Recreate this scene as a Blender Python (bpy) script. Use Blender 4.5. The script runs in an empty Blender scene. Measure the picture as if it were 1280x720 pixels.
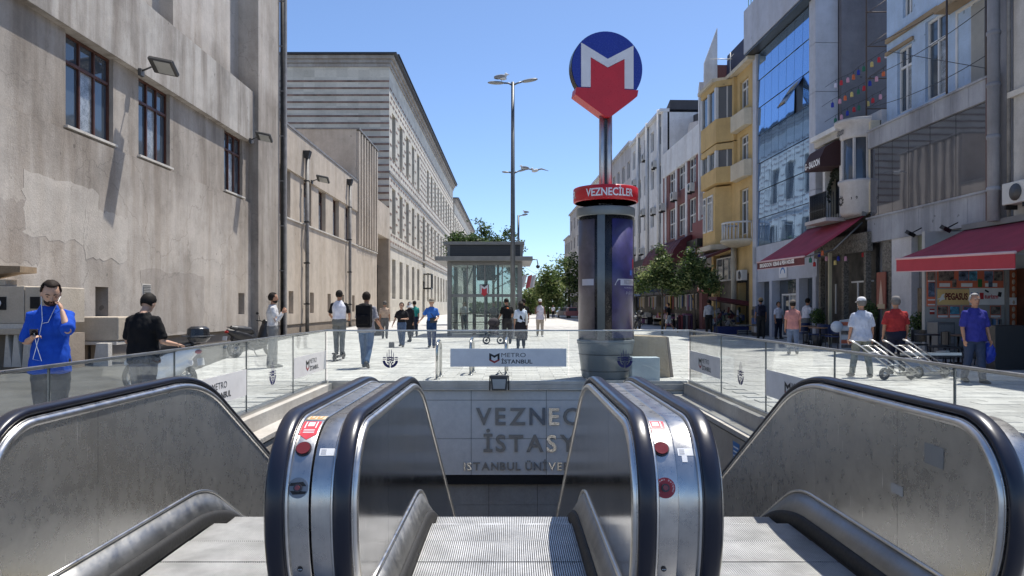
import bpy, bmesh, math, random
from mathutils import Vector, Matrix, noise
from math import sin, cos, pi, sqrt, radians, tan, atan2
random.seed(7)
SC = bpy.context.scene
COL = SC.collection
# ------------------------------------------------ camera
FPX, HZ, EYE = 930.0, 383.0, 1.5
cam_d = bpy.data.cameras.new('camera'); cam = bpy.data.objects.new('camera', cam_d); COL.objects.link(cam)
cam.location = (0, 0, EYE); cam.rotation_euler = (radians(90), 0, 0)
cam_d.sensor_width = 36; cam_d.lens = 36 * FPX / 1280; cam_d.shift_y = (HZ - 360) / 1280
cam_d.clip_start = .05; cam_d.clip_end = 6000
SC.camera = cam
# ------------------------------------------------ sky and sun
SUN = Vector((.25, .27, .93)).normalized()
W = bpy.data.worlds.new('World'); SC.world = W; W.use_nodes = True
nt = W.node_tree; sky = nt.nodes.new('ShaderNodeTexSky'); sky.sky_type = 'NISHITA'; sky.sun_disc = False
sky.sun_elevation = math.asin(SUN.z); sky.sun_rotation = atan2(SUN.x, SUN.y)
sky.altitude = 30; sky.air_density = .65; sky.dust_density = .6; sky.ozone_density = 4
bgn = nt.nodes['Background']; bgn.inputs[1].default_value = .15
tn = nt.nodes.new('ShaderNodeMix'); tn.data_type = 'RGBA'; tn.blend_type = 'MULTIPLY'; tn.inputs[0].default_value = 1
tn.inputs[7].default_value = (.92, .98, 1.02, 1)     # slightly bluer air than the default sky
nt.links.new(sky.outputs[0], tn.inputs[6]); nt.links.new(tn.outputs[2], bgn.inputs[0])
sl = bpy.data.lights.new('sun', 'SUN'); sl.energy = 4.9; sl.angle = radians(.53); sl.color = (1, .95, .87)
so = bpy.data.objects.new('sun', sl); COL.objects.link(so); so.location = (20, 20, 60)
so.rotation_euler = SUN.to_track_quat('Z', 'Y').to_euler()
SC.view_settings.view_transform = 'Standard'; SC.view_settings.look = 'None'
SC.view_settings.exposure = .5; SC.view_settings.gamma = 1
SC.cycles.use_denoising = True; SC.cycles.max_bounces = 8; SC.cycles.transparent_max_bounces = 24
SC.cycles.diffuse_bounces = 3; SC.cycles.glossy_bounces = 4
SC.cycles.sample_clamp_indirect = 6; SC.cycles.caustics_reflective = False; SC.cycles.caustics_refractive = False

def WX(px, Y): return (px - 640) * Y / FPX
def WZ(py, Y): return EYE - (py - HZ) * Y / FPX

# ------------------------------------------------ materials
def srgb(r, g, b):
    f = lambda c: (c / 255 / 12.92) if c / 255 <= .04045 else ((c / 255 + .055) / 1.055) ** 2.4
    return (f(r), f(g), f(b))
MATS = {}
def new_mat(name):
    m = bpy.data.materials.new(name); m.use_nodes = True
    n = m.node_tree.nodes; l = m.node_tree.links
    return m, n, l, n['Principled BSDF']
def coords(n, l, scale=(1, 1, 1), world=True):
    if world:
        g = n.new('ShaderNodeNewGeometry'); src = g.outputs['Position']
    else:
        g = n.new('ShaderNodeTexCoord'); src = g.outputs['Object']
    mp = n.new('ShaderNodeMapping'); mp.inputs['Scale'].default_value = scale
    l.new(src, mp.inputs[0]); return mp.outputs[0]
def noise_tex(n, l, vec, scale, detail=5, rough=.6):
    t = n.new('ShaderNodeTexNoise'); t.inputs['Scale'].default_value = scale
    t.inputs['Detail'].default_value = detail; t.inputs['Roughness'].default_value = rough
    l.new(vec, t.inputs['Vector']); return t.outputs['Fac']
def ramp(n, l, fac, stops):
    r = n.new('ShaderNodeValToRGB'); e = r.color_ramp.elements
    while len(e) < len(stops): e.new(.5)
    for k, (p, c) in enumerate(stops):
        e[k].position = p; e[k].color = (c, c, c, 1) if not hasattr(c, '__len__') else (*c[:3], 1)
    l.new(fac, r.inputs[0]); return r.outputs[0]
def mul(n, l, a, b, fac=1.0, mode='MULTIPLY'):
    x = n.new('ShaderNodeMix'); x.data_type = 'RGBA'; x.blend_type = mode
    x.inputs[0].default_value = fac
    for s, v in ((x.inputs[6], a), (x.inputs[7], b)):
        if hasattr(v, 'links') or hasattr(v, 'is_output'): l.new(v, s)
        else: s.default_value = (*v[:3], 1)
    return x.outputs[2]
def bump(n, l, bs, fac, strength=.3, dist=.01):
    b = n.new('ShaderNodeBump'); b.inputs['Strength'].default_value = strength; b.inputs['Distance'].default_value = dist
    l.new(fac, b.inputs['Height']); l.new(b.outputs[0], bs.inputs['Normal']); return b
def M(name, col=None, rough=.6, metal=0, var=.15, scale=3, bmp=.15, fine=40, spec=None, world=True, coat=0, emit=0, rvar=.1, tint=None):
    """general procedural surface: base colour with two scales of variation, relief and roughness variation"""
    if name in MATS: return MATS[name]
    m, n, l, bs = new_mat(name)
    v = coords(n, l, world=world)
    a = noise_tex(n, l, v, scale); b = noise_tex(n, l, v, fine, 3)
    lo = tuple(c * (1 - var * 1.6) for c in col); hi = tuple(min(1, c * (1 + var)) for c in col)
    if tint: lo = tuple(lo[i] * tint[i] for i in range(3))
    c = ramp(n, l, a, [(.3, lo), (.7, hi)])
    c = mul(n, l, c, ramp(n, l, b, [(.3, 1 - var * .7), (.7, 1)]))
    l.new(c, bs.inputs['Base Color'])
    rr = ramp(n, l, b, [(.2, max(0, rough - rvar)), (.8, min(1, rough + rvar))])
    l.new(rr, bs.inputs['Roughness'])
    bs.inputs['Metallic'].default_value = metal
    if spec is not None: bs.inputs['Specular IOR Level'].default_value = spec
    if coat: bs.inputs['Coat Weight'].default_value = coat; bs.inputs['Coat Roughness'].default_value = .08
    if emit:
        bs.inputs['Emission Color'].default_value = (*col, 1); bs.inputs['Emission Strength'].default_value = emit
    if bmp: bump(n, l, bs, b, bmp, .01)
    MATS[name] = m; return m

def concrete(name, col, streak=.5, patch=.3, dirt=(.62, .56, .5), zfade=None, fine=.3, crack=.0):
    if name in MATS: return MATS[name]
    m, n, l, bs = new_mat(name)
    v = coords(n, l)
    big = noise_tex(n, l, v, .25, 6, .65); mid = noise_tex(n, l, v, 1.6, 8, .7); fn = noise_tex(n, l, v, 22, 6, .7)
    vs = coords(n, l, (.55, .55, .07)); st = noise_tex(n, l, vs, 1.5, 7, .62)
    vs2 = coords(n, l, (6, 6, .2)); st2 = noise_tex(n, l, vs2, 1.2, 5, .7)
    c = ramp(n, l, big, [(.32, tuple(x * (1 - patch) for x in col)), (.5, col), (.7, tuple(min(1, x * (1 + patch * .35)) for x in col))])
    c = mul(n, l, c, ramp(n, l, st, [(.38, dirt), (.56, (1, 1, 1))]), streak)
    c = mul(n, l, c, ramp(n, l, st2, [(.36, .8), (.5, 1)]), streak * .35)
    c = mul(n, l, c, ramp(n, l, mid, [(.3, .78), (.6, 1.0)]), .7)
    c = mul(n, l, c, ramp(n, l, fn, [(.3, .8), (.6, 1)]), fine * 2)
    cr_ = n.new('ShaderNodeTexVoronoi'); cr_.feature = 'DISTANCE_TO_EDGE'; cr_.inputs['Scale'].default_value = .33
    wv = n.new('ShaderNodeVectorMath'); wv.operation = 'ADD'; nz_ = n.new('ShaderNodeTexNoise'); nz_.inputs['Scale'].default_value = 1.3; nz_.inputs['Detail'].default_value = 6
    l.new(v, nz_.inputs['Vector']); l.new(v, wv.inputs[0]); l.new(nz_.outputs['Color'], wv.inputs[1]); l.new(wv.outputs[0], cr_.inputs['Vector'])
    c = mul(n, l, c, ramp(n, l, cr_.outputs['Distance'], [(0, .55), (.006, 1)]), crack)
    md2 = noise_tex(n, l, v, .7, 9, .75); c = mul(n, l, c, ramp(n, l, md2, [(.40, (.80, .78, .76)), (.47, (1, 1, 1)), (.56, (1, 1, 1)), (.60, (1.12, 1.1, 1.07))]), patch * 1.3)
    sp = noise_tex(n, l, v, 3.1, 2, .5)
    c = mul(n, l, c, ramp(n, l, sp, [(.24, .35), (.262, 1)]), .6)
    if zfade:     # grime that follows a ledge or a drip line: z0..z1 heights in metres
        g = n.new('ShaderNodeSeparateXYZ'); l.new(v, g.inputs[0])
        mr = n.new('ShaderNodeMapRange'); mr.inputs[1].default_value = zfade[0]; mr.inputs[2].default_value = zfade[1]
        l.new(g.outputs[2], mr.inputs[0])
        mm = n.new('ShaderNodeMath'); mm.operation = 'MULTIPLY'; l.new(mr.outputs[0], mm.inputs[0])
        l.new(ramp(n, l, st, [(.35, 1), (.7, .35)]), mm.inputs[1])
        x = n.new('ShaderNodeMix'); x.data_type = 'RGBA'; x.blend_type = 'MULTIPLY'
        l.new(mm.outputs[0], x.inputs[0]); l.new(c, x.inputs[6]); x.inputs[7].default_value = (.55, .53, .51, 1); c = x.outputs[2]
    l.new(c, bs.inputs['Base Color']); bs.inputs['Roughness'].default_value = .9
    bs.inputs['Specular IOR Level'].default_value = .25
    ad = n.new('ShaderNodeMath'); ad.operation = 'ADD'; l.new(fn, ad.inputs[0]); l.new(mid, ad.inputs[1])
    bump(n, l, bs, ad.outputs[0], .5, .02)
    MATS[name] = m; return m

def steel(name, col=(.58, .57, .55), rough=.25, brush=(1, 60, 1), bs_=.06, dirt=.25, scratch=False):
    if name in MATS: return MATS[name]
    m, n, l, bs = new_mat(name)
    v = coords(n, l, brush); br = noise_tex(n, l, v, 8, 4, .6)
    v2 = coords(n, l); d = noise_tex(n, l, v2, 2.2, 7, .65); sm = noise_tex(n, l, v2, 14, 6, .7)
    wv = noise_tex(n, l, v2, .9, 2, .4)
    c = mul(n, l, ramp(n, l, d, [(.3, tuple(x * (1 - dirt) for x in col)), (.65, col)]), ramp(n, l, sm, [(.3, .85), (.6, 1)]), .6)
    c = mul(n, l, c, ramp(n, l, br, [(.3, .9), (.7, 1)]), .6)
    l.new(c, bs.inputs['Base Color']); bs.inputs['Metallic'].default_value = 1
    l.new(ramp(n, l, sm, [(.25, rough * .8), (.7, rough * 1.35)]), bs.inputs['Roughness'])
    if scratch:
        vq = coords(n, l, (1, 26, .8)); sq = noise_tex(n, l, vq, 3, 2, .5); vr = coords(n, l, (1, 1.1, 1.1)); sr = noise_tex(n, l, vr, 2.3, 3, .6)
        a_ = ramp(n, l, sq, [(.70, 0), (.715, 1)]); b_ = ramp(n, l, sr, [(.52, 0), (.6, 1)]); ms = n.new('ShaderNodeMath'); ms.operation = 'MULTIPLY'; l.new(a_, ms.inputs[0]); l.new(b_, ms.inputs[1])
        xx = n.new('ShaderNodeMix'); xx.data_type = 'RGBA'; l.new(ms.outputs[0], xx.inputs[0]); l.new(c, xx.inputs[6]); xx.inputs[7].default_value = (.95, .93, .9, 1); c = xx.outputs[2]; l.new(c, bs.inputs['Base Color'])
        sm2 = noise_tex(n, l, v2, 1.1, 5, .7); rx = mul(n, l, ramp(n, l, sm, [(.25, rough * .8), (.7, rough * 1.35)]), ramp(n, l, sm2, [(.3, .8), (.7, 1.15)])); l.new(rx, bs.inputs['Roughness'])
    ad = n.new('ShaderNodeMath'); ad.operation = 'MULTIPLY_ADD'; l.new(br, ad.inputs[0]); ad.inputs[1].default_value = .03
    w2 = n.new('ShaderNodeMath'); w2.operation = 'MULTIPLY'; l.new(wv, w2.inputs[0]); w2.inputs[1].default_value = .6
    l.new(w2.outputs[0], ad.inputs[2])
    bump(n, l, bs, ad.outputs[0], bs_, .05)
    MATS[name] = m; return m

def glass(name, tint=(.88, .95, .93), dirt=.05, rough=0, refl=1.0):
    """thin pane: see-through with Fresnel reflection and a little dust"""
    if name in MATS: return MATS[name]
    m, n, l, bs = new_mat(name); n.remove(bs); out = n['Material Output']
    tr = n.new('ShaderNodeBsdfTransparent'); tr.inputs[0].default_value = (*tint, 1)
    gl = n.new('ShaderNodeBsdfGlossy'); gl.inputs['Roughness'].default_value = rough
    ge = n.new('ShaderNodeNewGeometry'); dt = n.new('ShaderNodeVectorMath'); dt.operation = 'DOT_PRODUCT'
    l.new(ge.outputs['Incoming'], dt.inputs[0]); l.new(ge.outputs['Normal'], dt.inputs[1])
    def mth(op, a, b=None):
        k = n.new('ShaderNodeMath'); k.operation = op
        for i, q in enumerate((a, b)):
            if q is None: continue
            if hasattr(q, 'links'): l.new(q, k.inputs[i])
            else: k.inputs[i].default_value = q
        return k.outputs[0]
    fres = mth('ADD', mth('MULTIPLY', mth('POWER', mth('SUBTRACT', 1.0, mth('ABSOLUTE', dt.outputs['Value'])), 5.0), .96 * refl), .04 * refl)
    mx = n.new('ShaderNodeMixShader'); l.new(fres, mx.inputs[0]); l.new(tr.outputs[0], mx.inputs[1]); l.new(gl.outputs[0], mx.inputs[2])
    df = n.new('ShaderNodeBsdfDiffuse'); df.inputs[0].default_value = (.75, .77, .75, 1)
    v = coords(n, l); d = noise_tex(n, l, v, 2.5, 6, .7)
    m2 = n.new('ShaderNodeMixShader'); l.new(ramp(n, l, d, [(.3, dirt * .3), (.75, dirt * 1.6)]), m2.inputs[0])
    l.new(mx.outputs[0], m2.inputs[1]); l.new(df.outputs[0], m2.inputs[2]); l.new(m2.outputs[0], out.inputs[0])
    MATS[name] = m; return m
def mirror_glass(name, col, rough=.03, metal=0, wave=.02):
    if name in MATS: return MATS[name]
    m, n, l, bs = new_mat(name)
    bs.inputs['Base Color'].default_value = (*col, 1); bs.inputs['Metallic'].default_value = metal
    bs.inputs['Roughness'].default_value = rough; bs.inputs['IOR'].default_value = 1.7
    v = coords(n, l, (1, 1, .5)); d = noise_tex(n, l, v, .8, 2, .4); bump(n, l, bs, d, wave, .5)
    MATS[name] = m; return m
def tile_mat(name, col, size, var=.2, rough=.8, streak=0):
    """each slab gets its own shade from its position; works for single slabs and joined ones"""
    if name in MATS: return MATS[name]
    m, n, l, bs = new_mat(name)
    g = n.new('ShaderNodeNewGeometry'); dv = n.new('ShaderNodeVectorMath'); dv.operation = 'DIVIDE'
    l.new(g.outputs['Position'], dv.inputs[0]); dv.inputs[1].default_value = size
    fl = n.new('ShaderNodeVectorMath'); fl.operation = 'FLOOR'; l.new(dv.outputs[0], fl.inputs[0])
    wn = n.new('ShaderNodeTexWhiteNoise'); l.new(fl.outputs[0], wn.inputs[0])
    v = coords(n, l); a = noise_tex(n, l, v, .35, 6, .6); b = noise_tex(n, l, v, 9, 8, .75)
    c = ramp(n, l, wn.outputs['Value'], [(0, tuple(x * (1 - var) for x in col)), (1, tuple(min(1, x * (1 + var * .4)) for x in col))])
    c = mul(n, l, c, ramp(n, l, a, [(.3, (.8, .79, .77)), (.6, (1, 1, 1))]), .8)
    c = mul(n, l, c, ramp(n, l, b, [(.3, .8), (.55, 1)]), .7)
    gm = n.new('ShaderNodeTexVoronoi'); gm.inputs['Scale'].default_value = 1.9; gm.inputs['Randomness'].default_value = 1; l.new(v, gm.inputs['Vector'])
    c = mul(n, l, c, ramp(n, l, gm.outputs['Distance'], [(0, .45), (.045, .5), (.06, 1)]), .8 if name == 'paving' else 0)
    st_ = noise_tex(n, l, v, 1.3, 7, .7); c = mul(n, l, c, ramp(n, l, st_, [(.34, (.72, .70, .66)), (.44, (1, 1, 1))]), .7 if name == 'paving' else .3)
    l.new(c, bs.inputs['Base Color']); bs.inputs['Roughness'].default_value = rough
    bump(n, l, bs, b, .35, .006)
    MATS[name] = m; return m
def leaf_mat(name, col, var=.5):
    if name in MATS: return MATS[name]
    m, n, l, bs = new_mat(name)
    v = coords(n, l); a = noise_tex(n, l, v, 1.7, 4, .7); b = noise_tex(n, l, v, 9, 2)
    c = ramp(n, l, a, [(.3, tuple(x * (1 - var) for x in col)), (.7, tuple(x * (1 + var) for x in col))])
    c = mul(n, l, c, ramp(n, l, b, [(.3, (.7, .8, .6)), (.7, (1, 1, 1))]))
    l.new(c, bs.inputs['Base Color']); bs.inputs['Roughness'].default_value = .55
    tl = n.new('ShaderNodeBsdfTranslucent'); l.new(c, tl.inputs[0]); mx = n.new('ShaderNodeMixShader'); mx.inputs[0].default_value = .42
    l.new(bs.outputs[0], mx.inputs[1]); l.new(tl.outputs[0], mx.inputs[2]); l.new(mx.outputs[0], n['Material Output'].inputs[0])
    MATS[name] = m; return m
def P(name, col=None, rough=.5, **k): return M(name, col, rough, var=k.pop('var', .06), bmp=k.pop('bmp', .04), **k)

# ------------------------------------------------ mesh building
OFF = {}
class MB:
    def __init__(s): s.v = []; s.f = []; s.mi = []; s.m = 0; s.sm = []; s.smooth = False
    def add(s, vs, fs):
        b = len(s.v); s.v += [tuple(x) for x in vs]
        for f in fs: s.f.append(tuple(b + i for i in f)); s.mi.append(s.m); s.sm.append(s.smooth)
        return s
    def box(s, x0, x1, y0, y1, z0, z1):
        if x0 > x1: x0, x1 = x1, x0
        if y0 > y1: y0, y1 = y1, y0
        if z0 > z1: z0, z1 = z1, z0
        return s.add([(x0, y0, z0), (x1, y0, z0), (x1, y1, z0), (x0, y1, z0), (x0, y0, z1), (x1, y0, z1), (x1, y1, z1), (x0, y1, z1)],
                     [(0, 3, 2, 1), (4, 5, 6, 7), (0, 1, 5, 4), (1, 2, 6, 5), (2, 3, 7, 6), (3, 0, 4, 7)])
    def obox(s, c, size, rot=(0, 0, 0)):
        R = Matrix.Rotation(rot[2], 3, 'Z') @ Matrix.Rotation(rot[1], 3, 'Y') @ Matrix.Rotation(rot[0], 3, 'X')
        h = Vector(size) / 2; c = Vector(c)
        vs = [c + R @ Vector((sx * h.x, sy * h.y, sz * h.z)) for sz in (-1, 1) for sx, sy in ((-1, -1), (1, -1), (1, 1), (-1, 1))]
        return s.add(vs, [(0, 3, 2, 1), (4, 5, 6, 7), (0, 1, 5, 4), (1, 2, 6, 5), (2, 3, 7, 6), (3, 0, 4, 7)])
    def tube(s, path, r, n=8, cap=True):
        path = [Vector(p) for p in path]; sm = s.smooth; s.smooth = True
        rs = r if hasattr(r, '__len__') else [r] * len(path)
        vs = []; prev = None
        for i, p in enumerate(path):
            t = (path[min(i + 1, len(path) - 1)] - path[max(i - 1, 0)])
            t = t.normalized() if t.length > 1e-9 else Vector((0, 0, 1))
            if prev is None:
                a = Vector((0, 0, 1)) if abs(t.z) < .9 else Vector((1, 0, 0))
                u = t.cross(a).normalized()
            else: u = (prev - t * prev.dot(t)).normalized()
            prev = u; w = t.cross(u)
            for k in range(n): vs.append(p + (u * cos(2 * pi * k / n) + w * sin(2 * pi * k / n)) * rs[i])
        fs = [(i * n + k, i * n + (k + 1) % n, (i + 1) * n + (k + 1) % n, (i + 1) * n + k) for i in range(len(path) - 1) for k in range(n)]
        if cap: fs += [tuple(range(n))[::-1], tuple((len(path) - 1) * n + k for k in range(n))]
        s.add(vs, fs); s.smooth = sm; return s
    def rod(s, a, b, r, n=6): return s.tube([a, b], r, n)
    def lathe(s, prof, c=(0, 0, 0), n=24, a0=0, a1=2 * pi, smooth=True):
        sm = s.smooth; s.smooth = smooth; full = abs(a1 - a0 - 2 * pi) < 1e-6; m = n if full else n + 1
        vs = [(c[0] + r * cos(a0 + (a1 - a0) * k / n), c[1] + r * sin(a0 + (a1 - a0) * k / n), c[2] + z) for r, z in prof for k in range(m)]
        fs = []
        for i in range(len(prof) - 1):
            for k in range(n if full else n):
                k2 = (k + 1) % m if full else k + 1
                fs.append((i * m + k, i * m + k2, (i + 1) * m + k2, (i + 1) * m + k))
        if full:
            if prof[0][0] > 1e-6: fs.append(tuple(range(m))[::-1])
            if prof[-1][0] > 1e-6: fs.append(tuple((len(prof) - 1) * m + k for k in range(m)))
        s.add(vs, fs); s.smooth = sm; return s
    def prism(s, poly, axis, d0, d1):
        """poly in the two other axes (in x,y,z order), extruded along axis from d0 to d1"""
        def P3(p, d): return {'x': (d, p[0], p[1]), 'y': (p[0], d, p[1]), 'z': (p[0], p[1], d)}[axis]
        n = len(poly); vs = [P3(p, d0) for p in poly] + [P3(p, d1) for p in poly]
        return s.add(vs, [tuple(range(n))[::-1], tuple(range(n, 2 * n))] + [(k, (k + 1) % n, n + (k + 1) % n, n + k) for k in range(n)])
    def ell(s, c, r, n=12, m=8, rot=None):
        sm = s.smooth; s.smooth = True; vs = []; fs = []; c = Vector(c)
        r = r if hasattr(r, '__len__') else (r, r, r)
        for i in range(m + 1):
            th = pi * i / m
            for k in range(n):
                p = Vector((r[0] * sin(th) * cos(2 * pi * k / n), r[1] * sin(th) * sin(2 * pi * k / n), r[2] * cos(th)))
                if rot is not None: p = rot @ p
                vs.append(c + p)
        for i in range(m):
            for k in range(n):
                fs.append((i * n + k, (i + 1) * n + k, (i + 1) * n + (k + 1) % n, i * n + (k + 1) % n))
        s.add(vs, fs); s.smooth = sm; return s
    def quad(s, a, b, c, d): return s.add([a, b, c, d], [(0, 1, 2, 3)])
    def build(s, name, mat, parent=None, bevel=0, merge=True, local=True):
        me = bpy.data.meshes.new(name)
        off = OFF.get(parent.name, (0, 0, 0)) if (parent is not None and local) else (0, 0, 0)
        vs = [(v[0] - off[0], v[1] - off[1], v[2] - off[2]) for v in s.v]
        me.from_pydata(vs, [], s.f)
        for mt in (mat if isinstance(mat, (list, tuple)) else [mat]): me.materials.append(mt)
        me.polygons.foreach_set('material_index', s.mi); me.polygons.foreach_set('use_smooth', s.sm)
        bm = bmesh.new(); bm.from_mesh(me)
        if merge: bmesh.ops.remove_doubles(bm, verts=bm.verts, dist=1e-5)
        bmesh.ops.recalc_face_normals(bm, faces=bm.faces); bm.to_mesh(me); bm.free()
        o = bpy.data.objects.new(name, me); COL.objects.link(o)
        if parent is not None: o.parent = parent
        if bevel:
            b = o.modifiers.new('bevel', 'BEVEL'); b.width = bevel; b.segments = 2; b.limit_method = 'ANGLE'; b.angle_limit = radians(40)
            b.harden_normals = False
        if parent is not None and off != (0, 0, 0): OFF[o.name] = off
        return o
def tag(o, label=None, cat=None, group=None, kind=None):
    if label: o['label'] = label
    if cat: o['category'] = cat
    if group: o['group'] = group
    if kind: o['kind'] = kind
    return o
def empty(name, loc=(0, 0, 0), rz=0, label=None, cat=None, group=None):
    o = bpy.data.objects.new(name, None); COL.objects.link(o); o.location = loc; o.rotation_euler = (0, 0, rz)
    o.empty_display_size = .2; return tag(o, label, cat, group)
def site(name, loc, label, cat, group=None, rz=0, off=None):
    """Empty at a thing's base; parts are then written in world (or row) coordinates and shifted"""
    o = empty(name, loc, rz, label, cat, group); OFF[o.name] = tuple(off) if off else tuple(loc); return o
def copy_tree(o, parent=None, props=True):
    c = o.copy(); COL.objects.link(c); c.parent = parent
    for ch in list(o.children): copy_tree(ch, c)
    return c
def inst(src, parent, loc=(0, 0, 0), name=None, rz=None):
    o = bpy.data.objects.new(name or src.name.split('.')[0], src.data); COL.objects.link(o); o.parent = parent; o.location = loc
    if rz is not None: o.rotation_euler = (0, 0, rz)
    for md in src.modifiers:
        b = o.modifiers.new(md.name, md.type)
        if md.type == 'BEVEL': b.width = md.width; b.segments = 2; b.limit_method = 'ANGLE'; b.angle_limit = md.angle_limit
    return o
def wall_grid(mb, a0, a1, z0, z1, y0, y1, holes, axis='x'):
    """wall as boxes round rectangular openings; axis = direction it runs along; y0..y1 its thickness"""
    us = sorted({a0, a1, *[h[0] for h in holes], *[h[1] for h in holes]}); us = [u for u in us if a0 <= u <= a1]
    for i in range(len(us) - 1):
        u0, u1 = us[i], us[i + 1]; mid = (u0 + u1) / 2
        hs = sorted([(max(h[2], z0), min(h[3], z1)) for h in holes if h[0] < mid < h[1]]); z = z0
        for ha, hb in hs + [(z1, z1)]:
            if ha > z + 1e-4:
                if axis == 'x': mb.box(u0, u1, y0, y1, z, ha)
                else: mb.box(y0, y1, u0, u1, z, ha)
            z = max(z, hb)
    return mb
# ------------------------------------------------ lettering
_tc = {}
def text_mesh(s, bold=0.0, ext=.0):
    key = (s, bold, ext)
    if key in _tc: return _tc[key]
    cu = bpy.data.curves.new('t', 'FONT'); cu.body = s; cu.size = 1; cu.offset = bold; cu.extrude = ext; cu.resolution_u = 3
    o = bpy.data.objects.new('t', cu); COL.objects.link(o)
    dg = bpy.context.evaluated_depsgraph_get(); me = bpy.data.meshes.new_from_object(o.evaluated_get(dg))
    vs = [tuple(v.co) for v in me.vertices]; fs = [tuple(p.vertices) for p in me.polygons]
    bpy.data.objects.remove(o); bpy.data.curves.remove(cu); bpy.data.meshes.remove(me)
    _tc[key] = (vs, fs); return vs, fs
CAP = .729
def text(mb, s, origin, right, up, cap, width=None, bold=0, depth=0, align='l', bend=None):
    """adds lettering to mb: cap height in metres, optional total width; depth extrudes towards the reader"""
    vs, fs = text_mesh(s, bold, depth / (cap / .7) / 2 if depth else 0)
    if not vs: return 0
    k = cap / .7; xs = [v[0] for v in vs]; x0, x1 = min(xs), max(xs); kx = k if width is None else width / (x1 - x0)
    w = (x1 - x0) * kx; sh = {'l': 0, 'c': -w / 2, 'r': -w}[align]
    R = Vector(right).normalized(); U = Vector(up).normalized(); N = R.cross(U); O = Vector(origin)
    if bend: out = [bend((v[0] - x0) * kx + sh, v[1] * k, v[2] * k) for v in vs]
    else: out = [O + R * ((v[0] - x0) * kx + sh) + U * (v[1] * k) + N * (v[2] * k) for v in vs]
    mb.add(out, fs); return w
# ================================================= GROUND, PIT
XL, XR, YB, YN = -3.60, 3.44, 14.40, 2.2        # glass lines of the stairwell, back line, near end
m_pave = tile_mat('paving', (.53, .52, .50), (.6, .3, 50), .22)
m_joint = M('joint_sand', (.20, .19, .17), .95, var=.2)
g = MB(); B = 3000
hx0, hx1, hy0, hy1 = XL - .06, XR + .06, -1.0, YB + .06
g.box(-B, hx0, -60, B, -.5, -.012); g.box(hx1, B, -60, B, -.5, -.012); g.box(hx0, hx1, hy1, B, -.5, -.012); g.box(hx0, hx1, -60, hy0, -.5, -.012)
ground = tag(g.build('plaza', m_pave, merge=False), kind='structure')
# paving slabs: the ones that show largest are single parts, the rest is joined
slabs = []
for j in range(8, 190):
    y = j * .3
    for i in range(-24, 26):
        x = i * .6 + (.3 if j % 2 else 0)
        if y > 30 and not (-13 < x < 13): continue
        if x + .6 > hx0 - .12 and x < hx1 + .12 and y < hy1 + .02:
            continue
        if abs(x) > .78 * y + 1 or x < -12.2 or x > 13.4: continue
        slabs.append((y, x))
vis = [s for s in slabs if s[0] > 4.2 and abs(s[1]) < .68 * s[0]]
vis.sort(); near = set(vis[:300])
sm_ = MB(); sm_.box(0, .590, 0, .290, -.02, 0); s0 = sm_.build('paving_slab', m_pave, ground); first = True
rest = MB()
for (y, x) in slabs:
    dz = random.uniform(-.0025, .0025)
    if (y, x) in near:
        o = s0 if first else inst(s0, ground); first = False
        o.location = (x, y, dz); o.rotation_euler = (random.uniform(-.003, .003), random.uniform(-.003, .003), random.uniform(-.002, .002))
    else: rest.box(x, x + .590, y, y + .290, -.02, dz)
tag(rest.build('paving_slabs', m_pave, ground, merge=False), kind='stuff')

# dark asphalt strip along the foot of the left buildings
asp = MB(); pts = [(-12.28, 3), (-5.2, 3), (-5.6, 8), (-6.3, 12), (-7.5, 17.7), (-9.9, 29.7), (-10.7, 37), (-11.4, 50), (-12.28, 62)]
asp.prism(pts, 'z', -.01, .008); tag(asp.build('side_path', M('asphalt', (.075, .072, .066), .9, var=.3, scale=1.2, fine=60, bmp=.4)), kind='structure')
# stairwell shell
m_cope = concrete('coping_stone', (.52, .5, .46), .4, .15)
m_pwall = concrete('pit_stone', (.46, .42, .36), .25, .12, fine=.12)
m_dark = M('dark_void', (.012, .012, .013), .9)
m_ch = steel('rail_steel', (.55, .55, .54), .3, (1, 1, 40))
shell = tag(MB().box(hx0 - .3, hx0 + .02, hy0, hy1, -9, -.05).box(hx1 - .02, hx1 + .3, hy0, hy1, -9, -.05).build('stairwell_shell', m_pwall), kind='structure')
sh = MB(); sh.add([(hx0, 3.5, -1.1), (hx1, 3.5, -1.1), (hx1, 22, -11.8), (hx0, 22, -11.8)], [(0, 1, 2, 3)])
sh.box(hx0, hx1, YB + 1.0, YB + 1.2, -3.4, -.1); sh.box(hx0, hx1, 3.2, 3.3, -2, -.1)
sh.build('stairwell_floor', M('pit_floor', (.42, .41, .39), .8), shell)
lp = MB(); lp.box(hx0, hx1, hy0 - 4, 3.95, -.1, 0); tag(lp.build('landing_floor', steel('floor_plate', (.4, .4, .4), .45)), kind='structure')
for sgn, X, nm in ((-1, XL, 'left'), (1, XR, 'right')):
    c = MB(); c.box(X + sgn * .08, X - sgn * .13, YN, YB + .05, -.2, .02); c.build('coping', m_cope, shell, bevel=.006)
    # pale ledge slabs
    for k in range(10):
        y0 = YN + k * 1.22; y1 = min(y0 + 1.214, YB)
        if y1 <= y0: break
        MB().box(X - sgn * .13, X - sgn * .40, y0, y1, -.26, -.19 + random.uniform(-.002, .002)).build('ledge_slab', m_cope, shell, bevel=.004)
    MB().box(X - sgn * .13, X - sgn * .35, YN, YB, -9, -.27).build('wall_core', m_joint, shell)
    for k in range(9):
        for r, (za, zb) in enumerate(((-1.0, -.29), (-1.9, -1.006), (-2.8, -1.906), (-3.7, -2.806))):
            MB().box(X - sgn * .34, X - sgn * .375, YN + k * 1.36, min(YB, YN + k * 1.36 + 1.353), za, zb).build('wall_panel', m_pwall, shell)
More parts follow.
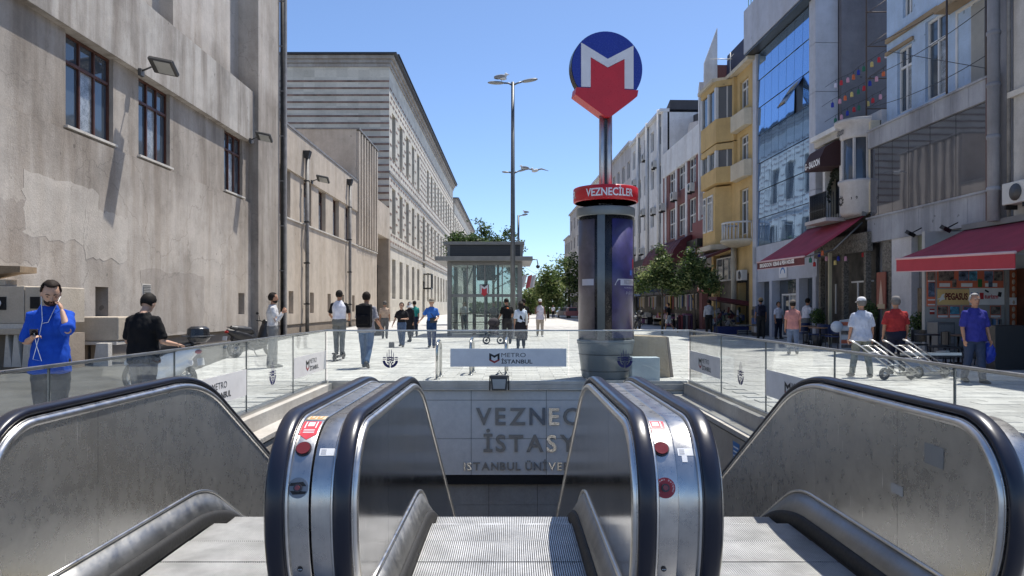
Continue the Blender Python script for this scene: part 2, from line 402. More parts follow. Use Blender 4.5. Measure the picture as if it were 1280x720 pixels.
# end wall with the lettering
m_bw = steel('composite_panel', (.80, .765, .70), .5, (1, 1, 1), .02, .10)
for nd in m_bw.node_tree.nodes:
    if nd.type == 'BSDF_PRINCIPLED': nd.inputs['Metallic'].default_value = .0
ew = tag(MB().box(hx0, hx1, YB + .03, YB + .1, -1.8, .0).build('end_wall', m_dark), kind='structure')
xs = [XL + .1, -2.25, -.79, .665, 2.12, XR - .1]
for r, (za, zb) in enumerate(((-.31, -.13), (-1.057, -.318), (-1.76, -1.065))):
    for k in range(5): MB().box(xs[k] + .004, xs[k + 1] - .004, YB, YB + .035, za, zb).build('wall_panel', m_bw, ew, bevel=.002)
MB().box(hx0, hx1, YB - .05, YB + .12, -.12, -.0).build('end_coping', steel('kerb_steel', (.5, .49, .47), .4, (40, 1, 1)), ew, bevel=.004)
MB().box(hx0, hx1, YB - .07, YB - .052, -.115, -.085).build('drip_edge', m_ch, ew)
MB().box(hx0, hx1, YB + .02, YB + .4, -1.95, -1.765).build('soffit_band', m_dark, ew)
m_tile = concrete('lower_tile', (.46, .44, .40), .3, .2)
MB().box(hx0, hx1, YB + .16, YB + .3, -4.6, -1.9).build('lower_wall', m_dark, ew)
for r in range(4):
    for k in range(7):
        x0 = -3.3 + k * .95 + (0.0 if r % 2 else 0)
        MB().box(x0, x0 + .943, YB + .13, YB + .16, -1.96 - (r + 1) * .42 + .006, -1.96 - r * .42).build('wall_tile', m_tile, ew)
# metal letters; tones differ per letter to paint in reflections on polished metal
m_let = [steel('letter_steel_%s' % k, c, r, (1, 1, 30), .03, .3) for k, c, r in (('dull', (.42, .42, .40), .4), ('bright', (.8, .79, .75), .28), ('blue', (.30, .34, .38), .22))]
m_lb = [P('letter_plain', (.26, .255, .24), .4, metal=.4), P('letter_pale_reflect', (.98, .96, .90), .22, metal=1), P('letter_bluish_reflect', (.17, .19, .215), .35, metal=.4)]
def letters(s, x0, base, cap, pitch, pick):
    x = x0
    for i, ch in enumerate(s):
        if ch == ' ': x += cap * .42; continue
        mb = MB(); w = text(mb, ch, (x, YB - .012, base), (1, 0, 0), (0, 0, 1), cap, bold=.018, depth=.03)
        mb.build('letter', m_lb[pick.get(i, 0)], ew); x += w + pitch
letters('VEZNECİLER', WX(595, YB), -.785, .322, .072, {3: 2, 4: 1, 7: 1})
letters('İSTASYONU', WX(604.5, YB), -1.305, .322, .060, {4: 1, 1: 0})
letters('ISTANBUL ÜNİVERSİTESİ', WX(580, YB), -1.665, .150, .030, {0: 1, 1: 1, 10: 2, 12: 1, 13: 1})
# little blue notice on the right side wall
nb = MB(); nb.box(XR - .382, XR - .376, 10.02, 10.30, -.66, -.36); nb.m = 1
for k in range(4): nb.box(XR - .384, XR - .382, 10.05, 10.27, -.62 + k * .06, -.60 + k * .06)
tag(nb.build('notice_plate', [P('sign_blue', (.03, .16, .42), .4), P('print_white', (.75, .76, .76), .5)]), 'small blue notice plate on the beige stairwell wall right of the escalators', 'sign')

# ================================================= GLASS BALUSTRADES
m_gl = glass('barrier_glass', (.955, .98, .972), .07)
m_frost = P('banner_grey', (.84, .82, .80), .55); m_blk = P('print_black', (.012, .012, .015), .5); m_red = P('print_red', (.35, .02, .025), .5)
m_navy = P('print_navy', (.015, .015, .11), .5)
def mlogo(mb, o, R, U, s, split=True):
    """small M mark: black double-peak above, red chevron below"""
    R, U, O = Vector(R), Vector(U), Vector(o); N = R.cross(U)
    def q(pts, m):
        mb.m = m; mb.add([O + R * (x * s) + U * (y * s) + N * .001 for x, y in pts], [tuple(range(len(pts)))])
    for sg in (1, -1):
        X = (lambda t: t if sg == 1 else 1 - t)
        q([(X(0), .36), (X(.2), .36), (X(.2), .72), (X(0), 1.0)], 1)
        q([(X(0), 1.0), (X(.2), .72), (X(.5), .52), (X(.5), .76)], 1)
        q([(X(0), .28), (X(.5), 0), (X(.5), .2), (X(0), .46 - .02)], 2)
def banner(parent, O, R, U, length, pre=.0):
    """frosted strip with the METRO ISTANBUL wordmark; O = lower left as read"""
    R, U, O = Vector(R), Vector(U), Vector(O); N = R.cross(U); mb = MB(); h = .35
    a = [O + R * x + U * z + N * d for d in (0, .003) for x, z in ((0, 0), (length, 0), (length, h), (0, h))]
    mb.add(a, [(3, 2, 1, 0), (4, 5, 6, 7), (0, 1, 5, 4), (1, 2, 6, 5), (2, 3, 7, 6), (3, 0, 4, 7)])
    O2 = O + N * .005 + R * (length * .335)
    mlogo(mb, O2 + U * .065, R, U, .20)
    mb.m = 1
    text(mb, 'METRO', O2 + R * .235 + U * .185, R, U, .082, width=.47, bold=-.004)
    text(mb, 'İSTANBUL', O2 + R * .235 + U * .062, R, U, .075, width=.60, bold=.02)
    return mb.build('banner', [m_frost, m_blk, m_red], parent)
def emblem(parent, O, R, U, r=.15):
    """round navy municipal mark: broken lower ring, four slim towers and a dotted centre"""
    R, U, O = Vector(R), Vector(U), Vector(O); N = R.cross(U); mb = MB()
    pt = lambda x, y: O + R * (x * r) + U * (y * r) + N * .004
    def arc(a0, a1, r0, r1, n=10):
        for i in range(n):
            t0, t1 = a0 + (a1 - a0) * i / n, a0 + (a1 - a0) * (i + 1) / n
            mb.add([pt(r0 * cos(t), r0 * sin(t)) if f else pt(r1 * cos(t), r1 * sin(t)) for f, t in ((1, t0), (0, t0), (0, t1), (1, t1))], [(0, 1, 2, 3)])
    D = radians
    arc(D(183), D(266), .66, 1.0); arc(D(274), D(357), .66, 1.0)
    for y0 in (.12, .34):
        for sg in (1, -1): mb.add([pt(sg * .55, y0 - .05), pt(sg * 1.0, y0 - .05), pt(sg * .92, y0 + .07), pt(sg * .55, y0 + .07)], [(0, 1, 2, 3)])
    for x, t in ((-.42, 1.05), (-.15, 1.45), (.15, 1.45), (.42, 1.05)):
        mb.add([pt(x - .05, -.1), pt(x + .05, -.1), pt(x + .04, t - .2), pt(x, t), pt(x - .04, t - .2)], [(0, 1, 2, 3, 4)])
    for x, y in ((-.28, .0), (0, .05), (.28, 0), (-.3, -.3), (0, -.25), (.3, -.3), (-.15, -.5), (.15, -.5), (0, .35), (-.28, .3), (.28, .3)):
        arcn = [pt(x + .12 * cos(t * pi / 4), y + .12 * sin(t * pi / 4)) for t in range(8)]; mb.add(arcn, [tuple(range(8))])
    return mb.build('emblem', m_navy, parent)
GZ = 1.02
def side_glass(X, sgn, label):
    r = site('glass_balustrade', (X, 8, 0), label, 'balustrade', 'glass panes round the stairwell')
    ys = [14.38 - 2.15 * k for k in range(6)] + [YN]
    MB().box(X - .03, X + .03, YN, 14.42, .015, .07).build('base_channel', m_ch, r, bevel=.004)
    MB().box(X - .016, X + .016, YN, 14.40, GZ, GZ + .028).build('top_rail', m_ch, r, bevel=.006)
    R = Vector((0, 1 if sgn < 0 else -1, 0)); xin = X + .009 * (-sgn)
    for k in range(6):
        y1, y0 = ys[k] - .008, ys[k + 1] + .008
        p = MB().box(X - .006, X + .006, y0, y1, .04, GZ).build('pane', m_gl, r)
        MB().box(X - .009, X + .009, y1 + .003, y1 + .013, .04, GZ).build('joint', P('silicone', (.05, .06, .06), .4), r)
        if k in (0, 2, 4): banner(p, (xin, y0 + .02 if sgn < 0 else y1 - .02, .30), R, (0, 0, 1), y1 - y0 - .04)
        elif k == 1: emblem(p, (xin, (y0 + y1) / 2, .47), R, (0, 0, 1))
side_glass(XL, -1, 'frameless glass balustrade on the left edge of the stairwell, beside the scooters')
side_glass(XR, 1, 'frameless glass balustrade on the right edge of the stairwell, before the hand trolleys')
r = site('glass_balustrade', (0, YB, 0), 'glass balustrade across the far end of the stairwell with central grey banner', 'balustrade', 'glass panes round the stairwell')
MB().box(XL + .05, XR - .05, YB - .03, YB + .03, .0, .06).build('base_channel', m_ch, r, bevel=.004)
MB().box(XL, XR, YB - .016, YB + .016, GZ, GZ + .028).build('top_rail', m_ch, r, bevel=.006)
bx = [XL + .02, WX(544, YB), WX(711, YB), XR - .02]
for k in range(3):
    p = MB().box(bx[k] + .008, bx[k + 1] - .008, YB - .006, YB + .006, .03, GZ).build('pane', m_gl, r)
    if k == 1: banner(p, (WX(563, YB), YB - .012, .335), (1, 0, 0), (0, 0, 1), WX(708, YB) - WX(563, YB))
    else: emblem(p, (WX(488, YB) if k == 0 else WX(781, YB), YB - .01, .46), (1, 0, 0), (0, 0, 1), .15)
# flood lamp on the far coping
fl = site('flood_lamp', (WX(624, 14.2), 14.2, 0), 'small boxy flood lamp standing on the far coping below the banner', 'lamp')
x = WX(624, 14.2)
MB().prism([(x - .17, .19), (x + .17, .19), (x + .14, -.09), (x - .14, -.09)], 'y', 14.1, 14.28).build('housing', P('lamp_grey', (.07, .068, .065), .5), fl, bevel=.01)
MB().prism([(x - .13, .12), (x + .13, .12), (x + .11, -.06), (x - .11, -.06)], 'y', 14.085, 14.1).build('lens', P('lens_pale', (.45, .45, .42), .2), fl)
MB().tube([(x - .18, 14.2, .18), (x - .18, 14.2, -.10)], .012).tube([(x + .18, 14.2, .18), (x + .18, 14.2, -.10)], .012).tube([(x - .06, 14.24, .19), (x, 14.27, .27), (x + .08, 14.3, .16)], .008).build('bracket', P('lamp_grey'), fl)

# ================================================= ESCALATORS
YC, ZC, RR = 3.37, .67, .35
m_rub = P('handrail_rubber', (.012, .014, .026), .30, spec=.5, rvar=.03, var=.0, bmp=0)
m_st = steel('brushed_steel', (.60, .59, .57), .27, (30, 1, 1), .05)
m_pan = steel('panel_steel', (.66, .64, .61), .13, (1, 1, 60), .05, .3, True)
m_pan2 = steel('panel_steel_worn', (.56, .55, .525), .27, (1, 1, 60), .07, .2, True)
for nd in m_pan2.node_tree.nodes:
    if nd.type == 'BSDF_PRINCIPLED': nd.inputs['Metallic'].default_value = .82
m_mould = steel('moulding_steel', (.72, .71, .69), .3, (1, 1, 1), .02)
m_skirt = steel('skirt_steel', (.36, .36, .355), .42, (1, 1, 30), .05, .35)
m_brush = P('brush_and_gap_black', (.01, .01, .011), .7)
m_step = M('step_aluminium', (.64, .64, .63), .42, metal=.35, var=.18, scale=4, fine=60, bmp=.1)
m_groove = P('step_groove', (.06, .06, .062), .7)
def drop(y, ys, R_):
    if y <= ys: return 0
    if y < ys + R_ * .5: return R_ - sqrt(R_ * R_ - (y - ys) ** 2)
    return R_ * (1 - cos(pi / 6)) + (y - ys - R_ * .5) * tan(pi / 6)
YE = 13.2
def top_path(r_, a_start=-90, yend=YE):
    """(y,z,normal) round the newel, along the top and down the slope; offset r_ from the newel centre"""
    pts = []
    for k in range(0, 25):
        a = radians(a_start + (90 - a_start) * k / 24); e_ = 1.6 if a < 0 else 1.0; nv = Vector((-cos(a) * e_, sin(a))).normalized(); pts.append((YC - RR * cos(a) + (r_ - RR) * nv.x, ZC + RR * e_ * sin(a) + (r_ - RR) * nv.y, nv.x, nv.y))
    d = r_ - RR; rc = 1.6 + d; zc = ZC + RR - 1.6
    for y in (3.8, 4.3, 4.78): pts.append((y, ZC + r_, 0, 1))
    for k in range(1, 13):
        a = radians(30 * k / 12); pts.append((4.78 + rc * sin(a), zc + rc * cos(a), sin(a), cos(a)))
    y, z, ny, nz = pts[-1]; pts.append((yend, z - (yend - y) * tan(pi / 6), ny, nz)); return pts
def topz(y, r_):
    if y < YC: return ZC + sqrt(max(0, r_ * r_ - (y - YC) ** 2))
    rc = 1.6 + r_ - RR
    if y < 4.78: return ZC + r_
    if y < 4.78 + rc * .5: return ZC + RR - 1.6 + sqrt(rc * rc - (y - 4.78) ** 2)
    return ZC + RR - 1.6 + rc * cos(pi / 6) - (y - 4.78 - rc * .5) * tan(pi / 6)
def sweep(mb, sec, path):
    n = len(sec); vs = [(x, y + d * ny, z + d * nz) for (y, z, ny, nz) in path for (x, d) in sec]
    fs = [(i * n + k, i * n + (k + 1) % n, (i + 1) * n + (k + 1) % n, (i + 1) * n + k) for i in range(len(path) - 1) for k in range(n)]
    fs += [tuple(range(n))[::-1], tuple((len(path) - 1) * n + k for k in range(n))]
    mb.smooth = True; mb.add(vs, fs); mb.smooth = False
def frange(a, b, n): return [a + (b - a) * k / n for k in range(n + 1)]
def nose(x, deg, rr=.331):
    a = radians(deg); e_ = 1.6 if a < 0 else 1.0; nv = Vector((0, -cos(a) * e_, sin(a))).normalized()
    return Vector((x, YC - RR * cos(a) + (rr - RR) * nv.y, ZC + RR * e_ * sin(a) + (rr - RR) * nv.z)), nv
step_src = None
def escalator(xc, label):
    global step_src
    E = empty('escalator', (xc, 4.0, 0), 0, label, 'escalator', 'escalators going down into the station'); OFF[E.name] = (0, 4.0, 0)
    for sg in (-1, 1):
        xr = .62 * sg
        # solid balustrade body with its rounded end
        path = top_path(.330, -90); poly = [(y, z) for y, z, _, _ in path]
        poly += [(YE, poly[-1][1] - 1.6), (6.2, -.95), (5.2, -.6), (3.95, -.35), (3.75, -.1), (3.75, .12)]
        mb = MB(); mb.prism(poly, 'x', xr - sg * .04, xr + sg * .1345)
        mb.sm = [True] * len(mb.sm)
        bd = mb.build('balustrade', m_st, E); e = bd.modifiers.new('bevel', 'BEVEL'); e.width = .006; e.segments = 2; e.limit_method = 'ANGLE'; e.angle_limit = radians(50)
        for p in bd.data.polygons: p.use_smooth = len(p.vertices) == 4 and abs(p.normal.x) < .5
        # handrail
        sec = [(-.031, -.016), (-.038, -.004), (-.037, .008), (-.028, .016), (-.012, .020), (.012, .020), (.028, .016), (.037, .008), (.038, -.004), (.031, -.016)]
        mb = MB(); sweep(mb, [(xr + a, b + .004) for a, b in sec], top_path(RR, -80)); mb.build('handrail', m_rub, E)
        # bright moulding on the step side
        sec = [(0, -.024), (.046, -.026), (.056, -.036), (.058, -.050), (.050, -.062), (0, -.064)]
        mb = MB(); sweep(mb, [(xr - sg * a, b) for a, b in sec], top_path(RR, -90)); mb.build('moulding', m_mould, E)
        mb = MB(); sweep(mb, [(xr + sg * a, b) for a, b in [(.03, -.022), (.050, -.022), (.052, -.012), (.046, -.006), (.03, -.006)]], top_path(RR, -80)); mb.build('guide_strip', m_mould, E)
        # flat inner panels with open joints
        js = [3.08, 3.88, 4.92, 5.76, 7.0, 8.4, 9.8, 11.2, 12.6]
        zb = lambda y: (.235 - drop(y, 4.98, 1.0))
        for a, b in zip(js[:-1], js[1:]):
            ys = frange(a + .0015, b - .0015, 14 if a < 6 else 3); rr = .292
            pts = [(y, topz(max(y, YC - rr + .001), rr)) for y in ys]
            lo = [(y, (max(zb(y), ZC - 1.6 * sqrt(max(0, rr * rr - (y - YC) ** 2))) if y < YC else zb(y))) for y in reversed(ys)]
            mb = MB(); mb.prism(pts + lo, 'x', xr - sg * .041, xr - sg * .046)
            mb.build('side_panel', m_pan if xc == -.07 else m_pan2, E)
        # skirt, its moulding and the black brush, whose band also paints in the gap shadow
        ys = [3.3, 4.0, 4.98] + frange(5.0, 5.48, 8) + [7, 9, 11, YE]
        def strip(sec, mat, nm, f, smooth=True):
            mb = MB(); n = len(sec); mb.smooth = smooth
            vs = [(xr - sg * a, y, z - f(y)) for y in ys2 for a, z in sec]
            mb.add(vs, [(i * n + k, i * n + (k + 1) % n, (i + 1) * n + (k + 1) % n, (i + 1) * n + k) for i in range(len(ys2) - 1) for k in range(n)] + [tuple(range(n)), tuple((len(ys2) - 1) * n + k for k in range(n))])
            mb.build(nm, mat, E)
        ys2 = [3.3, 3.7, 4.0, 4.5, 4.98] + frange(5.0, 5.5, 10) + frange(5.6, 6.4, 4) + [7, 9, 11, YE]
        fs_ = lambda y: drop(y, 4.98, 1.0)
        fb_ = lambda y: drop(y, 4.85, 2.0) - .0
        strip([(.035, .245), (.052, .245), (.058, .236), (.052, .226), (.035, .226)], m_mould, 'skirt_moulding', fs_)
        # skirt face spans from the moulding curve down to the brush curve
        mb = MB(); mb.smooth = True; vs = []
        for y in ys2:
            vs += [(xr - sg * .044, y, .228 - fs_(y)), (xr - sg * .103, y, .092 - fb_(y)), (xr - sg * .103, y, -.2 - fb_(y))]
        mb.add(vs, [(i * 3 + k, i * 3 + k + 1, (i + 1) * 3 + k + 1, (i + 1) * 3 + k) for i in range(len(ys2) - 1) for k in range(2)])
        o = mb.build('skirt', m_skirt, E); sd = o.modifiers.new('thick', 'SOLIDIFY'); sd.thickness = .004
        strip([(.101, .098), (.110, .100), (.134, .075), (.137, .012), (.108, .002), (.101, .0)], m_brush, 'brush', fb_)
        strip([(.1, .0), (.124, .0), (.124, -.10), (.1, -.10)], m_groove, 'step_guide', fb_)
    # steps
    for k in range(20):
        y = 3.98 + .4 * k; z = -drop(y + .2, 4.85, 2.0) if y > 4.6 else 0
        if k == 0 and step_src is None:
            mb = MB(); mb.m = 1; mb.box(-.492, .492, .006, .394, -.16, -.009); mb.m = 0
            n = 76
            for i in range(n):
                x = -.489 + .978 * (i + .5) / n; mb.box(x - .0036, x + .0036, .008, .392, -.009, .0)
            o = mb.build('step', [m_step, m_groove], E, merge=False, local=False); step_src = o
        else: o = inst(step_src, E)
        o.location = (0, y - 4.0, z - .004)
    mb = MB(); mb.box(-.57, .57, 3.2, 3.84, -.03, .004); mb.build('landing_plate', steel('floor_plate'), E)
    mb = MB()
    for i in range(60): x = -.48 + .96 * i / 59; mb.box(x - .004, x + .004, 3.845, 4.02, .0, .010)
    mb.box(-.5, .5, 3.843, 3.97, -.03, .001); mb.build('comb_plate', P('comb_yellow', (.45, .36, .06), .5), E, merge=False)
    # underside truss cladding
    return E
EXC = (-1.585, -.07, 1.435)
EL = escalator(EXC[0], 'left escalator of three, next to the blue shirted man and the concrete wall')
EC = escalator(EXC[1], 'middle escalator of three, aimed straight at the steel lettered end wall')
ER = escalator(EXC[2], 'right escalator of three, on the side of the hand trolleys')
def patch(x0, x1, a0, a1, rr, mb, n=6):
    vs = []
    for k in range(n + 1):
        t = a0 + (a1 - a0) * k / n; p0, _ = nose(x0, t, rr); p1, _ = nose(x1, t, rr); vs += [p0, p1]
    mb.smooth = True; mb.add(vs, [(2 * k, 2 * k + 1, 2 * k + 3, 2 * k + 2) for k in range(n)]); mb.smooth = False
def disc(mb, x, deg, r, rr, th=.004, n=24):
    c, N = nose(x, deg, rr); R = Vector((1, 0, 0)); U = N.cross(R); U = U if U.z > 0 else -U
    vs = [c + (R * cos(2 * pi * k / n) + U * sin(2 * pi * k / n)) * r + N * d for d in (0, th) for k in range(n)]
    mb.add(vs, [tuple(range(n, 2 * n))] + [(k, (k + 1) % n, n + (k + 1) % n, n + k) for k in range(n)])
def bend_nose(x, deg0, rr):
    def f(u, v, d):
        p, N = nose(x + u, deg0 + degrees_(v / rr), rr); return p + N * d
    return f
degrees_ = math.degrees
m_srd = P('sticker_red', (.62, .05, .07), .4); m_swh = P('sticker_white', (.8, .8, .8), .35); m_lred = P('lens_red', (.16, .02, .018), .15, coat=.6)
m_scr = P('sticker_cream', (.62, .52, .36), .5); m_sor = P('sticker_orange', (.62, .25, .04), .5)
def controls(E, xa, xb, worn):
    """xa: strip with lamp and stop button, xb: plain strip with white sticker (x relative to the escalator)"""
    if xa is not None:
        mb = MB(); disc(mb, xa, 44, .034, .331, .004); mb.m = 1; disc(mb, xa, 44, .029, .333, .008); mb.build('signal_lamp', [P('ring_dark', (.05, .04, .04), .3), m_lred], E)
        mb = MB(); disc(mb, xa, 15, .042, .3305, .002); mb.m = 1; disc(mb, xa, 15, .017, .331, .010); mb.m = 2; disc(mb, xa, 15, .010, .332, .014)
        if worn: mb.m = 3; [mb.add([nose(xa + u, 15 + v, .3345)[0] for u, v in q], [(0, 1, 2, 3)]) for q in (((-.03, 3.4), (.02, 4.2), (.034, 1.2), (-.036, 1.4)), ((-.02, -4.6), (.03, -4.2), (.036, -2.4), (-.032, -2)))]
        else:
            mb.m = 4
            for i, ch in enumerate('DURDURMA BUTONU'):
                if ch == ' ': continue
                a = radians(215 - i * 17)
                c0 = nose(xa + .030 * cos(a), 15 + degrees_(.030 * sin(a) / .331), .335)[0]
                text(mb, ch, c0, (sin(a), 0, -cos(a)), (cos(a) * .97, -.25 * sin(a), sin(a) * .97), .007, bold=.02, align='c')
        mb.build('stop_button', [P('button_red', (.38, .02, .025), .35) if not worn else P('button_grey', (.25, .25, .26), .3), P('ring_dark'), P('button_core', (.3, .06, .06), .3), P('soot', (.02, .02, .02), .7), m_swh], E)
        mb = MB(); disc(mb, xa, -28, .011, .331, .003); mb.m = 1; [disc(mb, xa + u, -28, .0028, .334, .001, 8) for u in (-.005, .001, .006)]; mb.build('key_switch', [P('ring_dark'), m_swh], E)
        # red pictogram sticker with arrow tip
        mb = MB(); patch(xa - .038, xa + .038, 58, 76, .3312, mb)
        if worn:
            mb.add([nose(xa - .038, 58, .3312)[0], nose(xa, 52.5, .3312)[0], nose(xa + .038, 58, .3312)[0]], [(0, 1, 2)])
        mb.m = 1; patch(xa - .014, xa + .014, 68, 74, .3320, mb, 2); patch(xa - .026, xa - .021, 65.5, 75, .3320, mb, 3); patch(xa + .021, xa + .026, 65.5, 75, .3320, mb, 3)
        for k in range(3): patch(xa - .024, xa + .024, 59.6 + k * 1.7, 60.3 + k * 1.7, .3320, mb, 1)
        mb.build('warning_sticker', [m_srd, m_swh], E)
        if worn:
            mb = MB(); patch(xa - .036, xa + .045, 80, 92, .3312, mb); mb.m = 1
            for u in (-.015, .018): patch(xa + u - .012, xa + u + .012, 82, 84, .332, mb, 1); patch(xa + u - .012, xa + u - .007, 84, 90, .332, mb, 1); patch(xa + u + .007, xa + u + .012, 84, 90, .332, mb, 1)
            mb.build('pictogram_sticker', [m_scr, m_sor], E)
    if xb is not None:
        mb = MB(); patch(xb - .032, xb + .032, 38.5, 44.5, .3312, mb, 3); mb.m = 1
        for k in range(3): patch(xb - .026, xb - .004, 39.6 + k * 1.6, 40.2 + k * 1.6, .3318, mb, 1)
        if not worn: mb.m = 0; patch(xb - .018, xb + .004, 33.5, 38.4, .3312, mb, 2)
        mb.build('label_sticker', [m_swh, P('print_grey', (.2, .2, .22), .5)], E)
controls(EL, .62 + .088, None, True); controls(EC, None, -.62 - .085, True)
controls(EC, .62 + .078, None, False); controls(ER, None, -.62 - .088, False)
# stickers on the right hand inner panel
mb = MB(); x = .62 - .0475
mb.m = 0; mb.box(x - .0006, x, 3.82, 3.94, .52, .57); mb.build('small_sticker', P('sticker_dull', (.5, .5, .5), .4), ER)
mb = MB(); mb.box(x - .0006, x, 3.46, 3.62, .74, .84); mb.build('worn_sticker', P('sticker_worn', (.30, .29, .27), .5), ER)
# ================================================= LEFT SIDE BUILDINGS (facades face +X)
XW = -12.3
m_cA = concrete('weathered_concrete', (.51, .465, .415), .55, .30, zfade=(4.2, 6.6), crack=.7)
m_cA2 = concrete('upper_concrete', (.52, .475, .425), .5, .26, zfade=(12.5, 11.3), crack=.5)
m_cA3 = concrete('band_concrete', (.48, .45, .41), .9, .34, dirt=(.5, .46, .43))
m_cB = concrete('pale_concrete', (.54, .47, .39), .4, .18)
m_plinth = concrete('plinth_stone', (.36, .30, .24), .3, .25)
m_sill = concrete('sill_stone', (.62, .59, .54), .3, .15)
m_wood = P('brown_window_paint', (.085, .03, .018), .5, var=.25)
m_win = mirror_glass('window_glass', (.05, .065, .085), .04, .0)
m_curt = M('curtain_behind_glass', (.30, .33, .36), .25, var=.35, scale=5, spec=.8, bmp=0)
m_pipe = P('drain_dark', (.035, .033, .032), .6, var=.3); m_pipe2 = P('drain_grey', (.22, .21, .2), .6, var=.2)
m_lamp = P('lamp_grey', (.07, .068, .065), .5); m_lens = P('lens_pale')
def win_left(parent, y0, y1, z0, z1, x, cols=3, rowz=.7, fw=.07, m_f=m_wood, panes=True, depth=.08):
    """window in a facade facing +X: frame bars with one pane per opening"""
    mb = MB(); mb.box(x, x + depth, y0, y0 + fw, z0, z1).box(x, x + depth, y1 - fw, y1, z0, z1).box(x, x + depth, y0 + fw, y1 - fw, z0, z0 + fw).box(x, x + depth, y0 + fw, y1 - fw, z1 - fw, z1)
    zt = z0 + (z1 - z0) * rowz; yy = [y0 + fw + (y1 - y0 - 2 * fw) * k / cols for k in range(cols + 1)]
    for y in yy[1:-1]: mb.box(x + .002, x + depth + .01, y - fw / 2, y + fw / 2, z0 + fw, z1 - fw)
    if rowz < 1: mb.box(x + .004, x + depth + .02, y0 + fw, y1 - fw, zt - fw * .6, zt + fw * .6)
    w = mb.build('window', m_f, parent)
    zs = [z0 + fw, zt, z1 - fw] if rowz < 1 else [z0 + fw, z1 - fw]
    if panes:
        for i in range(cols):
            for j in range(len(zs) - 1):
                MB().box(x + .012, x + .02, yy[i], yy[i + 1], zs[j], zs[j + 1]).build('pane', m_curt if (j == 0 and (i % 2 == 1 or cols == 1)) else m_win, w)
    else: MB().box(x + .012, x + .02, yy[0], yy[-1], zs[0], zs[-1]).build('pane', m_win, w)
    return w
A = site('concrete_hall', (XW, 28, 0), 'tall weathered concrete hall on the left with brown wooden windows and a projecting band', 'building')
wA = [(20.5, 22.95), (24.5, 26.75), (31.8, 33.95)]
slots = [(21.8, 22.5, 1.2, 2.08), (25.7, 26.3, 1.2, 2.08), (33.2, 33.95, 1.15, 2.1), (17.0, 17.6, 1.2, 2.05)]
# lower wall (slightly proud, ledge on top), middle wall with windows, band, recessed upper wall with piers
wall_grid(MB(), 8, 34.8, .46, 6.34, XW - .5, XW + .09, slots, 'y').build('lower_wall', m_cA, A)
MB().box(XW - .5, XW - .04, 8, 34.8, 0, .46).build('plinth', m_plinth, A)
MB().box(XW - .4, XW - .36, 8, 34.8, .4, 2.5).build('slot_back', m_plinth, A)
wall_grid(MB(), 8, 34.8, 6.34, 9.12, XW - .5, XW, [(a, b, 6.46, 9.12) for a, b in wA], 'y').build('middle_wall', m_cA2, A)
MB().box(XW - .5, XW + .24, 8, 34.8, 9.12, 11.5).build('band', m_cA3, A, bevel=.01)
MB().box(XW - .9, XW - .5, 8, 34.8, 11.5, 24).build('upper_wall', m_cA2, A)
for a, b in ((14, 19), (20.5, 23.4), (27.0, 32.4)): MB().box(XW - .5, XW, a, b, 11.5, 24).build('pier', m_cA2, A)
MB().box(XW - .9, XW + .44, 34.8, 38.0, 0, 24).build('corner_pier', m_cA2, A, bevel=.02)
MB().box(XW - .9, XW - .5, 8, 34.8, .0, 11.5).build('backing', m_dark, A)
MB().box(-30, XW - .9, 37.6, 38, 0, 24).build('end_wall', m_cA2, A)
for a, b in wA[:4]:
    win_left(A, a + .02, b - .02, 6.5, 9.1, XW - .20)
    MB().box(XW - .3, XW + .11, a - .08, b + .08, 6.42, 6.49).build('sill', m_sill, A)
# louvre vent
v = MB(); v.box(XW + .06, XW + .10, 24.55, 25.15, 1.75, 2.25).build('louvre_frame', m_sill, A)
v = MB()
for k in range(8): v.obox((XW + .115, 24.85, 1.81 + k * .055), (.012, .5, .045), (0, .6, 0))
v.build('louvre', P('louvre_grey', (.3, .3, .3), .5), A)
# ragged plaster repairs, slightly proud of the wall
def ragged(y0, y1, z0, z1, seed, mat, x=XW + .09, th=.004):
    rnd = random.Random(seed); pts = []
    for (a, b, c, d, n) in ((y0, z0, y1, z0, 12), (y1, z0, y1, z1, 9), (y1, z1, y0, z1, 12), (y0, z1, y0, z0, 9)):
        for k in range(n): t = k / n; pts.append((a + (c - a) * t + rnd.uniform(-.10, .10), b + (d - b) * t + rnd.uniform(-.08, .08)))
    MB().prism(pts, 'x', x - .02, x + th).build('plaster_patch', mat, A)
m_pl1 = concrete('plaster_light', (.56, .515, .46), .3, .2, crack=.4); m_pl2 = concrete('plaster_dark', (.42, .38, .34), .5, .3, crack=.5)
ragged(18.6, 21.9, 3.3, 4.9, 1, m_pl1); ragged(21.2, 23.6, 2.9, 4.3, 2, m_pl1, th=.006); ragged(17.4, 19.2, 2.6, 4.1, 3, m_pl2, th=.003); ragged(24.5, 29.5, .6, 2.75, 5, m_pl2, th=.003)
def flood(y, z, x0, sc, label):
    r = site('wall_floodlight', (x0, y, z), label, 'lamp', 'floodlights on the concrete hall')
    MB().box(x0, x0 + .10, y - .12 * sc, y + .12 * sc, z - .16, z + .06).build('wall_plate', m_lamp, r)
    MB().rod((x0 + .05, y, z), (x0 + .42 * sc, y - .1, z + .1), .03).build('arm', m_lamp, r)
    MB().obox((x0 + .82 * sc, y - .1, z + .12), (.85 * sc, .62 * sc, .13 * sc), (-.55, .22, -.1)).build('housing', m_lamp, r, bevel=.03)
    MB().obox((x0 + .86 * sc, y - .142, z + .055 * sc), (.56 * sc, .50 * sc, .02), (-.55, .22, -.1)).build('lens', m_lens, r)
flood(24.1, 9.12, XW + .24, 1.0, 'big floodlight on a short arm between the first two brown windows of the hall')
flood(34.2, 9.15, XW + .24, .85, 'floodlight beside the corner pier, at the far end of the projecting band')
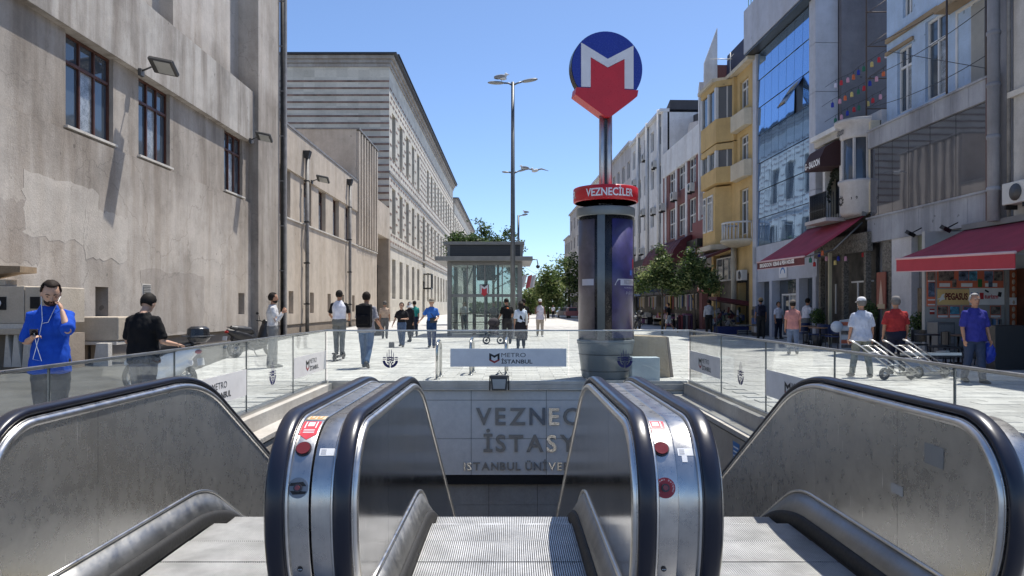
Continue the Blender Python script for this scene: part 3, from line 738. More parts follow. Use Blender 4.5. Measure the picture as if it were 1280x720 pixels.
# downpipe
r = site('downpipe', (XW + .62, 38.15, 0), 'dark full height downpipe at the corner between the two concrete buildings', 'downpipe')
MB().rod((XW + .50, 38.2, 0), (XW + .50, 38.2, 24), .10, 10).build('pipe', m_pipe, r)
MB().box(XW + .62, XW + .72, 38.05, 38.3, 0, 24).build('cable_duct', m_pipe2, r)
for k in range(10): MB().box(XW + .40, XW + .61, 38.08, 38.32, 1 + k * 2.3, 1.06 + k * 2.3).build('clamp', m_pipe2, r)

# --- annex B with five windows, B2 higher ribbed block and gateway
Bn = site('concrete_annex', (XW, 48, 0), 'lower beige concrete annex between the hall and the striped stone building', 'building')
wB = [(39.2, 41.3), (43.9, 45.6), (47.3, 49.1), (51.1, 52.9), (55.0, 56.8)]
sB = [(y, y + .9, 1.1, 2.35) for y in (40.8, 45.1, 49.4, 53.4, 57.0)]
wall_grid(MB(), 38.0, 58.8, .5, 6.3, XW - .5, XW + .05, sB, 'y').build('lower_wall', m_cB, Bn)
MB().box(XW - .5, XW, 38, 67.5, 0, .5).build('plinth', m_plinth, Bn)
MB().box(XW - .4, XW - .36, 38, 58.8, .4, 2.5).build('slot_back', m_plinth, Bn)
wall_grid(MB(), 38.0, 58.8, 6.3, 9.0, XW - .5, XW, [(a, b, 6.4, 9.0) for a, b in wB], 'y').build('middle_wall', m_cB, Bn)
MB().box(XW - .5, XW + .1, 38, 58.8, 9.0, 11.35).build('band', m_cB, Bn, bevel=.01)
MB().box(XW - .5, XW + .14, 38, 58.8, 11.35, 11.47).build('coping', m_pipe2, Bn)
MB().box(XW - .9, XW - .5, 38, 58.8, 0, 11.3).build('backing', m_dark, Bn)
MB().box(-26, XW - .5, 38.2, 58.8, 11.0, 11.2).build('roof', m_cB, Bn)
MB().box(XW - .3, XW + .12, 38.0, 58.8, 6.28, 6.36).build('sill_ledge', m_sill, Bn)
for a, b in wB: win_left(Bn, a + .02, b - .02, 6.42, 8.98, XW - .34, cols=2)
B2 = site('ribbed_block', (XW, 63, 0), 'taller beige block with vertical ribs rising behind the annex roof', 'building')
MB().box(-24, XW, 58.8, 67.5, 6.35, 15.5).build('upper_body', m_cB, B2)
MB().box(-24, XW + .04, 58.8, 67.5, .5, 6.3).build('lower_body', m_cB, B2)
MB().box(XW - .1, XW + .12, 58.8, 67.5, 6.25, 6.36).build('ledge', m_sill, B2)
for k in range(8): MB().box(XW, XW + .22, 58.9 + k * 1.1, 59.3 + k * 1.1, 6.4, 15.4).build('rib', m_cB, B2)
MB().box(-24, XW + .26, 58.76, 67.5, 15.5, 15.62).build('coping', m_pipe2, B2)
G = site('gateway', (XW, 71, 0), 'deep shaded gateway with an iron gate between the annex and the striped building', 'gate')
MB().box(XW - .8, XW + .02, 67.5, 74.6, 8.2, 11.3).build('lintel', m_cB, G)
MB().box(XW - 3.5, XW - 3.3, 67.5, 74.6, 0, 8.2).build('back_wall', m_plinth, G)
gm = MB()
for k in range(30): gm.box(XW - 1.0, XW - .96, 67.7 + k * .23, 67.74 + k * .23, .1, 5.6)
for z in (.2, 2.6, 5.4): gm.box(XW - 1.02, XW - .94, 67.6, 74.5, z, z + .08)
tag(gm.build('iron_bars', P('iron_black', (.012, .012, .012), .5), G, merge=False), kind='stuff')
MB().box(XW - 2.5, XW + .1, 73.6, 74.6, 0, 8.2).build('jamb', m_plinth, G)
for (y, ztop, lb) in ((43.6, 10.6, 'dark drainpipe with a hopper head, left one of two on the beige annex'), (55.1, 10.9, 'dark drainpipe with a hopper head, right one of two on the beige annex')):
    r = site('drainpipe', (XW + .2, y, 0), lb, 'downpipe', 'drainpipes on the annex wall')
    x = XW + .30
    MB().rod((x, y, 0), (x, y, ztop - .4), .11, 10).build('pipe', m_pipe2, r)
    MB().prism([(x - .2, ztop), (x + .22, ztop), (x + .1, ztop - .45), (x - .1, ztop - .45)], 'y', y - .22, y + .22).build('hopper', m_pipe, r)
    for k in range(4): MB().box(x - .17, x + .13, y - .14, y + .14, 1.6 + 2.4 * k, 1.68 + 2.4 * k).build('clamp', m_pipe, r)
flood(45.2, 9.1, XW + .1, .9, 'small floodlight under the annex band, right of the left drainpipe')

# --- striped stone and brick building C
m_stone = tile_mat('striped_stone', (.60, .56, .48), (1.1, 1.1, .72), .16)
m_brickc = M('brick_course', (.27, .18, .145), .9, var=.3, scale=1.2, bmp=.3)
m_stone2 = concrete('ashlar', (.56, .53, .48), .35, .15)
m_roofd = P('roof_dark', (.03, .032, .04), .5); m_cor = concrete('cornice_stone', (.40, .38, .36), .5, .15)
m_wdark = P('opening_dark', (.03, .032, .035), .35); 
def striped(y0, y1, H_, xf, label, depth=32, nwin=True):
    r = site('striped_building', (xf, y0, 0), label, 'building')
    holes = []
    pitch = 5.05; y = y0 + 1.7
    wins = []
    k = 0
    while y + 2.4 < y1 - 1:
        if k == 5: wins.append((y + .8, y + 3.6, 6.9, 14.0, 1)); wins.append((y + .9, y + 3.4, .2, 5.0, 2)); y += 6.2
        else:
            for a, b in ((2.3, 6.4), (9.0, 13.7), (16.6, 21.4)): wins.append((y, y + 2.3, a, b, 0))
            y += pitch
        k += 1
    holes = [(a, b, c, d) for a, b, c, d, _ in wins]
    wall_grid(MB(), y0, y1, 0, H_, xf - .8, xf, holes, 'y').build('side_wall', m_stone, r)
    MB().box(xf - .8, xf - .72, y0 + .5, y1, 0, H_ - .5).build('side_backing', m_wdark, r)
    MB().box(xf - depth, xf - .8, y0, y0 + .8, 0, H_).build('front_wall', m_stone, r)
    MB().box(xf - depth, xf - .8, y1 - .5, y1, 0, H_).build('rear_wall', m_stone, r)
    for a, b, c, d, t in wins:
        if b > 165 and y0 < 100: pass
        w = MB(); w.box(xf - .5, xf - .42, a, a + .12, c, d).box(xf - .5, xf - .42, b - .12, b, c, d).box(xf - .5, xf - .42, (a + b) / 2 - .05, (a + b) / 2 + .05, c, d)
        for q in range(1, 4): w.box(xf - .5, xf - .43, a + .12, b - .12, c + (d - c) * q / 4 - .05, c + (d - c) * q / 4 + .05)
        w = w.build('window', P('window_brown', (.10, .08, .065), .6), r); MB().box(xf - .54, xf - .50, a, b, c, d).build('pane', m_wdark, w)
    # brick courses: unbroken on the front, dashes between openings on the side
    nz = int((H_ - 1.2 - 8.0) / .70)
    for k in range(int((H_ - 1.0) / .70) - 2):
        z = 1.6 + k * .70
        if z > H_ - 1.2: break
        if y0 < 100: MB().box(xf - depth, xf - .02, y0 - .05, y0 + .02, z, z + .17).build('brick_course', m_brickc, r)
    ds = MB(); sh_ = MB()
    for k in range(nz):
        z = 8.0 + k * .70
        y = y0 + .3 + (k % 2) * .5
        while y < y1 - 1:
            L = 1.05
            if not any(a - .2 < y + L and y < b + .1 and c - .1 < z < d + .1 for a, b, c, d in holes):
                ds.box(xf - .02, xf + .035, y, y + L, z, z + .16)
            y += 1.7
    tag(ds.build('brick_dashes', m_brickc, r, merge=False), kind='stuff')
    if y0 < 100:
        for z in (7.55, 14.9): MB().box(xf - .05, xf + .10, y0 - .02, y1, z, z + .22).build('string_course', m_cor, r)
    # cornice
    for i, (zz, o_) in enumerate(((H_ - .30, .12), (H_ + .07, .28), (H_ + .42, .5))):
        MB().box(xf - depth, xf + o_, y0 - o_, y1 + o_ * .5, zz, zz + .33).build('cornice', m_cor, r)
    MB().box(xf - depth, xf + .85, y0 - .85, y1 + .5, H_ + .77, H_ + .93).build('roof_edge', m_roofd, r)
    MB().add([(xf - depth, y0, H_ + 1), (xf + 1, y0, H_ + 1), (xf + 1, y1, H_ + 1), (xf - depth, y1, H_ + 1), (xf - depth / 2, y0 + 14, H_ + 3.5), (xf - depth / 2, y1 - 14, H_ + 3.5)], [(0, 1, 4), (1, 2, 5, 4), (2, 3, 5), (3, 0, 4, 5)]).build('roof', m_roofd, r)
    return r
Cb = striped(74.6, 155, 25.8, XW, 'long striped stone and brick building with tall narrow windows, nearer of the two')
Db = striped(164, 240, 24.5, XW - .4, 'further striped stone building, glimpsed beyond the first one above the lift kiosk')
# small bits by its wall
r = site('wall_balcony', (XW, 104, 0), 'dark caged unit on the striped building wall above the walkers', 'balcony')
cg = MB(); cg.box(XW, XW + 1.1, 103.0, 105.5, 3.9, 4.1)
for k in range(12): cg.box(XW + 1.05, XW + 1.1, 103 + k * .22, 103.05 + k * .22, 4.1, 6.0)
cg.box(XW, XW + 1.1, 103, 105.5, 5.95, 6.05).build('cage', P('iron_black'), r, merge=False)

# --- masonry boxes against the foot of the hall
m_blk_st = concrete('block_stone', (.50, .44, .36), .35, .2)
r = site('stone_cabinet', (-11.9, 17, 0), 'large beige stone cabinet with a dark hatch on corbels at the left edge', 'cabinet')
MB().box(XW + .06, WX(30, 17), 17.0, 18.4, 1.10, 1.97).build('body', m_blk_st, r, bevel=.02)
MB().box(WX(30.8, 17), WX(62, 17), 17.0, 18.4, 1.10, 1.95).build('side_body', m_blk_st, r, bevel=.02)
MB().box(WX(38, 17), WX(50, 17), 16.985, 17.0, 1.45, 1.72).build('hatch', m_dark, r)
MB().box(XW + .1, WX(8, 17), 16.985, 17.0, 1.42, 1.72).build('recess', m_dark, r)
MB().ell((WX(-1, 17), 16.93, 1.57), (.09, .05, .09)).build('bulb', m_swh, r)
MB().box(XW + .06, WX(31, 17), 16.8, 18.4, .86, 1.0).build('shelf', m_blk_st, r, bevel=.015)
MB().box(XW + .06, WX(34, 17), 16.9, 18.4, 1.0, 1.1).build('corbel', m_sill, r)
for a, b in ((8, 13), (18, 25), (31, 36)): MB().prism([(WX(a, 17), .12), (WX(b + 5, 17), .12), (WX(b, 17), .86), (WX(a + 3, 17), .86)], 'y', 16.9, 17.3).build('bracket', m_sill, r)
MB().box(XW + .06, WX(62, 17), 17.3, 18.4, 0, .86).build('base', m_plinth, r)
r = site('stone_trough', (-10.6, 19, 0), 'plain beige stone trough on two pedestals between the two standing men', 'trough')
MB().box(WX(91, 19), WX(148, 19), 19, 20.1, .62, 1.23).build('trough', m_blk_st, r, bevel=.03)
MB().box(WX(90, 19) - .05, WX(147, 19), 18.95, 19.4, .52, .60).build('slab', m_sill, r)
for a, b in ((94, 104), (108, 114)): MB().box(WX(a, 19), WX(b, 19), 19.2, 20.0, 0, .52).build('pedestal', m_plinth, r)
MB().prism([(WX(116, 18.6), 0), (WX(135, 18.6), 0), (WX(135, 18.6), .58), (WX(120, 18.6), .58)], 'y', 18.6, 18.8).build('panel', m_sill, r, bevel=.01)
MB().box(WX(150, 19), WX(156, 19), 19.5, 19.8, 0, .9).build('pillar', m_blk_st, r)
r = site('timber_ledge', (-11.9, 17, 2.3), 'weathered timber ledge jutting from the wall at the far left', 'ledge')
MB().prism([(XW + .06, 2.45), (WX(25, 17), 2.42), (WX(25, 17), 2.28), (WX(6, 17), 2.26), (XW + .06, 2.12)], 'y', 17.0, 17.6).build('board', M('old_timber', (.30, .22, .14), .9, var=.3, bmp=.4), r)
MB().box(XW + .06, WX(3, 17), 17.1, 17.5, 1.98, 2.12).build('block', m_blk_st, r)
# ================================================= RIGHT ROW (row coordinates: x = distance along the street, y = out from the row line, z up)
RA = pi / 2 + .030
def RW(s, out=0.0, z=0.0):
    """row coordinates to world"""
    return Vector((13.8 - .030 * s - out, s, z))
def rsite(name, s, label, cat, group=None, out=0.0, z=0.0):
    p = RW(s, out, z); o = empty(name, p, RA, label, cat, group); OFF[o.name] = (s, out, z); return o
def rs(px, out=0.0): return (13.8 - out) / ((px - 640) / FPX + .030)
def rz(py, s): return EYE - (py - HZ) * s / FPX
def win_r(parent, s0, s1, z0, z1, y, cols=2, rowz=.72, fw=.08, mf=None, pane=None, depth=.07, single=False):
    """window in a right-row facade (faces +y in row coordinates)"""
    mf = mf or m_wfr; pane = pane or m_win; mb = MB()
    mb.box(s0, s0 + fw, y - depth, y, z0, z1).box(s1 - fw, s1, y - depth, y, z0, z1).box(s0 + fw, s1 - fw, y - depth, y, z0, z0 + fw).box(s0 + fw, s1 - fw, y - depth, y, z1 - fw, z1)
    ss = [s0 + fw + (s1 - s0 - 2 * fw) * k / cols for k in range(cols + 1)]; zt = z0 + (z1 - z0) * rowz
    for s in ss[1:-1]: mb.box(s - fw / 2, s + fw / 2, y - depth, y + .003, z0 + fw, z1 - fw)
    if rowz < 1: mb.box(s0 + fw, s1 - fw, y - depth, y + .006, zt - fw / 2, zt + fw / 2)
    w = mb.build('window', mf, parent); zs = [z0 + fw, zt, z1 - fw] if rowz < 1 else [z0 + fw, z1 - fw]
    if single: MB().box(ss[0], ss[-1], y - depth + .01, y - depth + .02, zs[0], zs[-1]).build('pane', pane, w)
    else:
        for i in range(cols):
            for j in range(len(zs) - 1): MB().box(ss[i], ss[i + 1], y - depth + .01, y - depth + .02, zs[j], zs[j + 1]).build('pane', pane if (i + j) % 3 else m_curt, w)
    return w
m_wfr = P('white_frame', (.62, .62, .61), .45)
m_wh = concrete('white_render', (.76, .77, .78), .35, .12); m_wh2 = concrete('grey_white_render', (.56, .55, .56), .4, .15)
m_maroon = concrete('maroon_render', (.24, .115, .11), .2, .12); m_red_f = P('maroon_fascia', (.16, .02, .022), .5)
m_yel = concrete('yellow_render', (.60, .43, .20), .3, .12); m_ylt = concrete('cream_render', (.62, .56, .44), .3, .1)
m_nav = P('navy_roof', (.02, .022, .055), .6); m_dgr = concrete('dark_roof', (.09, .09, .10), .2, .2)
m_acw = P('ac_white', (.55, .55, .53), .5); m_acd = P('ac_grille', (.06, .06, .06), .5)
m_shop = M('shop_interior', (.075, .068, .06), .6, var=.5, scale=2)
ac_n = [0]
def ac(s, out, z, label, small=True, grp='air conditioners on the right hand facades'):
    r = rsite('air_conditioner', s, label, 'air conditioner', grp, out, z)
    MB().box(s - .42, s + .42, out, out + .32, z, z + .56).build('casing', m_acw, r, bevel=.02)
    mb = MB(); mb.lathe([(0, 0), (.2, 0), (.22, .01), (.22, .02)], (0, 0, 0), 14)
    mb.v = [(s - .1 + v[0], out + .322 + v[2], z + .28 + v[1]) for v in mb.v]; mb.build('fan_grille', m_acd, r)
    for u in (-.35, .3): MB().box(s + u, s + u + .05, out - .02, out + .3, z - .12, z - .004).build('bracket', P('iron_black'), r)
# ---- A: tall white block with drains (px 775-833) and neighbours beyond
def block(name, s0, s1, H_, mat, label, floors, bays, z0=4.6, fh=3.2, wv=1.5, wh=1.7, depth=14, out=0, ground=True, back=True, col2=None, fins=()):
    r = rsite(name, s0, label, 'building', out=out)
    holes = []; bw = (s1 - s0) / bays
    for f in range(floors):
        for b in range(bays):
            c = s0 + bw * (b + .5); z = z0 + f * fh
            if z + wh < H_ - .4: holes.append((c - wv / 2, c + wv / 2, z, z + wh))
    if ground: holes.append((s0 + .6, s1 - .6, 0, 3.1))
    wall_grid(MB(), s0, s1, 0, H_, out - .35, out, holes).build('wall', mat, r)
    MB().box(s0 + .01, s1 - .01, out - depth, out - .5, 0, H_ - .02).build('body', mat, r)
    MB().box(s0, s0 + .01, out - .5, out - .35, 0, H_).build('seam', m_dark, r)
    if ground:
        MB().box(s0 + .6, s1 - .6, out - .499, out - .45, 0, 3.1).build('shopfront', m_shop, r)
        holes.pop()
    for a, b, c, d in holes: win_r(r, a, b, c, d, out - .15, cols=2, rowz=1, single=True)
    MB().box(s0 - .05, s1 + .05, out - .5, out + .25, H_, H_ + .25).build('parapet', mat, r)
    return r
block('far_house', 128, 137, 13.5, m_wh2, 'farthest pale house of the right row, peeking out left of the totem', 3, 4, wv=1.6)
block('apartment_block', 100, 128, 17.0, m_wh2, 'far white apartment block behind the totem pole with a stepped roof', 4, 6, wv=1.8)
block('apartment_block', 84, 100, 17.6, m_wh, 'white apartment block with rooftop railing seen just right of the totem pole', 5, 4, wv=1.7)
r = block('apartment_block', 72.5, 84, 17.4, m_wh2, 'plain grey-white block between the railed block and the drain-lined block', 4, 4, wv=1.4)
A1 = block('apartment_block', 59.2, 72.5, 17.0, m_wh, 'white apartment block lined with drainpipes and air conditioners, right of the totem', 5, 5, wv=1.2, z0=5)
for s in (60.2, 64.6, 68.5): MB().rod((s, .15, 4), (s, .15, 17.4), .14, 8).build('drainpipe', m_wfr, A1)
MB().prism([(59.4, 17.25), (63.5, 17.25), (63.5, 17.9), (61.5, 17.4), (59.4, 18.0)], 'y', -8, -.6).build('attic', m_dgr, A1)
for s, z, w_ in ((61.8, 13.0, 'third floor, nearest edge'), (66.3, 9.6, 'second floor, middle bay'), (70.4, 12.9, 'third floor, far edge'), (65.8, 14.4, 'topmost of them all, middle bay'), (62.2, 9.2, 'second floor, nearest edge'), (70.6, 6.4, 'lowest one, far edge'), (67, 6.2, 'lowest one, middle bay')):
    ac(s, .01, z, 'white air conditioner on the drain-lined block, ' + w_)
# shop signs and canopies at their feet
m_canvas_d = P('canvas_dark', (.03, .028, .03), .8); m_green = P('sign_green', (.02, .045, .025), .6)
r = rsite('shop_canopy', 66, 'dark lettered shop fascia running along the foot of the white block behind the street trees', 'canopy')
mb = MB(); mb.box(60, 82, 0, .5, 4.1, 5.6); mb.m = 1
text(mb, 'PASTANE  CAFE  RESTAURANT', (71.0, .52, 4.5), (-1, 0, 0), (0, 0, 1), .55, width=10.5, bold=.02); mb.build('fascia', [m_canvas_d, P('letter_cream', (.5, .42, .3), .5)], r)
MB().prism([(0, 4.0), (2.2, 3.2), (2.2, 3.1), (0, 3.9)], 'x', 60, 80).build('awning', m_green, r)
# ---- B: white piers with maroon infill, big maroon barrel awning
Bw = rsite('pier_fronted_building', 48.4, 'building with white piers and maroon infill panels beside the yellow house', 'building')
def zline(s): return 13.3
hB = []
for s0, s1 in ((49.8, 51.6), (52.6, 54.4), (55.4, 57.2)):
    for z in (6.6, 9.9): hB.append((s0, s1, z, z + 2.3))
wall_grid(MB(), 48.4, 59.2, 0, 12.9, -.4, 0, hB + [(49, 58.6, 0, 5.0)]).build('wall', m_maroon, Bw)
for a, b, c, d in hB: win_r(Bw, a, b, c, d, -.1, cols=2, rowz=.5)
for s in (48.4, 52.1, 54.9, 58.2): MB().box(s - .18, s + .22, -.05, .07, 5.4, 11.6).build('pier', m_wh, Bw, bevel=.02)
MB().box(47.9, 58.8, -.6, .12, 11.6, 13.5).build('parapet', m_wh, Bw, bevel=.03)
MB().box(48.5, 59.1, -9, -.41, 5.0, 12.9).build('body', m_wh2, Bw)
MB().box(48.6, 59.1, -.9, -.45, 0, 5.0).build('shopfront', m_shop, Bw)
MB().prism([(48.4, 13.5), (59.1, 13.5), (59.1, 16.7), (48.4, 15.2)], 'y', -9, -2.4).build('attic', m_dgr, Bw)
mb = MB()
for k in range(5): mb.box(49 + k * 1.8, 49.12 + k * 1.8, -2.38, -2.3, 13.5, 15.5)
mb.box(48.6, 57, -2.39, -2.28, 14.6, 14.7).build('attic_frame', m_wfr, Bw)
MB().prism([(49.5, 14.2), (56.5, 14.4), (56, 15.3)], 'y', -2.4, -1.2).build('attic_canopy', m_wh2, Bw)
for s, z, w_ in ((57.7, 8.9, 'far left'), (54.0, 9.2, 'middle'), (49.4, 9.1, 'right, nearest')): ac(s, .3, z, 'air conditioner on the maroon and white piered building, %s of its three' % w_)
# narrow tower with pointed white fin
Fn = rsite('fin_tower', 46.4, 'narrow maroon tower with a tall pointed white fin on its edge', 'building')
MB().box(46.5, 48.35, -6, -.1, 4, 16.6).build('body', m_maroon, Fn)
MB().prism([(46.6, 4.0), (46.8, 4.0), (46.8, 15.0), (46.6, 15.0)], 'y', -.1, .38).build('pier', m_wh, Fn)
mb = MB(); mb.add([(48.1, .25, 4), (48.36, .25, 4), (48.36, .25, 15.6), (48.1, .25, 16), (48.1, -.1, 4), (48.36, -.1, 4), (48.36, -.1, 15.6), (48.1, -.1, 16)], [(0, 1, 2, 3), (4, 7, 6, 5), (0, 4, 5, 1), (1, 5, 6, 2), (2, 6, 7, 3), (3, 7, 4, 0)]); mb.build('pier', m_wh, Fn)
mb = MB(); o1, o2 = .40, -.42
mb.add([(46.6, o1, 16.7), (46.6, o2, 18.9), (46.6, o2, 4.0), (46.6, o1, 4.0), (46.45, o1, 16.7), (46.45, o2, 18.9), (46.45, o2, 4.0), (46.45, o1, 4.0)], [(0, 1, 2, 3), (7, 6, 5, 4), (0, 4, 5, 1), (1, 5, 6, 2), (2, 6, 7, 3), (3, 7, 4, 0)]); mb.build('fin', m_wh, Fn)
for z in (5.2, 9.0, 12.6): MB().box(46.9, 48.05, .0, .12, z, z + 2.2).build('window_bay', m_maroon, Fn); 
for z in (5.2, 9.0, 12.6): win_r(Fn, 47.0, 47.95, z + .3, z + 2.0, .2, cols=1, rowz=1)
r = rsite('barrel_awning', 54, 'big dark maroon barrel awning above the shops behind the street trees', 'awning')
m_mar = P('awning_maroon', (.085, .012, .018), .75)
pr = [(0, 6.3), (.5, 6.25), (1.1, 5.9), (1.55, 5.3), (1.75, 4.75), (1.70, 4.7), (0, 4.7)]
MB().prism(pr, 'x', 49.5, 59.0).build('canopy', m_mar, r)
for k in range(8): MB().prism([(a * 1.008 + .004, b + .012) for a, b in pr], 'x', 50.0 + k * 1.2, 50.05 + k * 1.2).build('seam', m_red_f, r)
MB().box(46.6, 49.4, -.05, .35, 4.9, 7.0).build('side_fascia', m_red_f, r)
MB().box(47, 50, .36, .7, 5.3, 5.8).build('spotlight_rail', P('iron_black'), r)

# ---- C: yellow house with bays and balcony
C_ = rsite('yellow_house', 38.9, 'narrow yellow house with projecting bays and a white balcony', 'building')
s0, s1 = 38.9, 46.3
hC = [(39.7, 41.0, 5.4, 7.9), (39.7, 41.0, 9.3, 10.8), (39.7, 41.0, 12.3, 13.8), (39.6, 41.2, 0, 3.3), (42.0, 45.9, 0, 4.6)]
wall_grid(MB(), s0, s1, 0, 14.35, -.4, 0, hC).build('wall', m_yel, C_)
MB().box(s0 + .02, s1 - .02, -9, -.45, 0, 14.3).build('body', m_yel, C_)
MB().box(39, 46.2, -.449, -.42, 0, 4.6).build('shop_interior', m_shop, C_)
for a, b, c, d in hC[:3]: win_r(C_, a, b, c, d, -.12, cols=2, rowz=.7)
# two stacked bays, canted
for z0, z1, zb2 in ((8.5, 10.72, .9), (10.8, 14.3, 1.35)):
    poly = [(41.6, .0), (42.3, .95), (45.3, .95), (46.2, .0)]
    MB().prism(poly, 'z', z0, z0 + zb2).build('bay_base', m_yel, C_, bevel=.015)
    MB().prism(poly, 'z', z1 - .35, z1).build('bay_head', m_yel, C_, bevel=.015)
    MB().prism([(41.75, 0), (42.35, .85), (45.2, .85), (46.0, 0)], 'z', z0 + zb2, z1 - .35).build('bay_core', m_win, C_)
    for a, b in ((42.3, 42.55), (43.7, 43.9), (45.1, 45.35)): MB().box(a, b, .80, .96, z0 + zb2, z1 - .35).build('mullion', m_wfr, C_)
    MB().box(42.0, 42.12, .25, .42, z0 + zb2, z1 - .35).build('mullion', m_wfr, C_)
    MB().box(41.5, 41.75, -.1, .2, z0, z1).build('corner_post', m_yel, C_)
    # shallow curved cream balcony panel beside
    MB().prism([(39.1, 0), (39.3, .38), (41.3, .45), (41.6, 0)], 'z', z0 - .1 + (.4 if z0 > 10 else 0), z0 + .8 + (.4 if z0 > 10 else 0)).build('balcony_panel', m_ylt, C_, bevel=.04)
# lower bay with tall window
MB().prism([(42.4, 0), (43.0, .8), (45.4, .8), (46.1, 0)], 'z', 5.05, 8.4).build('lower_bay', m_yel, C_, bevel=.02)
win_r(C_, 43.3, 44.3, 5.9, 8.0, .86, cols=1, rowz=.8); win_r(C_, 44.6, 45.2, 5.9, 8.0, .86, cols=1, rowz=.8)
MB().prism([(42.0, 0), (42.8, 1.1), (45.6, 1.1), (46.3, 0)], 'z', 4.75, 5.05).build('ledge', m_ylt, C_, bevel=.03)
# balcony with white balusters
MB().lathe([(0, 0), (.9, 0), (1.25, .22), (1.25, .34), (0, .34)], (40.35, 0, 4.75), 18, 0, pi).build('balcony_slab', m_ylt, C_)
bl = MB()
for k in range(17):
    a = pi * k / 16; bl.rod((40.35 + 1.15 * cos(a), 1.15 * sin(a), 5.1), (40.35 + 1.15 * cos(a), 1.15 * sin(a), 5.95), .035, 6)
bl.tube([(40.35 + 1.15 * cos(pi * k / 16), 1.15 * sin(pi * k / 16), 5.98) for k in range(17)], .05)
bl.build('balcony_railing', m_wfr, C_)
MB().box(38.7, 46.4, -.5, .4, 14.35, 14.55).build('cornice', m_ylt, C_)
MB().prism([(42.0, .0), (42.5, 1.1), (45.5, 1.1), (46.3, 0)], 'z', 14.31, 14.5).build('bay_cornice', m_ylt, C_)
MB().prism([(38.9, 14.56), (46.4, 14.56), (46.0, 17.0), (42.5, 17.0), (38.9, 16.4)], 'y', -8, -.9).build('roof', m_nav, C_)
an = MB(); an.rod((44.8, -.7, 15.0), (44.8, -.7, 16.8), .03).rod((44.8, -.8, 16.4), (44.8, .5, 16.4), .03); an.rod((44.2, -.7, 16.5), (45.4, -.7, 16.5), .02).build('aerial', m_wfr, C_)
MB().rod((41.45, .2, 0), (41.45, .2, 4.9), .16, 10).build('column', m_ylt, C_)
MB().prism([(0, 4.95), (1.7, 4.3), (1.7, 4.15), (0, 4.8)], 'x', 41.7, 46.1).build('small_canopy', P('canopy_rust', (.14, .04, .035), .7), C_)
MB().box(41.7, 46.1, 1.70, 1.74, 4.0, 4.32).build('canopy_valance', m_wfr, C_)
win_r(C_, 42.2, 45.6, 3.0, 4.4, -.1, cols=3, rowz=1)
r = rsite('shop_sign', 43, 'red framed shop sign with three white lines under the yellow house canopy', 'sign', out=1.2, z=2.4)
mb = MB(); mb.box(42.0, 44.9, 1.2, 1.28, 2.35, 3.25); mb.m = 1
for k, t in enumerate(('RESTAURANT', 'LOKANTA', 'KEBAP')): text(mb, t, (43.4, 1.285, 2.98 - k * .25), (-1, 0, 0), (0, 0, 1), .16, width=(1.5, 1.5, 1.0)[k], bold=.03, align='c')
for c in (42.3, 44.55):
    for q in range(10): a0, a1 = 2 * pi * q / 10, 2 * pi * (q + 1) / 10; mb.add([(c + .17 * cos(a0), 1.285, 2.8 + .3 * sin(a0)), (c + .17 * cos(a1), 1.285, 2.8 + .3 * sin(a1)), (c + .12 * cos(a1), 1.285, 2.8 + .23 * sin(a1)), (c + .12 * cos(a0), 1.285, 2.8 + .23 * sin(a0))], [(0, 1, 2, 3)])
mb.build('board', [P('sign_red', (.30, .03, .025), .5), P('sign_cream', (.6, .55, .5), .5)], r)
ac(40.2, .02, 2.9, 'air conditioner low on the yellow house, by the door')
ac(46.9, .95, 4.6, 'boxy air conditioner at the corner of the piered building awning')

# ---- D: blue glass building
D_ = rsite('glass_office', 31.0, 'office with blue mirrored curtain wall and one open window pane', 'building')
m_blue = mirror_glass('blue_mirror_glass', (.26, .43, .68), .03, .85, .008)
m_alu = concrete('aluminium_cladding', (.50, .53, .60), .25, .1, fine=.1); m_dgrey = concrete('dark_grey_wall', (.175, .175, .20), .25, .2)
sE, sF = 31.5, 39.05; o0 = .0
MB().box(sE, sF - .02, -10, -.5, 0, 17.0).build('core', m_dgrey, D_)
zr = [14.55, 13.12, 11.7, 10.27, 8.84, 7.42, 6.0, 4.6]
nc = 7; w = (38.45 - 32.0) / nc
for i in range(7):
    for j in range(7):
        if (i, j) in ((1, 2),): continue
        a = 32.0 + i * w; tl = random.uniform(.040, .047); pz = MB(); u0, u1, za, zb_ = a + .012, a + w - .012, zr[j + 1] + .012, zr[j] - .012
        pz.add([(u0, -.04, za), (u1, -.04, za), (u1, -.04 - tl, zb_), (u0, -.04 - tl, zb_), (u0, -.06, za), (u1, -.06, za), (u1, -.06 - tl, zb_), (u0, -.06 - tl, zb_)], [(0, 1, 2, 3), (7, 6, 5, 4), (0, 4, 5, 1), (1, 5, 6, 2), (2, 6, 7, 3), (3, 7, 4, 0)]); pz.build('pane', m_blue, D_)
MB().box(31.99, 38.46, -.30, -.115, 4.6, 14.55).build('curtain_frame', P('frame_black', (.02, .022, .026), .4), D_)
# opened pane, hinged at its top
a = 32.0 + w; zt, zb_ = zr[2], zr[3]
mb = MB(); mb.add([(a, -.05, zt), (a + w, -.05, zt), (a + w, .75, zb_ + .25), (a, .75, zb_ + .25), (a, -.09, zt), (a + w, -.09, zt), (a + w, .70, zb_ + .22), (a, .70, zb_ + .22)], [(0, 1, 2, 3), (7, 6, 5, 4), (0, 4, 5, 1), (1, 5, 6, 2), (2, 6, 7, 3), (3, 7, 4, 0)])
mb.build('open_pane', m_blue, D_)
for k in range(5): MB().box(sE - .12, 32.0, -.9, .06, 4.4 + k * 2.06, 4.4 + (k + 1) * 2.06 - .02).build('corner_panel', m_alu, D_)
for k in range(7): a = 31.4 + k * 1.09; MB().box(a, a + 1.08, -.5, .48, 14.7, 16.95).build('parapet_panel', m_alu, D_)
MB().box(31.4, 39.0, -.45, .44, 14.58, 14.69).build('soffit', P('frame_black'), D_)
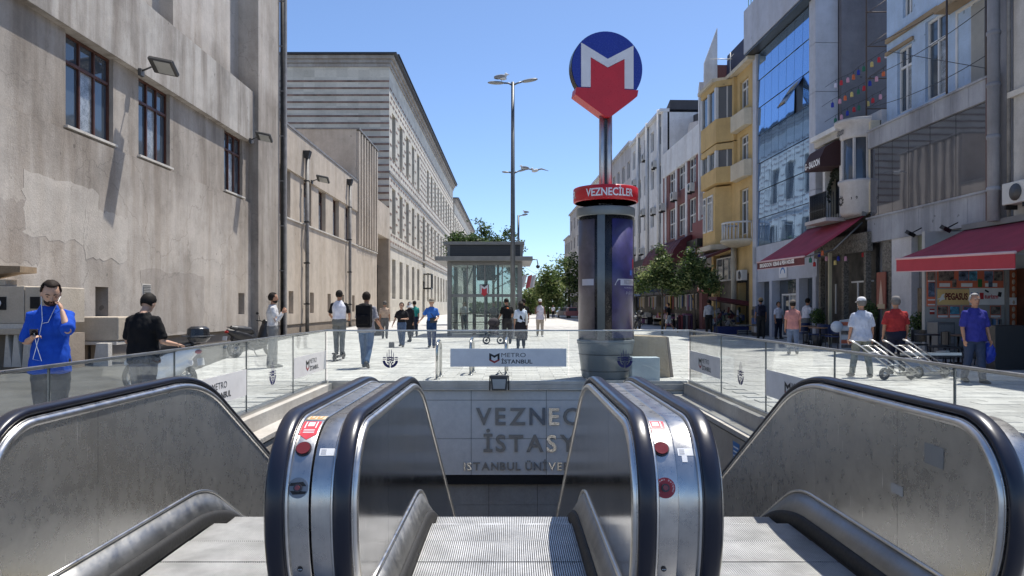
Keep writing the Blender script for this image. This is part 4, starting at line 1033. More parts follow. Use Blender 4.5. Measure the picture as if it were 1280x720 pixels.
MB().box(38.46, 39.0, -.5, .02, 0, 14.55).build('side_strip', m_alu, D_)
for k in range(8): a = 31.5 + k * .94; MB().box(a, a + .93, -.4, .02, 3.7, 4.58).build('fascia_panel', m_alu, D_)
rl = MB()
for k in range(20): rl.rod((31.6 + k * .38, .3, 16.95), (31.6 + k * .38, .3, 18.0), .02, 5)
rl.rod((31.5, .3, 18.0), (39, .3, 18.0), .03, 6); rl.build('roof_railing', P('rail_green', (.16, .3, .2), .6), D_)
# shopfront with sliding door
MB().box(31.5, 38.9, -.6, -.05, 2.75, 3.7).build('sign_band', m_alu, D_)
for a in (31.5, 33.2, 36.4, 38.5): MB().box(a, a + .32, -.6, .0, 0, 2.75).build('pilaster', m_alu, D_)
for a, b in ((31.82, 33.2), (33.52, 36.4), (36.72, 38.5)):
    MB().box(a, b, -.45, -.40, 0, 2.75).build('shop_glass', m_win, D_)
win_r(D_, 34.1, 35.9, .05, 2.1, -.30, cols=2, rowz=1, mf=m_wfr)
mb = MB(); mb.box(34.6, 35.5, -.04, .0, 2.85, 3.55); mb.m = 1
for q in range(8): a0, a1 = pi * q / 8, pi * (q + 1) / 8; mb.add([(35.05 + .3 * cos(t) * k, .003, 3.05 + .3 * sin(t) * k) for t, k in ((a0, 1), (a1, 1), (a1, .7), (a0, .7))], [(0, 1, 2, 3)])
mb.build('square_sign', [P('sign_white', (.7, .72, .76), .4), P('sign_blue')], D_)
# party wall facing the camera above the low saloon building
PW = rsite('party_wall', 31.3, 'blank dark grey party wall with lantern strings, facing down the street', 'wall')
MB().box(31.1, 31.35, -7.5, -.92, 7.0, 22).build('wall', m_dgrey, PW)

# ---- E: little ornate saloon building
E_ = rsite('saloon_building', 27.2, 'small white ornate building with an arched salon awning and iron balcony', 'building')
s0, s1 = 27.15, 31.0
MB().box(s0, s1, -6, -.5, 0, 8.7).build('body', m_wh2, E_)
wall_grid(MB(), s0, s1, 4.95, 8.3, -.5, -.1, [(28.9, 30.3, 5.2, 8.0), (27.3, 28.5, 6.2, 8.1)]).build('wall', m_ylt, E_)
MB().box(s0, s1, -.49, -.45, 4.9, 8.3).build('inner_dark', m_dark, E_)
win_r(E_, 29.0, 30.2, 5.2, 7.7, -.25, cols=2, rowz=.8, mf=P('frame_black'))
MB().lathe([(0, 0), (.62, 0), (.68, .1), (.68, 1.1), (.76, 1.2), (.76, 1.3), (0, 1.3)], (27.95, -.1, 4.9), 20, 0, pi).build('bay_base', m_wh2, E_)
MB().lathe([(.56, 0), (.56, 1.55), (0, 1.55)], (27.95, -.1, 6.2), 20, 0, pi).build('bay_glass', m_win, E_)
for q in (.12, .42, .75, 1): MB().box(27.95 + .58 * cos(pi * q) - .04, 27.95 + .58 * cos(pi * q) + .04, -.1 + .58 * sin(pi * q) - .04, -.06 + .58 * sin(pi * q), 6.2, 7.75).build('mullion', m_wh2, E_)
MB().lathe([(0, 0), (.64, 0), (.68, .08), (.68, .48), (.86, .56), (.90, .68), (0, .68)], (27.95, -.1, 7.75), 20, 0, pi).build('bay_head', m_wh2, E_)
mb = MB(); text(mb, 'KADDO', (28.3, .60, 7.92), (-1, .05, 0), (0, 0, 1), .18, width=.6, bold=.03); mb.build('lettering', m_blk, E_)
MB().box(28.8, s1 + .05, -.5, .45, 8.3, 8.5).build('cornice', m_wh, E_, bevel=.02)
MB().box(28.9, s1, -.5, .3, 8.05, 8.3).build('cornice_lower', m_sill, E_, bevel=.02)
for a in (28.85, 30.3): MB().box(a, a + .22, -.1, .14, 5.0, 8.05).build('pilaster', m_wh, E_)
# dark arched doorway awning with lettering
pr = [(-.1, 8.0), (.35, 7.95), (.75, 7.7), (.95, 7.3), (.95, 6.95), (.90, 6.95), (-.1, 7.0)]
aw = MB(); aw.prism(pr, 'x', 28.95, 30.35); aw.m = 1
text(aw, 'G - SALOON', (29.65, .965, 7.03), (-1, 0, 0), (0, 0, 1), .24, width=1.36, bold=.04, align='c'); aw.build('arched_awning', [P('awning_brown', (.045, .018, .02), .8), m_swh], E_)
gl_ = MB()
for k in range(200):
    a = random.uniform(.1, pi - .1); r0 = random.uniform(.52, .68); gl_.obox((29.6 + r0 * cos(a), .0 + random.uniform(0, .1), 5.6 + 1.4 * sin(a) * random.uniform(.7, 1)), (.09, .03, .07), (random.random() * 3, random.random() * 3, 0))
tag(gl_.build('ivy_garland', leaf_mat('garland_leaf', (.04, .05, .035)), E_, merge=False), kind='stuff')
br = MB()
for k in range(22): br.rod((28.9 + k * .068, .75, 4.95), (28.9 + k * .068, .75, 5.95), .014, 5)
for k in range(8): br.rod((28.9, .05 + k * .1, 4.95), (28.9, .05 + k * .1, 5.95), .014, 5); br.rod((30.33, .05 + k * .1, 4.95), (30.33, .05 + k * .1, 5.95), .014, 5)
for z in (4.97, 5.3, 5.95): br.box(28.88, 30.36, .735, .765, z, z + .03)
br.build('iron_balcony', P('iron_black'), E_, merge=False)
MB().box(28.7, 30.6, -.1, .85, 4.8, 4.94).build('balcony_slab', m_wh2, E_)
# scroll ornament on the bay
orn = MB()
for k in range(9):
    a = 2 * pi * k / 9
    orn.tube([(28.0 + .19 * cos(a), .58, 5.45 + .19 * sin(a)), (28.0 + .10 * cos(a + .6), .60, 5.45 + .10 * sin(a + .6)), (28.0 + .17 * cos(a + 1.0), .59, 5.45 + .17 * sin(a + 1.0))], .012, 5)
for c in (27.55, 27.3): orn.tube([(c + .05 * cos(t), .50 - (27.75 - c) * .35, 5.5 + .05 * sin(t)) for t in (0, 1.2, 2.4, 3.6, 4.8)], .012, 5)
tag(orn.build('scroll_ornament', P('iron_black'), E_), kind='stuff')
# ground floor: ornate posts, dark terrace
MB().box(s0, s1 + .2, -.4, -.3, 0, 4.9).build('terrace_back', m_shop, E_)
m_orn = M('carved_stone', (.20, .18, .15), .8, var=.5, scale=14, fine=50, bmp=.8)
for a in (27.0, 28.7, 30.7): MB().box(a, a + .16, -.05, .15, 0, 3.5).build('post', m_orn, E_)
MB().box(26.8, 31.2, .0, .2, 3.5, 4.2).build('beam', m_orn, E_)
mb = MB()
for k in range(14): mb.ell((27.0 + k * .3, .2, 3.85), (.10, .03, .12), 8, 5)
mb.build('beam_rosettes', m_orn, E_)
MB().box(29.35, 29.43, .3, .42, 0, 3.6).build('light_post', P('fairy_post', (.55, .50, .34), .5), E_)
for s in (27.5, 28.1, 29.9): MB().box(s, s + .05, -.15, -.1, 1.2, 2.4).build('inner_rail', m_wfr, E_)
MB().box(27.0, 28.6, -.15, -.1, 2.4, 2.46).build('inner_rail', m_wfr, E_)

# ---- F: pale blue house above a glass storefront
F_ = rsite('blue_house', 20.2, 'pale blue house with white windows above a glazed first floor', 'building')
m_pb = concrete('pale_blue_render', (.44, .57, .75), .3, .12); m_ochre = concrete('ochre_trim', (.34, .26, .17), .2, .15)
m_fasc = concrete('zinc_fascia', (.37, .38, .41), .75, .15, dirt=(.5, .5, .52), fine=.12)
s0, s1 = 20.4, 27.1
oB = -.7
hF = [(25.55, 26.45, 8.3, 10.6), (23.6, 24.75, 8.3, 10.95), (25.5, 26.1, 11.6, 12.9)]
wall_grid(MB(), s0, 27.15, 7.6, 15.5, oB - .3, oB, hF).build('upper_wall', m_pb, F_)
MB().box(s0 + .02, 27.1, oB - 7, oB - .4, 3.8, 15.5).build('body', m_pb, F_); MB().box(22.6, 27.1, oB - 7, oB - 1.2, 0, 3.79).build('lower_body', m_shop, F_)
for a, b, c, d in hF: win_r(F_, a, b, c, d, oB - .1, cols=2, rowz=.7)
# corner oriel
MB().box(21.2, 23.35, oB, oB + .45, 10.9, 15.4).build('oriel', m_pb, F_)
MB().box(21.1, 23.45, oB, oB + .5, 10.7, 10.9).build('oriel_base', m_ochre, F_)
MB().box(23.45, 27.1, oB, oB + .1, 11.05, 11.2).build('trim', m_ochre, F_); MB().box(25.4, 27.15, oB, oB + .08, 10.62, 10.74).build('trim', m_ochre, F_)
win_r(F_, 21.5, 23.1, 7.9, 10.65, oB + .03, cols=2, rowz=1, fw=.1); MB().box(21.7, 22.3, oB + .04, oB + .06, 8.0, 10.5).build('board', P('board_grey', (.3, .3, .28), .7), F_)
# storefront
for k in range(8): a = 20.6 + k * .8125; MB().box(a + .006, a + .8065, -.25, .03, 7.22, 7.82).build('parapet_panel', m_fasc, F_)
MB().box(20.55, 27.12, -.7, .08, 7.82, 7.88).build('parapet_cap', m_fasc, F_)
for k in range(8): a = 20.6 + k * .8125; MB().box(a + .006, a + .8065, -.25, .05, 3.80, 4.66).build('fascia_panel', m_fasc, F_)
MB().box(20.55, 27.12, -.7, .1, 4.66, 4.72).build('ledge', m_fasc, F_)
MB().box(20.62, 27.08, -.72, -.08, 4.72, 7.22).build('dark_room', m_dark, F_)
m_sf = mirror_glass('storefront_glass', (.20, .21, .24), .03, .75, .004)
e = [20.62, 22.1, 23.4, 24.6, 25.6, 26.5, 27.08]
for k in range(6): MB().box(e[k] + .012, e[k + 1] - .012, -.07, -.05, 4.74, 7.2).build('pane', m_sf, F_)
MB().box(20.4, 20.62, -.4, .06, 3.8, 7.9).build('end_jamb', P('jamb_brown', (.12, .07, .06), .6), F_)
MB().box(19.9, 20.42, -.6, -.2, 3.8, 15).build('return_wall', m_fasc, F_)
# ground floor
for a, b, m_ in ((25.6, 26.15, m_orn), (24.35, 25.55, m_wh2), (23.45, 23.6, m_wh2)): MB().box(a, b, -.3, .0, 0, 3.8).build('pillar', m_, F_)
MB().box(23.6, 24.35, -.5, -.25, 0, 3.0).build('shutter', M('shutter_metal', (.16, .165, .17), .5, var=.2), F_)
MB().box(23.6, 24.35, -.5, -.22, 3.0, 3.8).build('shutter_box', P('shutter_box_olive', (.16, .17, .13), .6), F_)
for k in range(9): MB().box(23.62 + k * .08, 23.65 + k * .08, -.2, -.17, .9, 2.1).build('lattice_stick', M('old_timber'), F_)
MB().box(22.2, 27.1, -1.5, -1.2, 0, 3.8).build('shop_back', m_shop, F_)
# poster on a stand between the pillars
r = rsite('tall_poster', 26.2, 'tall red poster with a pale figure on the ornate pillar by the terrace', 'poster', out=.25)
mb = MB(); mb.box(25.75, 26.35, .06, .1, 1.4, 2.7); mb.m = 1; mb.add([(25.9, .103, 1.5), (26.2, .103, 1.5), (26.12, .103, 2.1), (26.05, .103, 2.45), (25.98, .103, 2.1)], [(0, 1, 2, 3, 4)]); mb.m = 2; mb.box(25.8, 26.3, .1, .105, 1.42, 1.58)
mb.build('sheet', [P('poster_rust', (.23, .06, .04), .5), P('poster_pale', (.5, .36, .28), .5), P('poster_cream', (.42, .34, .22), .5)], r)
r = rsite('street_drain', 20.05, 'thick grey ringed drainpipe running full height at the right', 'downpipe', out=.2)
MB().rod((20.05, .22, 3.8), (20.05, .22, 16), .155, 14).build('pipe', m_fasc, r)
for z in (4.6, 6.0, 7.4, 8.8, 10.2): MB().lathe([(.155, 0), (.175, .02), (.175, .1), (.155, .12)], (20.05, .22, z), 14).build('ring', m_fasc, r)
MB().rod((19.7, .05, 3.8), (19.7, .05, 16), .05, 8).build('thin_pipe', m_pipe2, r)
# ---- G: grey house at the right edge
G_ = rsite('grey_house', 16, 'grey rendered house at the right edge of the picture', 'building')
wall_grid(MB(), 8, 19.6, 3.8, 16, -.6, 0, [(17.6, 18.75, 4.4, 6.6), (17.6, 18.9, 7.6, 9.8)]).build('wall', concrete('grey_render', (.52, .50, .47), .6, .2), G_)
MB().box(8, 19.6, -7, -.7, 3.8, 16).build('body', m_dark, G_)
MB().box(8, 19.7, -.6, .1, 7.0, 7.15).build('string_course', m_sill, G_)
win_r(G_, 17.62, 18.73, 4.42, 6.58, -.3); win_r(G_, 17.62, 18.88, 7.62, 9.78, -.3, mf=P('frame_black'))
ac(19.15, .02, 4.15, 'white air conditioner above the near maroon awning, at the right edge')
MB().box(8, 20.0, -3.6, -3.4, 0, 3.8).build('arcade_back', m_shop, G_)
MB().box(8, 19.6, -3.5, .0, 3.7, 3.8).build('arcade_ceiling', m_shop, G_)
MB().box(17.9, 18.3, -.5, 0, 0, 3.7).build('orange_pier', P('pier_orange', (.35, .09, .03), .6), G_)

# ---- awnings
m_aw = M('awning_cloth', (.36, .032, .06), .75, var=.14, scale=1.5, fine=120, bmp=.15)
m_awv = P('valance_maroon', (.11, .018, .022), .8, var=.15); m_trim = P('trim_pale', (.62, .42, .42), .7)
def awning(s0, s1, zw, zl0, zl1, out, drop_, label, txt=None, vm=None):
    r = rsite('shop_awning', (s0 + s1) / 2, label, 'awning', 'shop awnings on the right'); n = 10; mb = MB(); mb.smooth = False
    vs = []
    for k in range(n + 1):
        for j in range(7):
            s = s0 + (s1 - s0) * k / n; t = j / 6; zl = zl0 + (zl1 - zl0) * k / n
            sag = -.05 * sin(pi * t) + .012 * sin(k * 2.1) * sin(pi * t)
            vs.append((s, .03 + (out - .03) * t, zw + (zl - zw) * t + sag))
    mb.add(vs, [(k * 7 + j, k * 7 + j + 1, (k + 1) * 7 + j + 1, (k + 1) * 7 + j) for k in range(n) for j in range(6)])
    mb.sm = [True] * len(mb.sm); o = mb.build('cloth', m_aw, r); sd = o.modifiers.new('thick', 'SOLIDIFY'); sd.thickness = .012
    mb = MB()
    mb.add([(s0, out + .005, zl0), (s1, out + .005, zl1), (s1, out + .005, zl1 - drop_), (s0, out + .005, zl0 - drop_), (s0, out - .012, zl0), (s1, out - .012, zl1), (s1, out - .012, zl1 - drop_), (s0, out - .012, zl0 - drop_)], [(0, 1, 2, 3), (7, 6, 5, 4), (0, 4, 5, 1), (1, 5, 6, 2), (2, 6, 7, 3), (3, 7, 4, 0)])
    if txt: mb.m = 1; text(mb, txt, (s1 - .35, out + .012, zl1 - drop_ * .78), (-1, 0, 0), (0, 0, 1), drop_ * .5, width=(s1 - s0) * .74, bold=.035)
    mb.build('valance', [vm or m_awv, m_swh], r)
    tb = MB(); tb.tube([(s0 - .02, out, zl0 + .01), (s1 + .02, out, zl1 + .01)], .035, 8); tb.tube([(s0 - .01, out, zl0 - drop_), (s1 + .01, out, zl1 - drop_)], .014, 6); tb.build('front_bar', m_trim, r)
    for s in (s0 + .15, s1 - .15):
        zl = zl0 if s < (s0 + s1) / 2 else zl1
        MB().rod((s, .05, zw - .25), (s, out * .5, (zw + zl) / 2 - .5), .03).rod((s, out * .5, (zw + zl) / 2 - .5), (s, out - .03, zl - .02), .028).build('folding_arm', P('arm_grey', (.2, .2, .2), .4), r)
    MB().box(s0, s1, -.02, .14, zw - .02, zw + .14).build('cassette', P('arm_grey'), r)
    return r
awning(27.3, 32.1, 4.85, 3.32, 3.38, 2.28, .30, 'maroon restaurant awning with a lettered valance below the blue glass office', 'BRIGADOON  KEBAB & FISH HOUSE')
awning(16.7, 21.55, 3.72, 2.70, 2.86, 2.05, .36, 'large crimson awning above the travel kiosk, nearest on the right', None, M('valance_crimson', (.36, .028, .045), .75, var=.08, scale=2, bmp=.1))
# ================================================= METRO TOTEM
TX, TY = WX(757, 15.6), 15.6
m_tg = P('totem_grey', (.16, .18, .185), .35, var=.1); m_tb = P('totem_black', (.012, .012, .015), .3)
m_tr = P('totem_red', (.48, .012, .022), .32); m_tblue = P('totem_blue', (.008, .02, .24), .25, coat=.3, var=.02); m_tw = P('totem_white', (.62, .62, .66), .4)
m_ad = P('poster_purple', (.032, .027, .13), .4, coat=.15, var=.25, scale=4); m_ad2 = P('poster_dusk', (.085, .07, .09), .4, coat=.15, var=.25, scale=4)
T_ = site('metro_totem', (TX, TY, 0), 'tall metro totem: red arrow M on blue disc above a round poster column', 'totem')
R0 = .585
MB().lathe([(.46, 0), (.50, .05), (.585, .72), (.60, .74)], (TX, TY, 0), 40).build('base', m_tg, T_)
for z in (.16, .5): MB().lathe([(.5 + z * .12, 0), (.512 + z * .12, .01), (.5 + z * .12, .02)], (TX, TY, z), 40).build('base_seam', m_tb, T_)
MB().lathe([(.56, 0), (.56, 2.62)], (TX, TY, .74), 40).build('core', m_tb, T_)
MB().lathe([(.60, 0), (.612, .02), (.612, .16), (.60, .18), (.0, .20)], (TX, TY, 3.36), 40).build('cap', m_tg, T_)
MB().lathe([(.585, 0), (.60, .01), (.60, .06), (.585, .07)], (TX, TY, .74), 40).build('lower_ring', m_tg, T_)
def arcp(name, a0, a1, z0, z1, r_, mat, th=.012):
    mb = MB(); mb.lathe([(r_, z0), (r_ + th, z0), (r_ + th, z1), (r_, z1), (r_, z0)], (TX, TY, 0), 14, radians(a0), radians(a1)); return mb.build(name, mat, T_)
# angle -90 faces the camera
arcp('poster', -84, -12, .86, 3.28, .562, m_ad, .008); arcp('poster', 172, 240, .86, 3.28, .562, m_ad2, .008); arcp('poster', 20, 130, .86, 3.28, .562, m_ad, .008)
for a in (-106, 5, 150): arcp('upright', a - 7.5, a + 7.5, .80, 3.36, .562, m_tg, .03)
def bend_t(a_c, z0, r_):
    def f(u, v, d):
        a = radians(a_c) + u / r_; return Vector((TX + (r_ + d) * cos(a), TY + (r_ + d) * sin(a), z0 + v))
    return f
mb = MB()
def cyl_quad(mb, a0, a1, z0, z1, r_, skew=0, n=6):
    vs = []
    for k in range(n + 1):
        for z in (z0, z1):
            a = radians(a0 + (a1 - a0) * k / n) - (skew * (z1 - z) / (z1 - z0) if k == 0 else 0); vs.append((TX + r_ * cos(a), TY + r_ * sin(a), z))
    mb.add(vs, [(2 * k, 2 * k + 2, 2 * k + 3, 2 * k + 1) for k in range(n)])
cyl_quad(mb, -72, -14, 1.93, 2.06, .573, .12); mb.m = 1
text(mb, 'REZERVASYON', (0, 0, 0), (1, 0, 0), (0, 0, 1), .085, width=.62, bold=.01, bend=bend_t(-56, 1.955, .5745))
mb.m = 0; text(mb, 'NORMANSAN', (0, 0, 0), (1, 0, 0), (0, 0, 1), .032, width=.30, bend=bend_t(-56, 1.865, .5745)); text(mb, '0 (212) 3', (0, 0, 0), (1, 0, 0), (0, 0, 1), .055, width=.34, bend=bend_t(-51, 1.75, .5745))
mb.m = 2; cyl_quad(mb, -24, -17, 2.28, 2.48, .5745); mb.m = 3; cyl_quad(mb, -38, -29, 2.14, 2.24, .5745)
mb.build('poster_print', [P('print_lilac', (.45, .45, .52), .4), P('print_grey'), m_tr, P('print_sky', (.05, .12, .4), .4)], T_)
mb = MB(); cyl_quad(mb, 206, 238, 1.93, 2.06, .573); mb.build('poster_band', P('print_lilac'), T_)
# red name ring
MB().lathe([(.50, 0), (.66, .0), (.675, .015), (.675, .285), (.66, .30), (.10, .30)], (TX, TY, 3.66), 48).build('name_ring', m_tr, T_)
MB().lathe([(.10, 0), (.64, .0)], (TX, TY, 3.655), 48).build('ring_light', P('acrylic_white', (.7, .7, .68), .4), T_)
mb = MB()
for ac_ in (-88, 32, 152): text(mb, 'VEZNECİLER', (0, 0, 0), (1, 0, 0), (0, 0, 1), .152, width=1.06, bold=.02, align='c', bend=bend_t(ac_, 3.735, .678))
mb.build('name_lettering', P('sign_white'), T_)
for dx in (-.075, .075): MB().rod((TX + dx, TY, 3.5), (TX + dx, TY, 5.72), .062, 14).build('pole', steel('pole_steel', (.60, .62, .64), .42, (1, 1, 1), .02), T_)
MB().box(TX - .02, TX + .02, TY - .03, TY + .03, 3.5, 5.7).build('pole_web', m_tb, T_)
# disc with M
rot = radians(9)
SG = empty('sign_head', (TX, TY, 6.46)); SG.rotation_euler = (0, 0, rot); SG.parent = T_; SG.location = (0, 0, 6.46)
def flat(poly, y0, y1): return MB().prism(poly, 'y', y0, y1)
cs = 1 / 170.  # crop pixels to metres (disc radius 128 px = .755 m)
def cv(pts): return [((x - 230) * .0059, (190 - y) * .0059) for x, y in pts]
dk = [(.755 * cos(2 * pi * k / 56), .755 * sin(2 * pi * k / 56)) for k in range(56)]
flat(dk, -.14, .14).build('disc', [m_tblue], SG)
flat([(x * 1.012, y * 1.012) for x, y in dk], -.11, .11).build('disc_rim', m_tb, SG)
Mp = cv([(134, 268), (134, 108), (230, 160), (324, 108), (324, 268), (291, 268), (291, 157), (230, 190), (168, 157), (168, 268)])
flat(cv([(134, 108), (230, 160), (230, 190), (168, 157), (168, 262), (134, 262)]), -.165, -.13).build('white_m', m_tw, SG)
flat(cv([(324, 108), (230, 160), (230, 190), (291, 157), (291, 262), (324, 262)]), -.165, -.13).build('white_m', m_tw, SG)
ar = cv([(168, 158), (230, 191), (291, 158), (291, 265), (342, 265), (338, 287), (238, 364), (222, 364), (112, 290), (116, 265), (168, 265)])
flat(ar, -.17, .17).build('arrow', m_tr, SG, bevel=.006)
# stone blocks behind the totem
r = site('stone_bench_block', (2.9, 15.9, 0), 'tan stone block with tapered sides standing right of the totem', 'stone block')
MB().prism([(WX(768, 15.7), 0), (WX(838, 15.7), 0), (WX(833, 15.7), .86), (WX(772, 15.7), .90)], 'y', 15.7, 16.25).build('block', concrete('tan_stone', (.46, .37, .25), .3, .15), r, bevel=.02)
MB().prism([(WX(838, 15.8) + .004, 0), (WX(842, 15.8), 0), (WX(836, 15.8), .84), (WX(833, 15.8) + .004, .86)], 'y', 15.8, 16.3).build('edge', m_plinth, r)
tag(MB().box(WX(790, 14.95), WX(825, 14.95), 14.95, 15.3, 0, .47).build('pale_box', P('pale_blue_box', (.42, .50, .55), .5), bevel=.01), 'low pale blue-grey box between the far glass and the tan block', 'box')

# ================================================= LIFT KIOSK
KX0, KX1, KY = WX(562, 37.7), WX(650, 37.7), 37.7
m_kst = P('kiosk_grey', (.20, .20, .19), .45, metal=.3, var=.12); m_kgl = glass('kiosk_glass', (.80, .84, .82), .06, 0, .7)
K = site('lift_kiosk', ((KX0 + KX1) / 2, KY, 0), 'glass lift kiosk with grey roof slab and a small M sign on its front', 'kiosk')
D2 = 4.2
for x in (KX0, KX1):
    for y in (KY, KY + D2): MB().box(x - .11, x + .11, y - .11, y + .11, 0, 3.75).build('post', m_kst, K)
for x in (KX0 + .9, (KX0 + KX1) / 2, KX1 - .9): MB().box(x - .03, x + .03, KY - .02, KY + .04, .3, 3.7).build('mullion', m_kst, K)
for z in (.22, 2.05, 3.66): MB().box(KX0, KX1, KY - .05, KY + .05, z - .07, z + .07).build('rail', m_kst, K)
for z in (.7, 1.15): MB().rod((KX0, KY - .03, z), (KX1, KY - .03, z), .02).build('guard_rail', m_kst, K)
for i in range(4):
    a = KX0 + .11 + (KX1 - KX0 - .22) * i / 4; b = a + (KX1 - KX0 - .22) / 4
    for z0, z1 in ((.3, 1.98), (2.12, 3.6)): MB().box(a, b, KY, KY + .012, z0, z1).build('pane', m_kgl, K)
for x in (KX0, KX1):
    for i in range(3): MB().box(x - .006, x + .006, KY + .12 + i * 1.35, KY + 1.42 + i * 1.35, .3, 3.6).build('side_pane', m_kgl, K)
MB().box(KX0 - .65, KX1 + .62, KY - .9, KY + D2 + .4, 3.76, 3.98).build('canopy', m_kst, K, bevel=.01)
MB().box(KX0 - .1, KX1 + .1, KY - .2, KY + D2, 3.98, 4.72).build('roof_box', P('frame_black'), K)
for x in (KX0 - .1, KX1 + .0): MB().box(x, x + .14, KY - .24, KY + D2 + .03, 3.98, 4.62).build('roof_post', m_kst, K)
for k in range(4): MB().box(KX0 + .05, KX1 - .02, KY - .215, KY - .2, 4.05 + k * .15, 4.10 + k * .15).build('louvre', P('louvre_dark', (.03, .032, .036), .5), K)
MB().box(KX0 - .28, KX1 + .22, KY - .35, KY + D2 + .1, 4.60, 4.75).build('top_slab', m_kst, K, bevel=.01)
for x in (KX0 + 1.15, (KX0 + KX1) / 2, KX1 - 1.15):
    for y in (KY + 1.3, KY + 2.9): MB().box(x - .05, x + .05, y - .05, y + .05, 0, 3.7).build('shaft_post', P('shaft_dark', (.05, .05, .05), .5), K)
for z in (1.0, 2.1, 3.1): MB().box(KX0 + 1.15, KX1 - 1.15, KY + 1.27, KY + 1.33, z - .05, z + .05).build('shaft_rail', P('shaft_dark'), K)
MB().box(KX0 + 1.3, KX1 - 1.3, KY + 1.6, KY + 2.6, 2.9, 3.7).build('lift_motor', P('shaft_dark'), K)
MB().box(KX0, KX1, KY, KY + D2, 3.7, 3.755).build('ceiling', P('ceiling_pale', (.5, .5, .48), .6), K)
MB().box(KX0, KX1, KY + D2 - .02, KY + D2, .0, 3.7).build('rear_glass', m_kgl, K)
mb = MB(); c = (KX0 + KX1) / 2 - .02; mb.box(c - .24, c + .24, KY - .12, KY - .06, 2.15, 2.62)
mb.m = 1; mb.add([(c + x, KY - .13, z) for x, z in ((-.2, 2.62), (-.2, 2.16), (-.13, 2.16), (-.13, 2.44), (0, 2.36), (0, 2.46))], [(0, 1, 2, 3, 4, 5)]); mb.add([(c - x, KY - .13, z) for x, z in ((-.2, 2.62), (-.2, 2.16), (-.13, 2.16), (-.13, 2.44), (0, 2.36), (0, 2.46))], [(0, 1, 2, 3, 4, 5)])
mb.m = 2; mb.add([(c + x, KY - .14, z) for x, z in ((-.13, 2.42), (0, 2.35), (.13, 2.42), (.13, 2.16), (.18, 2.16), (0, 2.0), (-.18, 2.16), (-.13, 2.16))], [tuple(range(8))]); mb.build('m_sign', [P('frame_black'), m_tw, m_tr], K)
cm = site('security_camera', (KX1 + .7, KY - .3, 3.4), 'small dome camera on a curved arm at the right corner of the kiosk roof', 'camera')
MB().tube([(KX1 + .62, KY - .3, 3.86), (KX1 + .85, KY - .3, 3.85), (KX1 + .9, KY - .3, 3.6)], .03).build('arm', m_kst, cm); MB().ell((KX1 + .9, KY - .3, 3.5), .1).build('dome', m_tb, cm)
# flags
fg = site('hanging_flags', (.75, 44, 0), 'red and white flags hanging on a line beyond the right side of the kiosk', 'flag')
for dx, dy, c_ in ((.10, 0, m_tw), (.42, .3, P('flag_red', (.42, .10, .12), .7)), (.66, .1, m_tw)):
    mb = MB(); vs = []
    for k in range(6):
        for j in range(2): vs.append((WX(651, 44) + dx + .26 * k / 5 - j * .14, 44 + dy + .05 * sin(k * 1.4), 3.30 - j * .75 + .10 * k / 5))
    mb.add(vs, [(2 * k, 2 * k + 1, 2 * k + 3, 2 * k + 2) for k in range(5)]); o = mb.build('flag', c_, fg); o.modifiers.new('t', 'SOLIDIFY').thickness = .008
MB().rod((KX1, 42, 3.9), (WX(672, 44), 44, 3.35), .008).build('line', m_tb, fg)

# ================================================= LAMP POSTS AND GULLS
m_pole = P('pole_grey', (.13, .14, .145), .45, metal=.4, var=.15); m_head = P('head_grey', (.25, .26, .26), .4)
def lamp_post(x, y, H_, arms, label, r=.11, mid=None):
    L = site('street_lamp', (x, y, 0), label, 'street lamp', 'street lamps on the square')
    MB().tube([(x, y, 0), (x, y, H_ * .4), (x, y, H_)], [r, r * .85, r * .6], 12).build('pole', m_pole, L)
    MB().lathe([(.2, 0), (.2, .04), (.13, .08), (.12, .9), (.11, .95)], (x, y, 0), 12).build('foot', m_pole, L)
    for (z, dx, tilt, s) in arms:
        MB().tube([(x, y, z - .1), (x + dx * .25, y, z), (x + dx * .5, y, z + tilt * .4)], .04, 8).build('arm', m_pole, L)
        mb = MB(); n = 10
        mb.ell((x + dx * .95, y, z + tilt * .9), (abs(dx) * .5, .15 * s, .075 * s), 14, 8, Matrix.Rotation(-atan2(tilt, abs(dx)) * (1 if dx > 0 else -1), 3, 'Y')); mb.build('lamp_head', m_head, L)
    return L
LX, LY = WX(641, 34), 34
lamp_post(LX, LY, 11.75, [(11.7, -.8, .02, 1), (11.7, .8, .14, 1), (7.62, -.35, .02, .6), (7.62, .42, .10, .6)], 'tall double-armed street lamp in front of the lift kiosk with a gull on top', .125)
lamp_post(WX(648, 62), 62, 9.1, [(9.05, .55, .1, 1.1)], 'far single-armed street lamp showing just right of the tall one', .13)
m_gw = P('gull_white', (.7, .7, .68), .8); m_gg = P('gull_grey', (.25, .26, .28), .8)
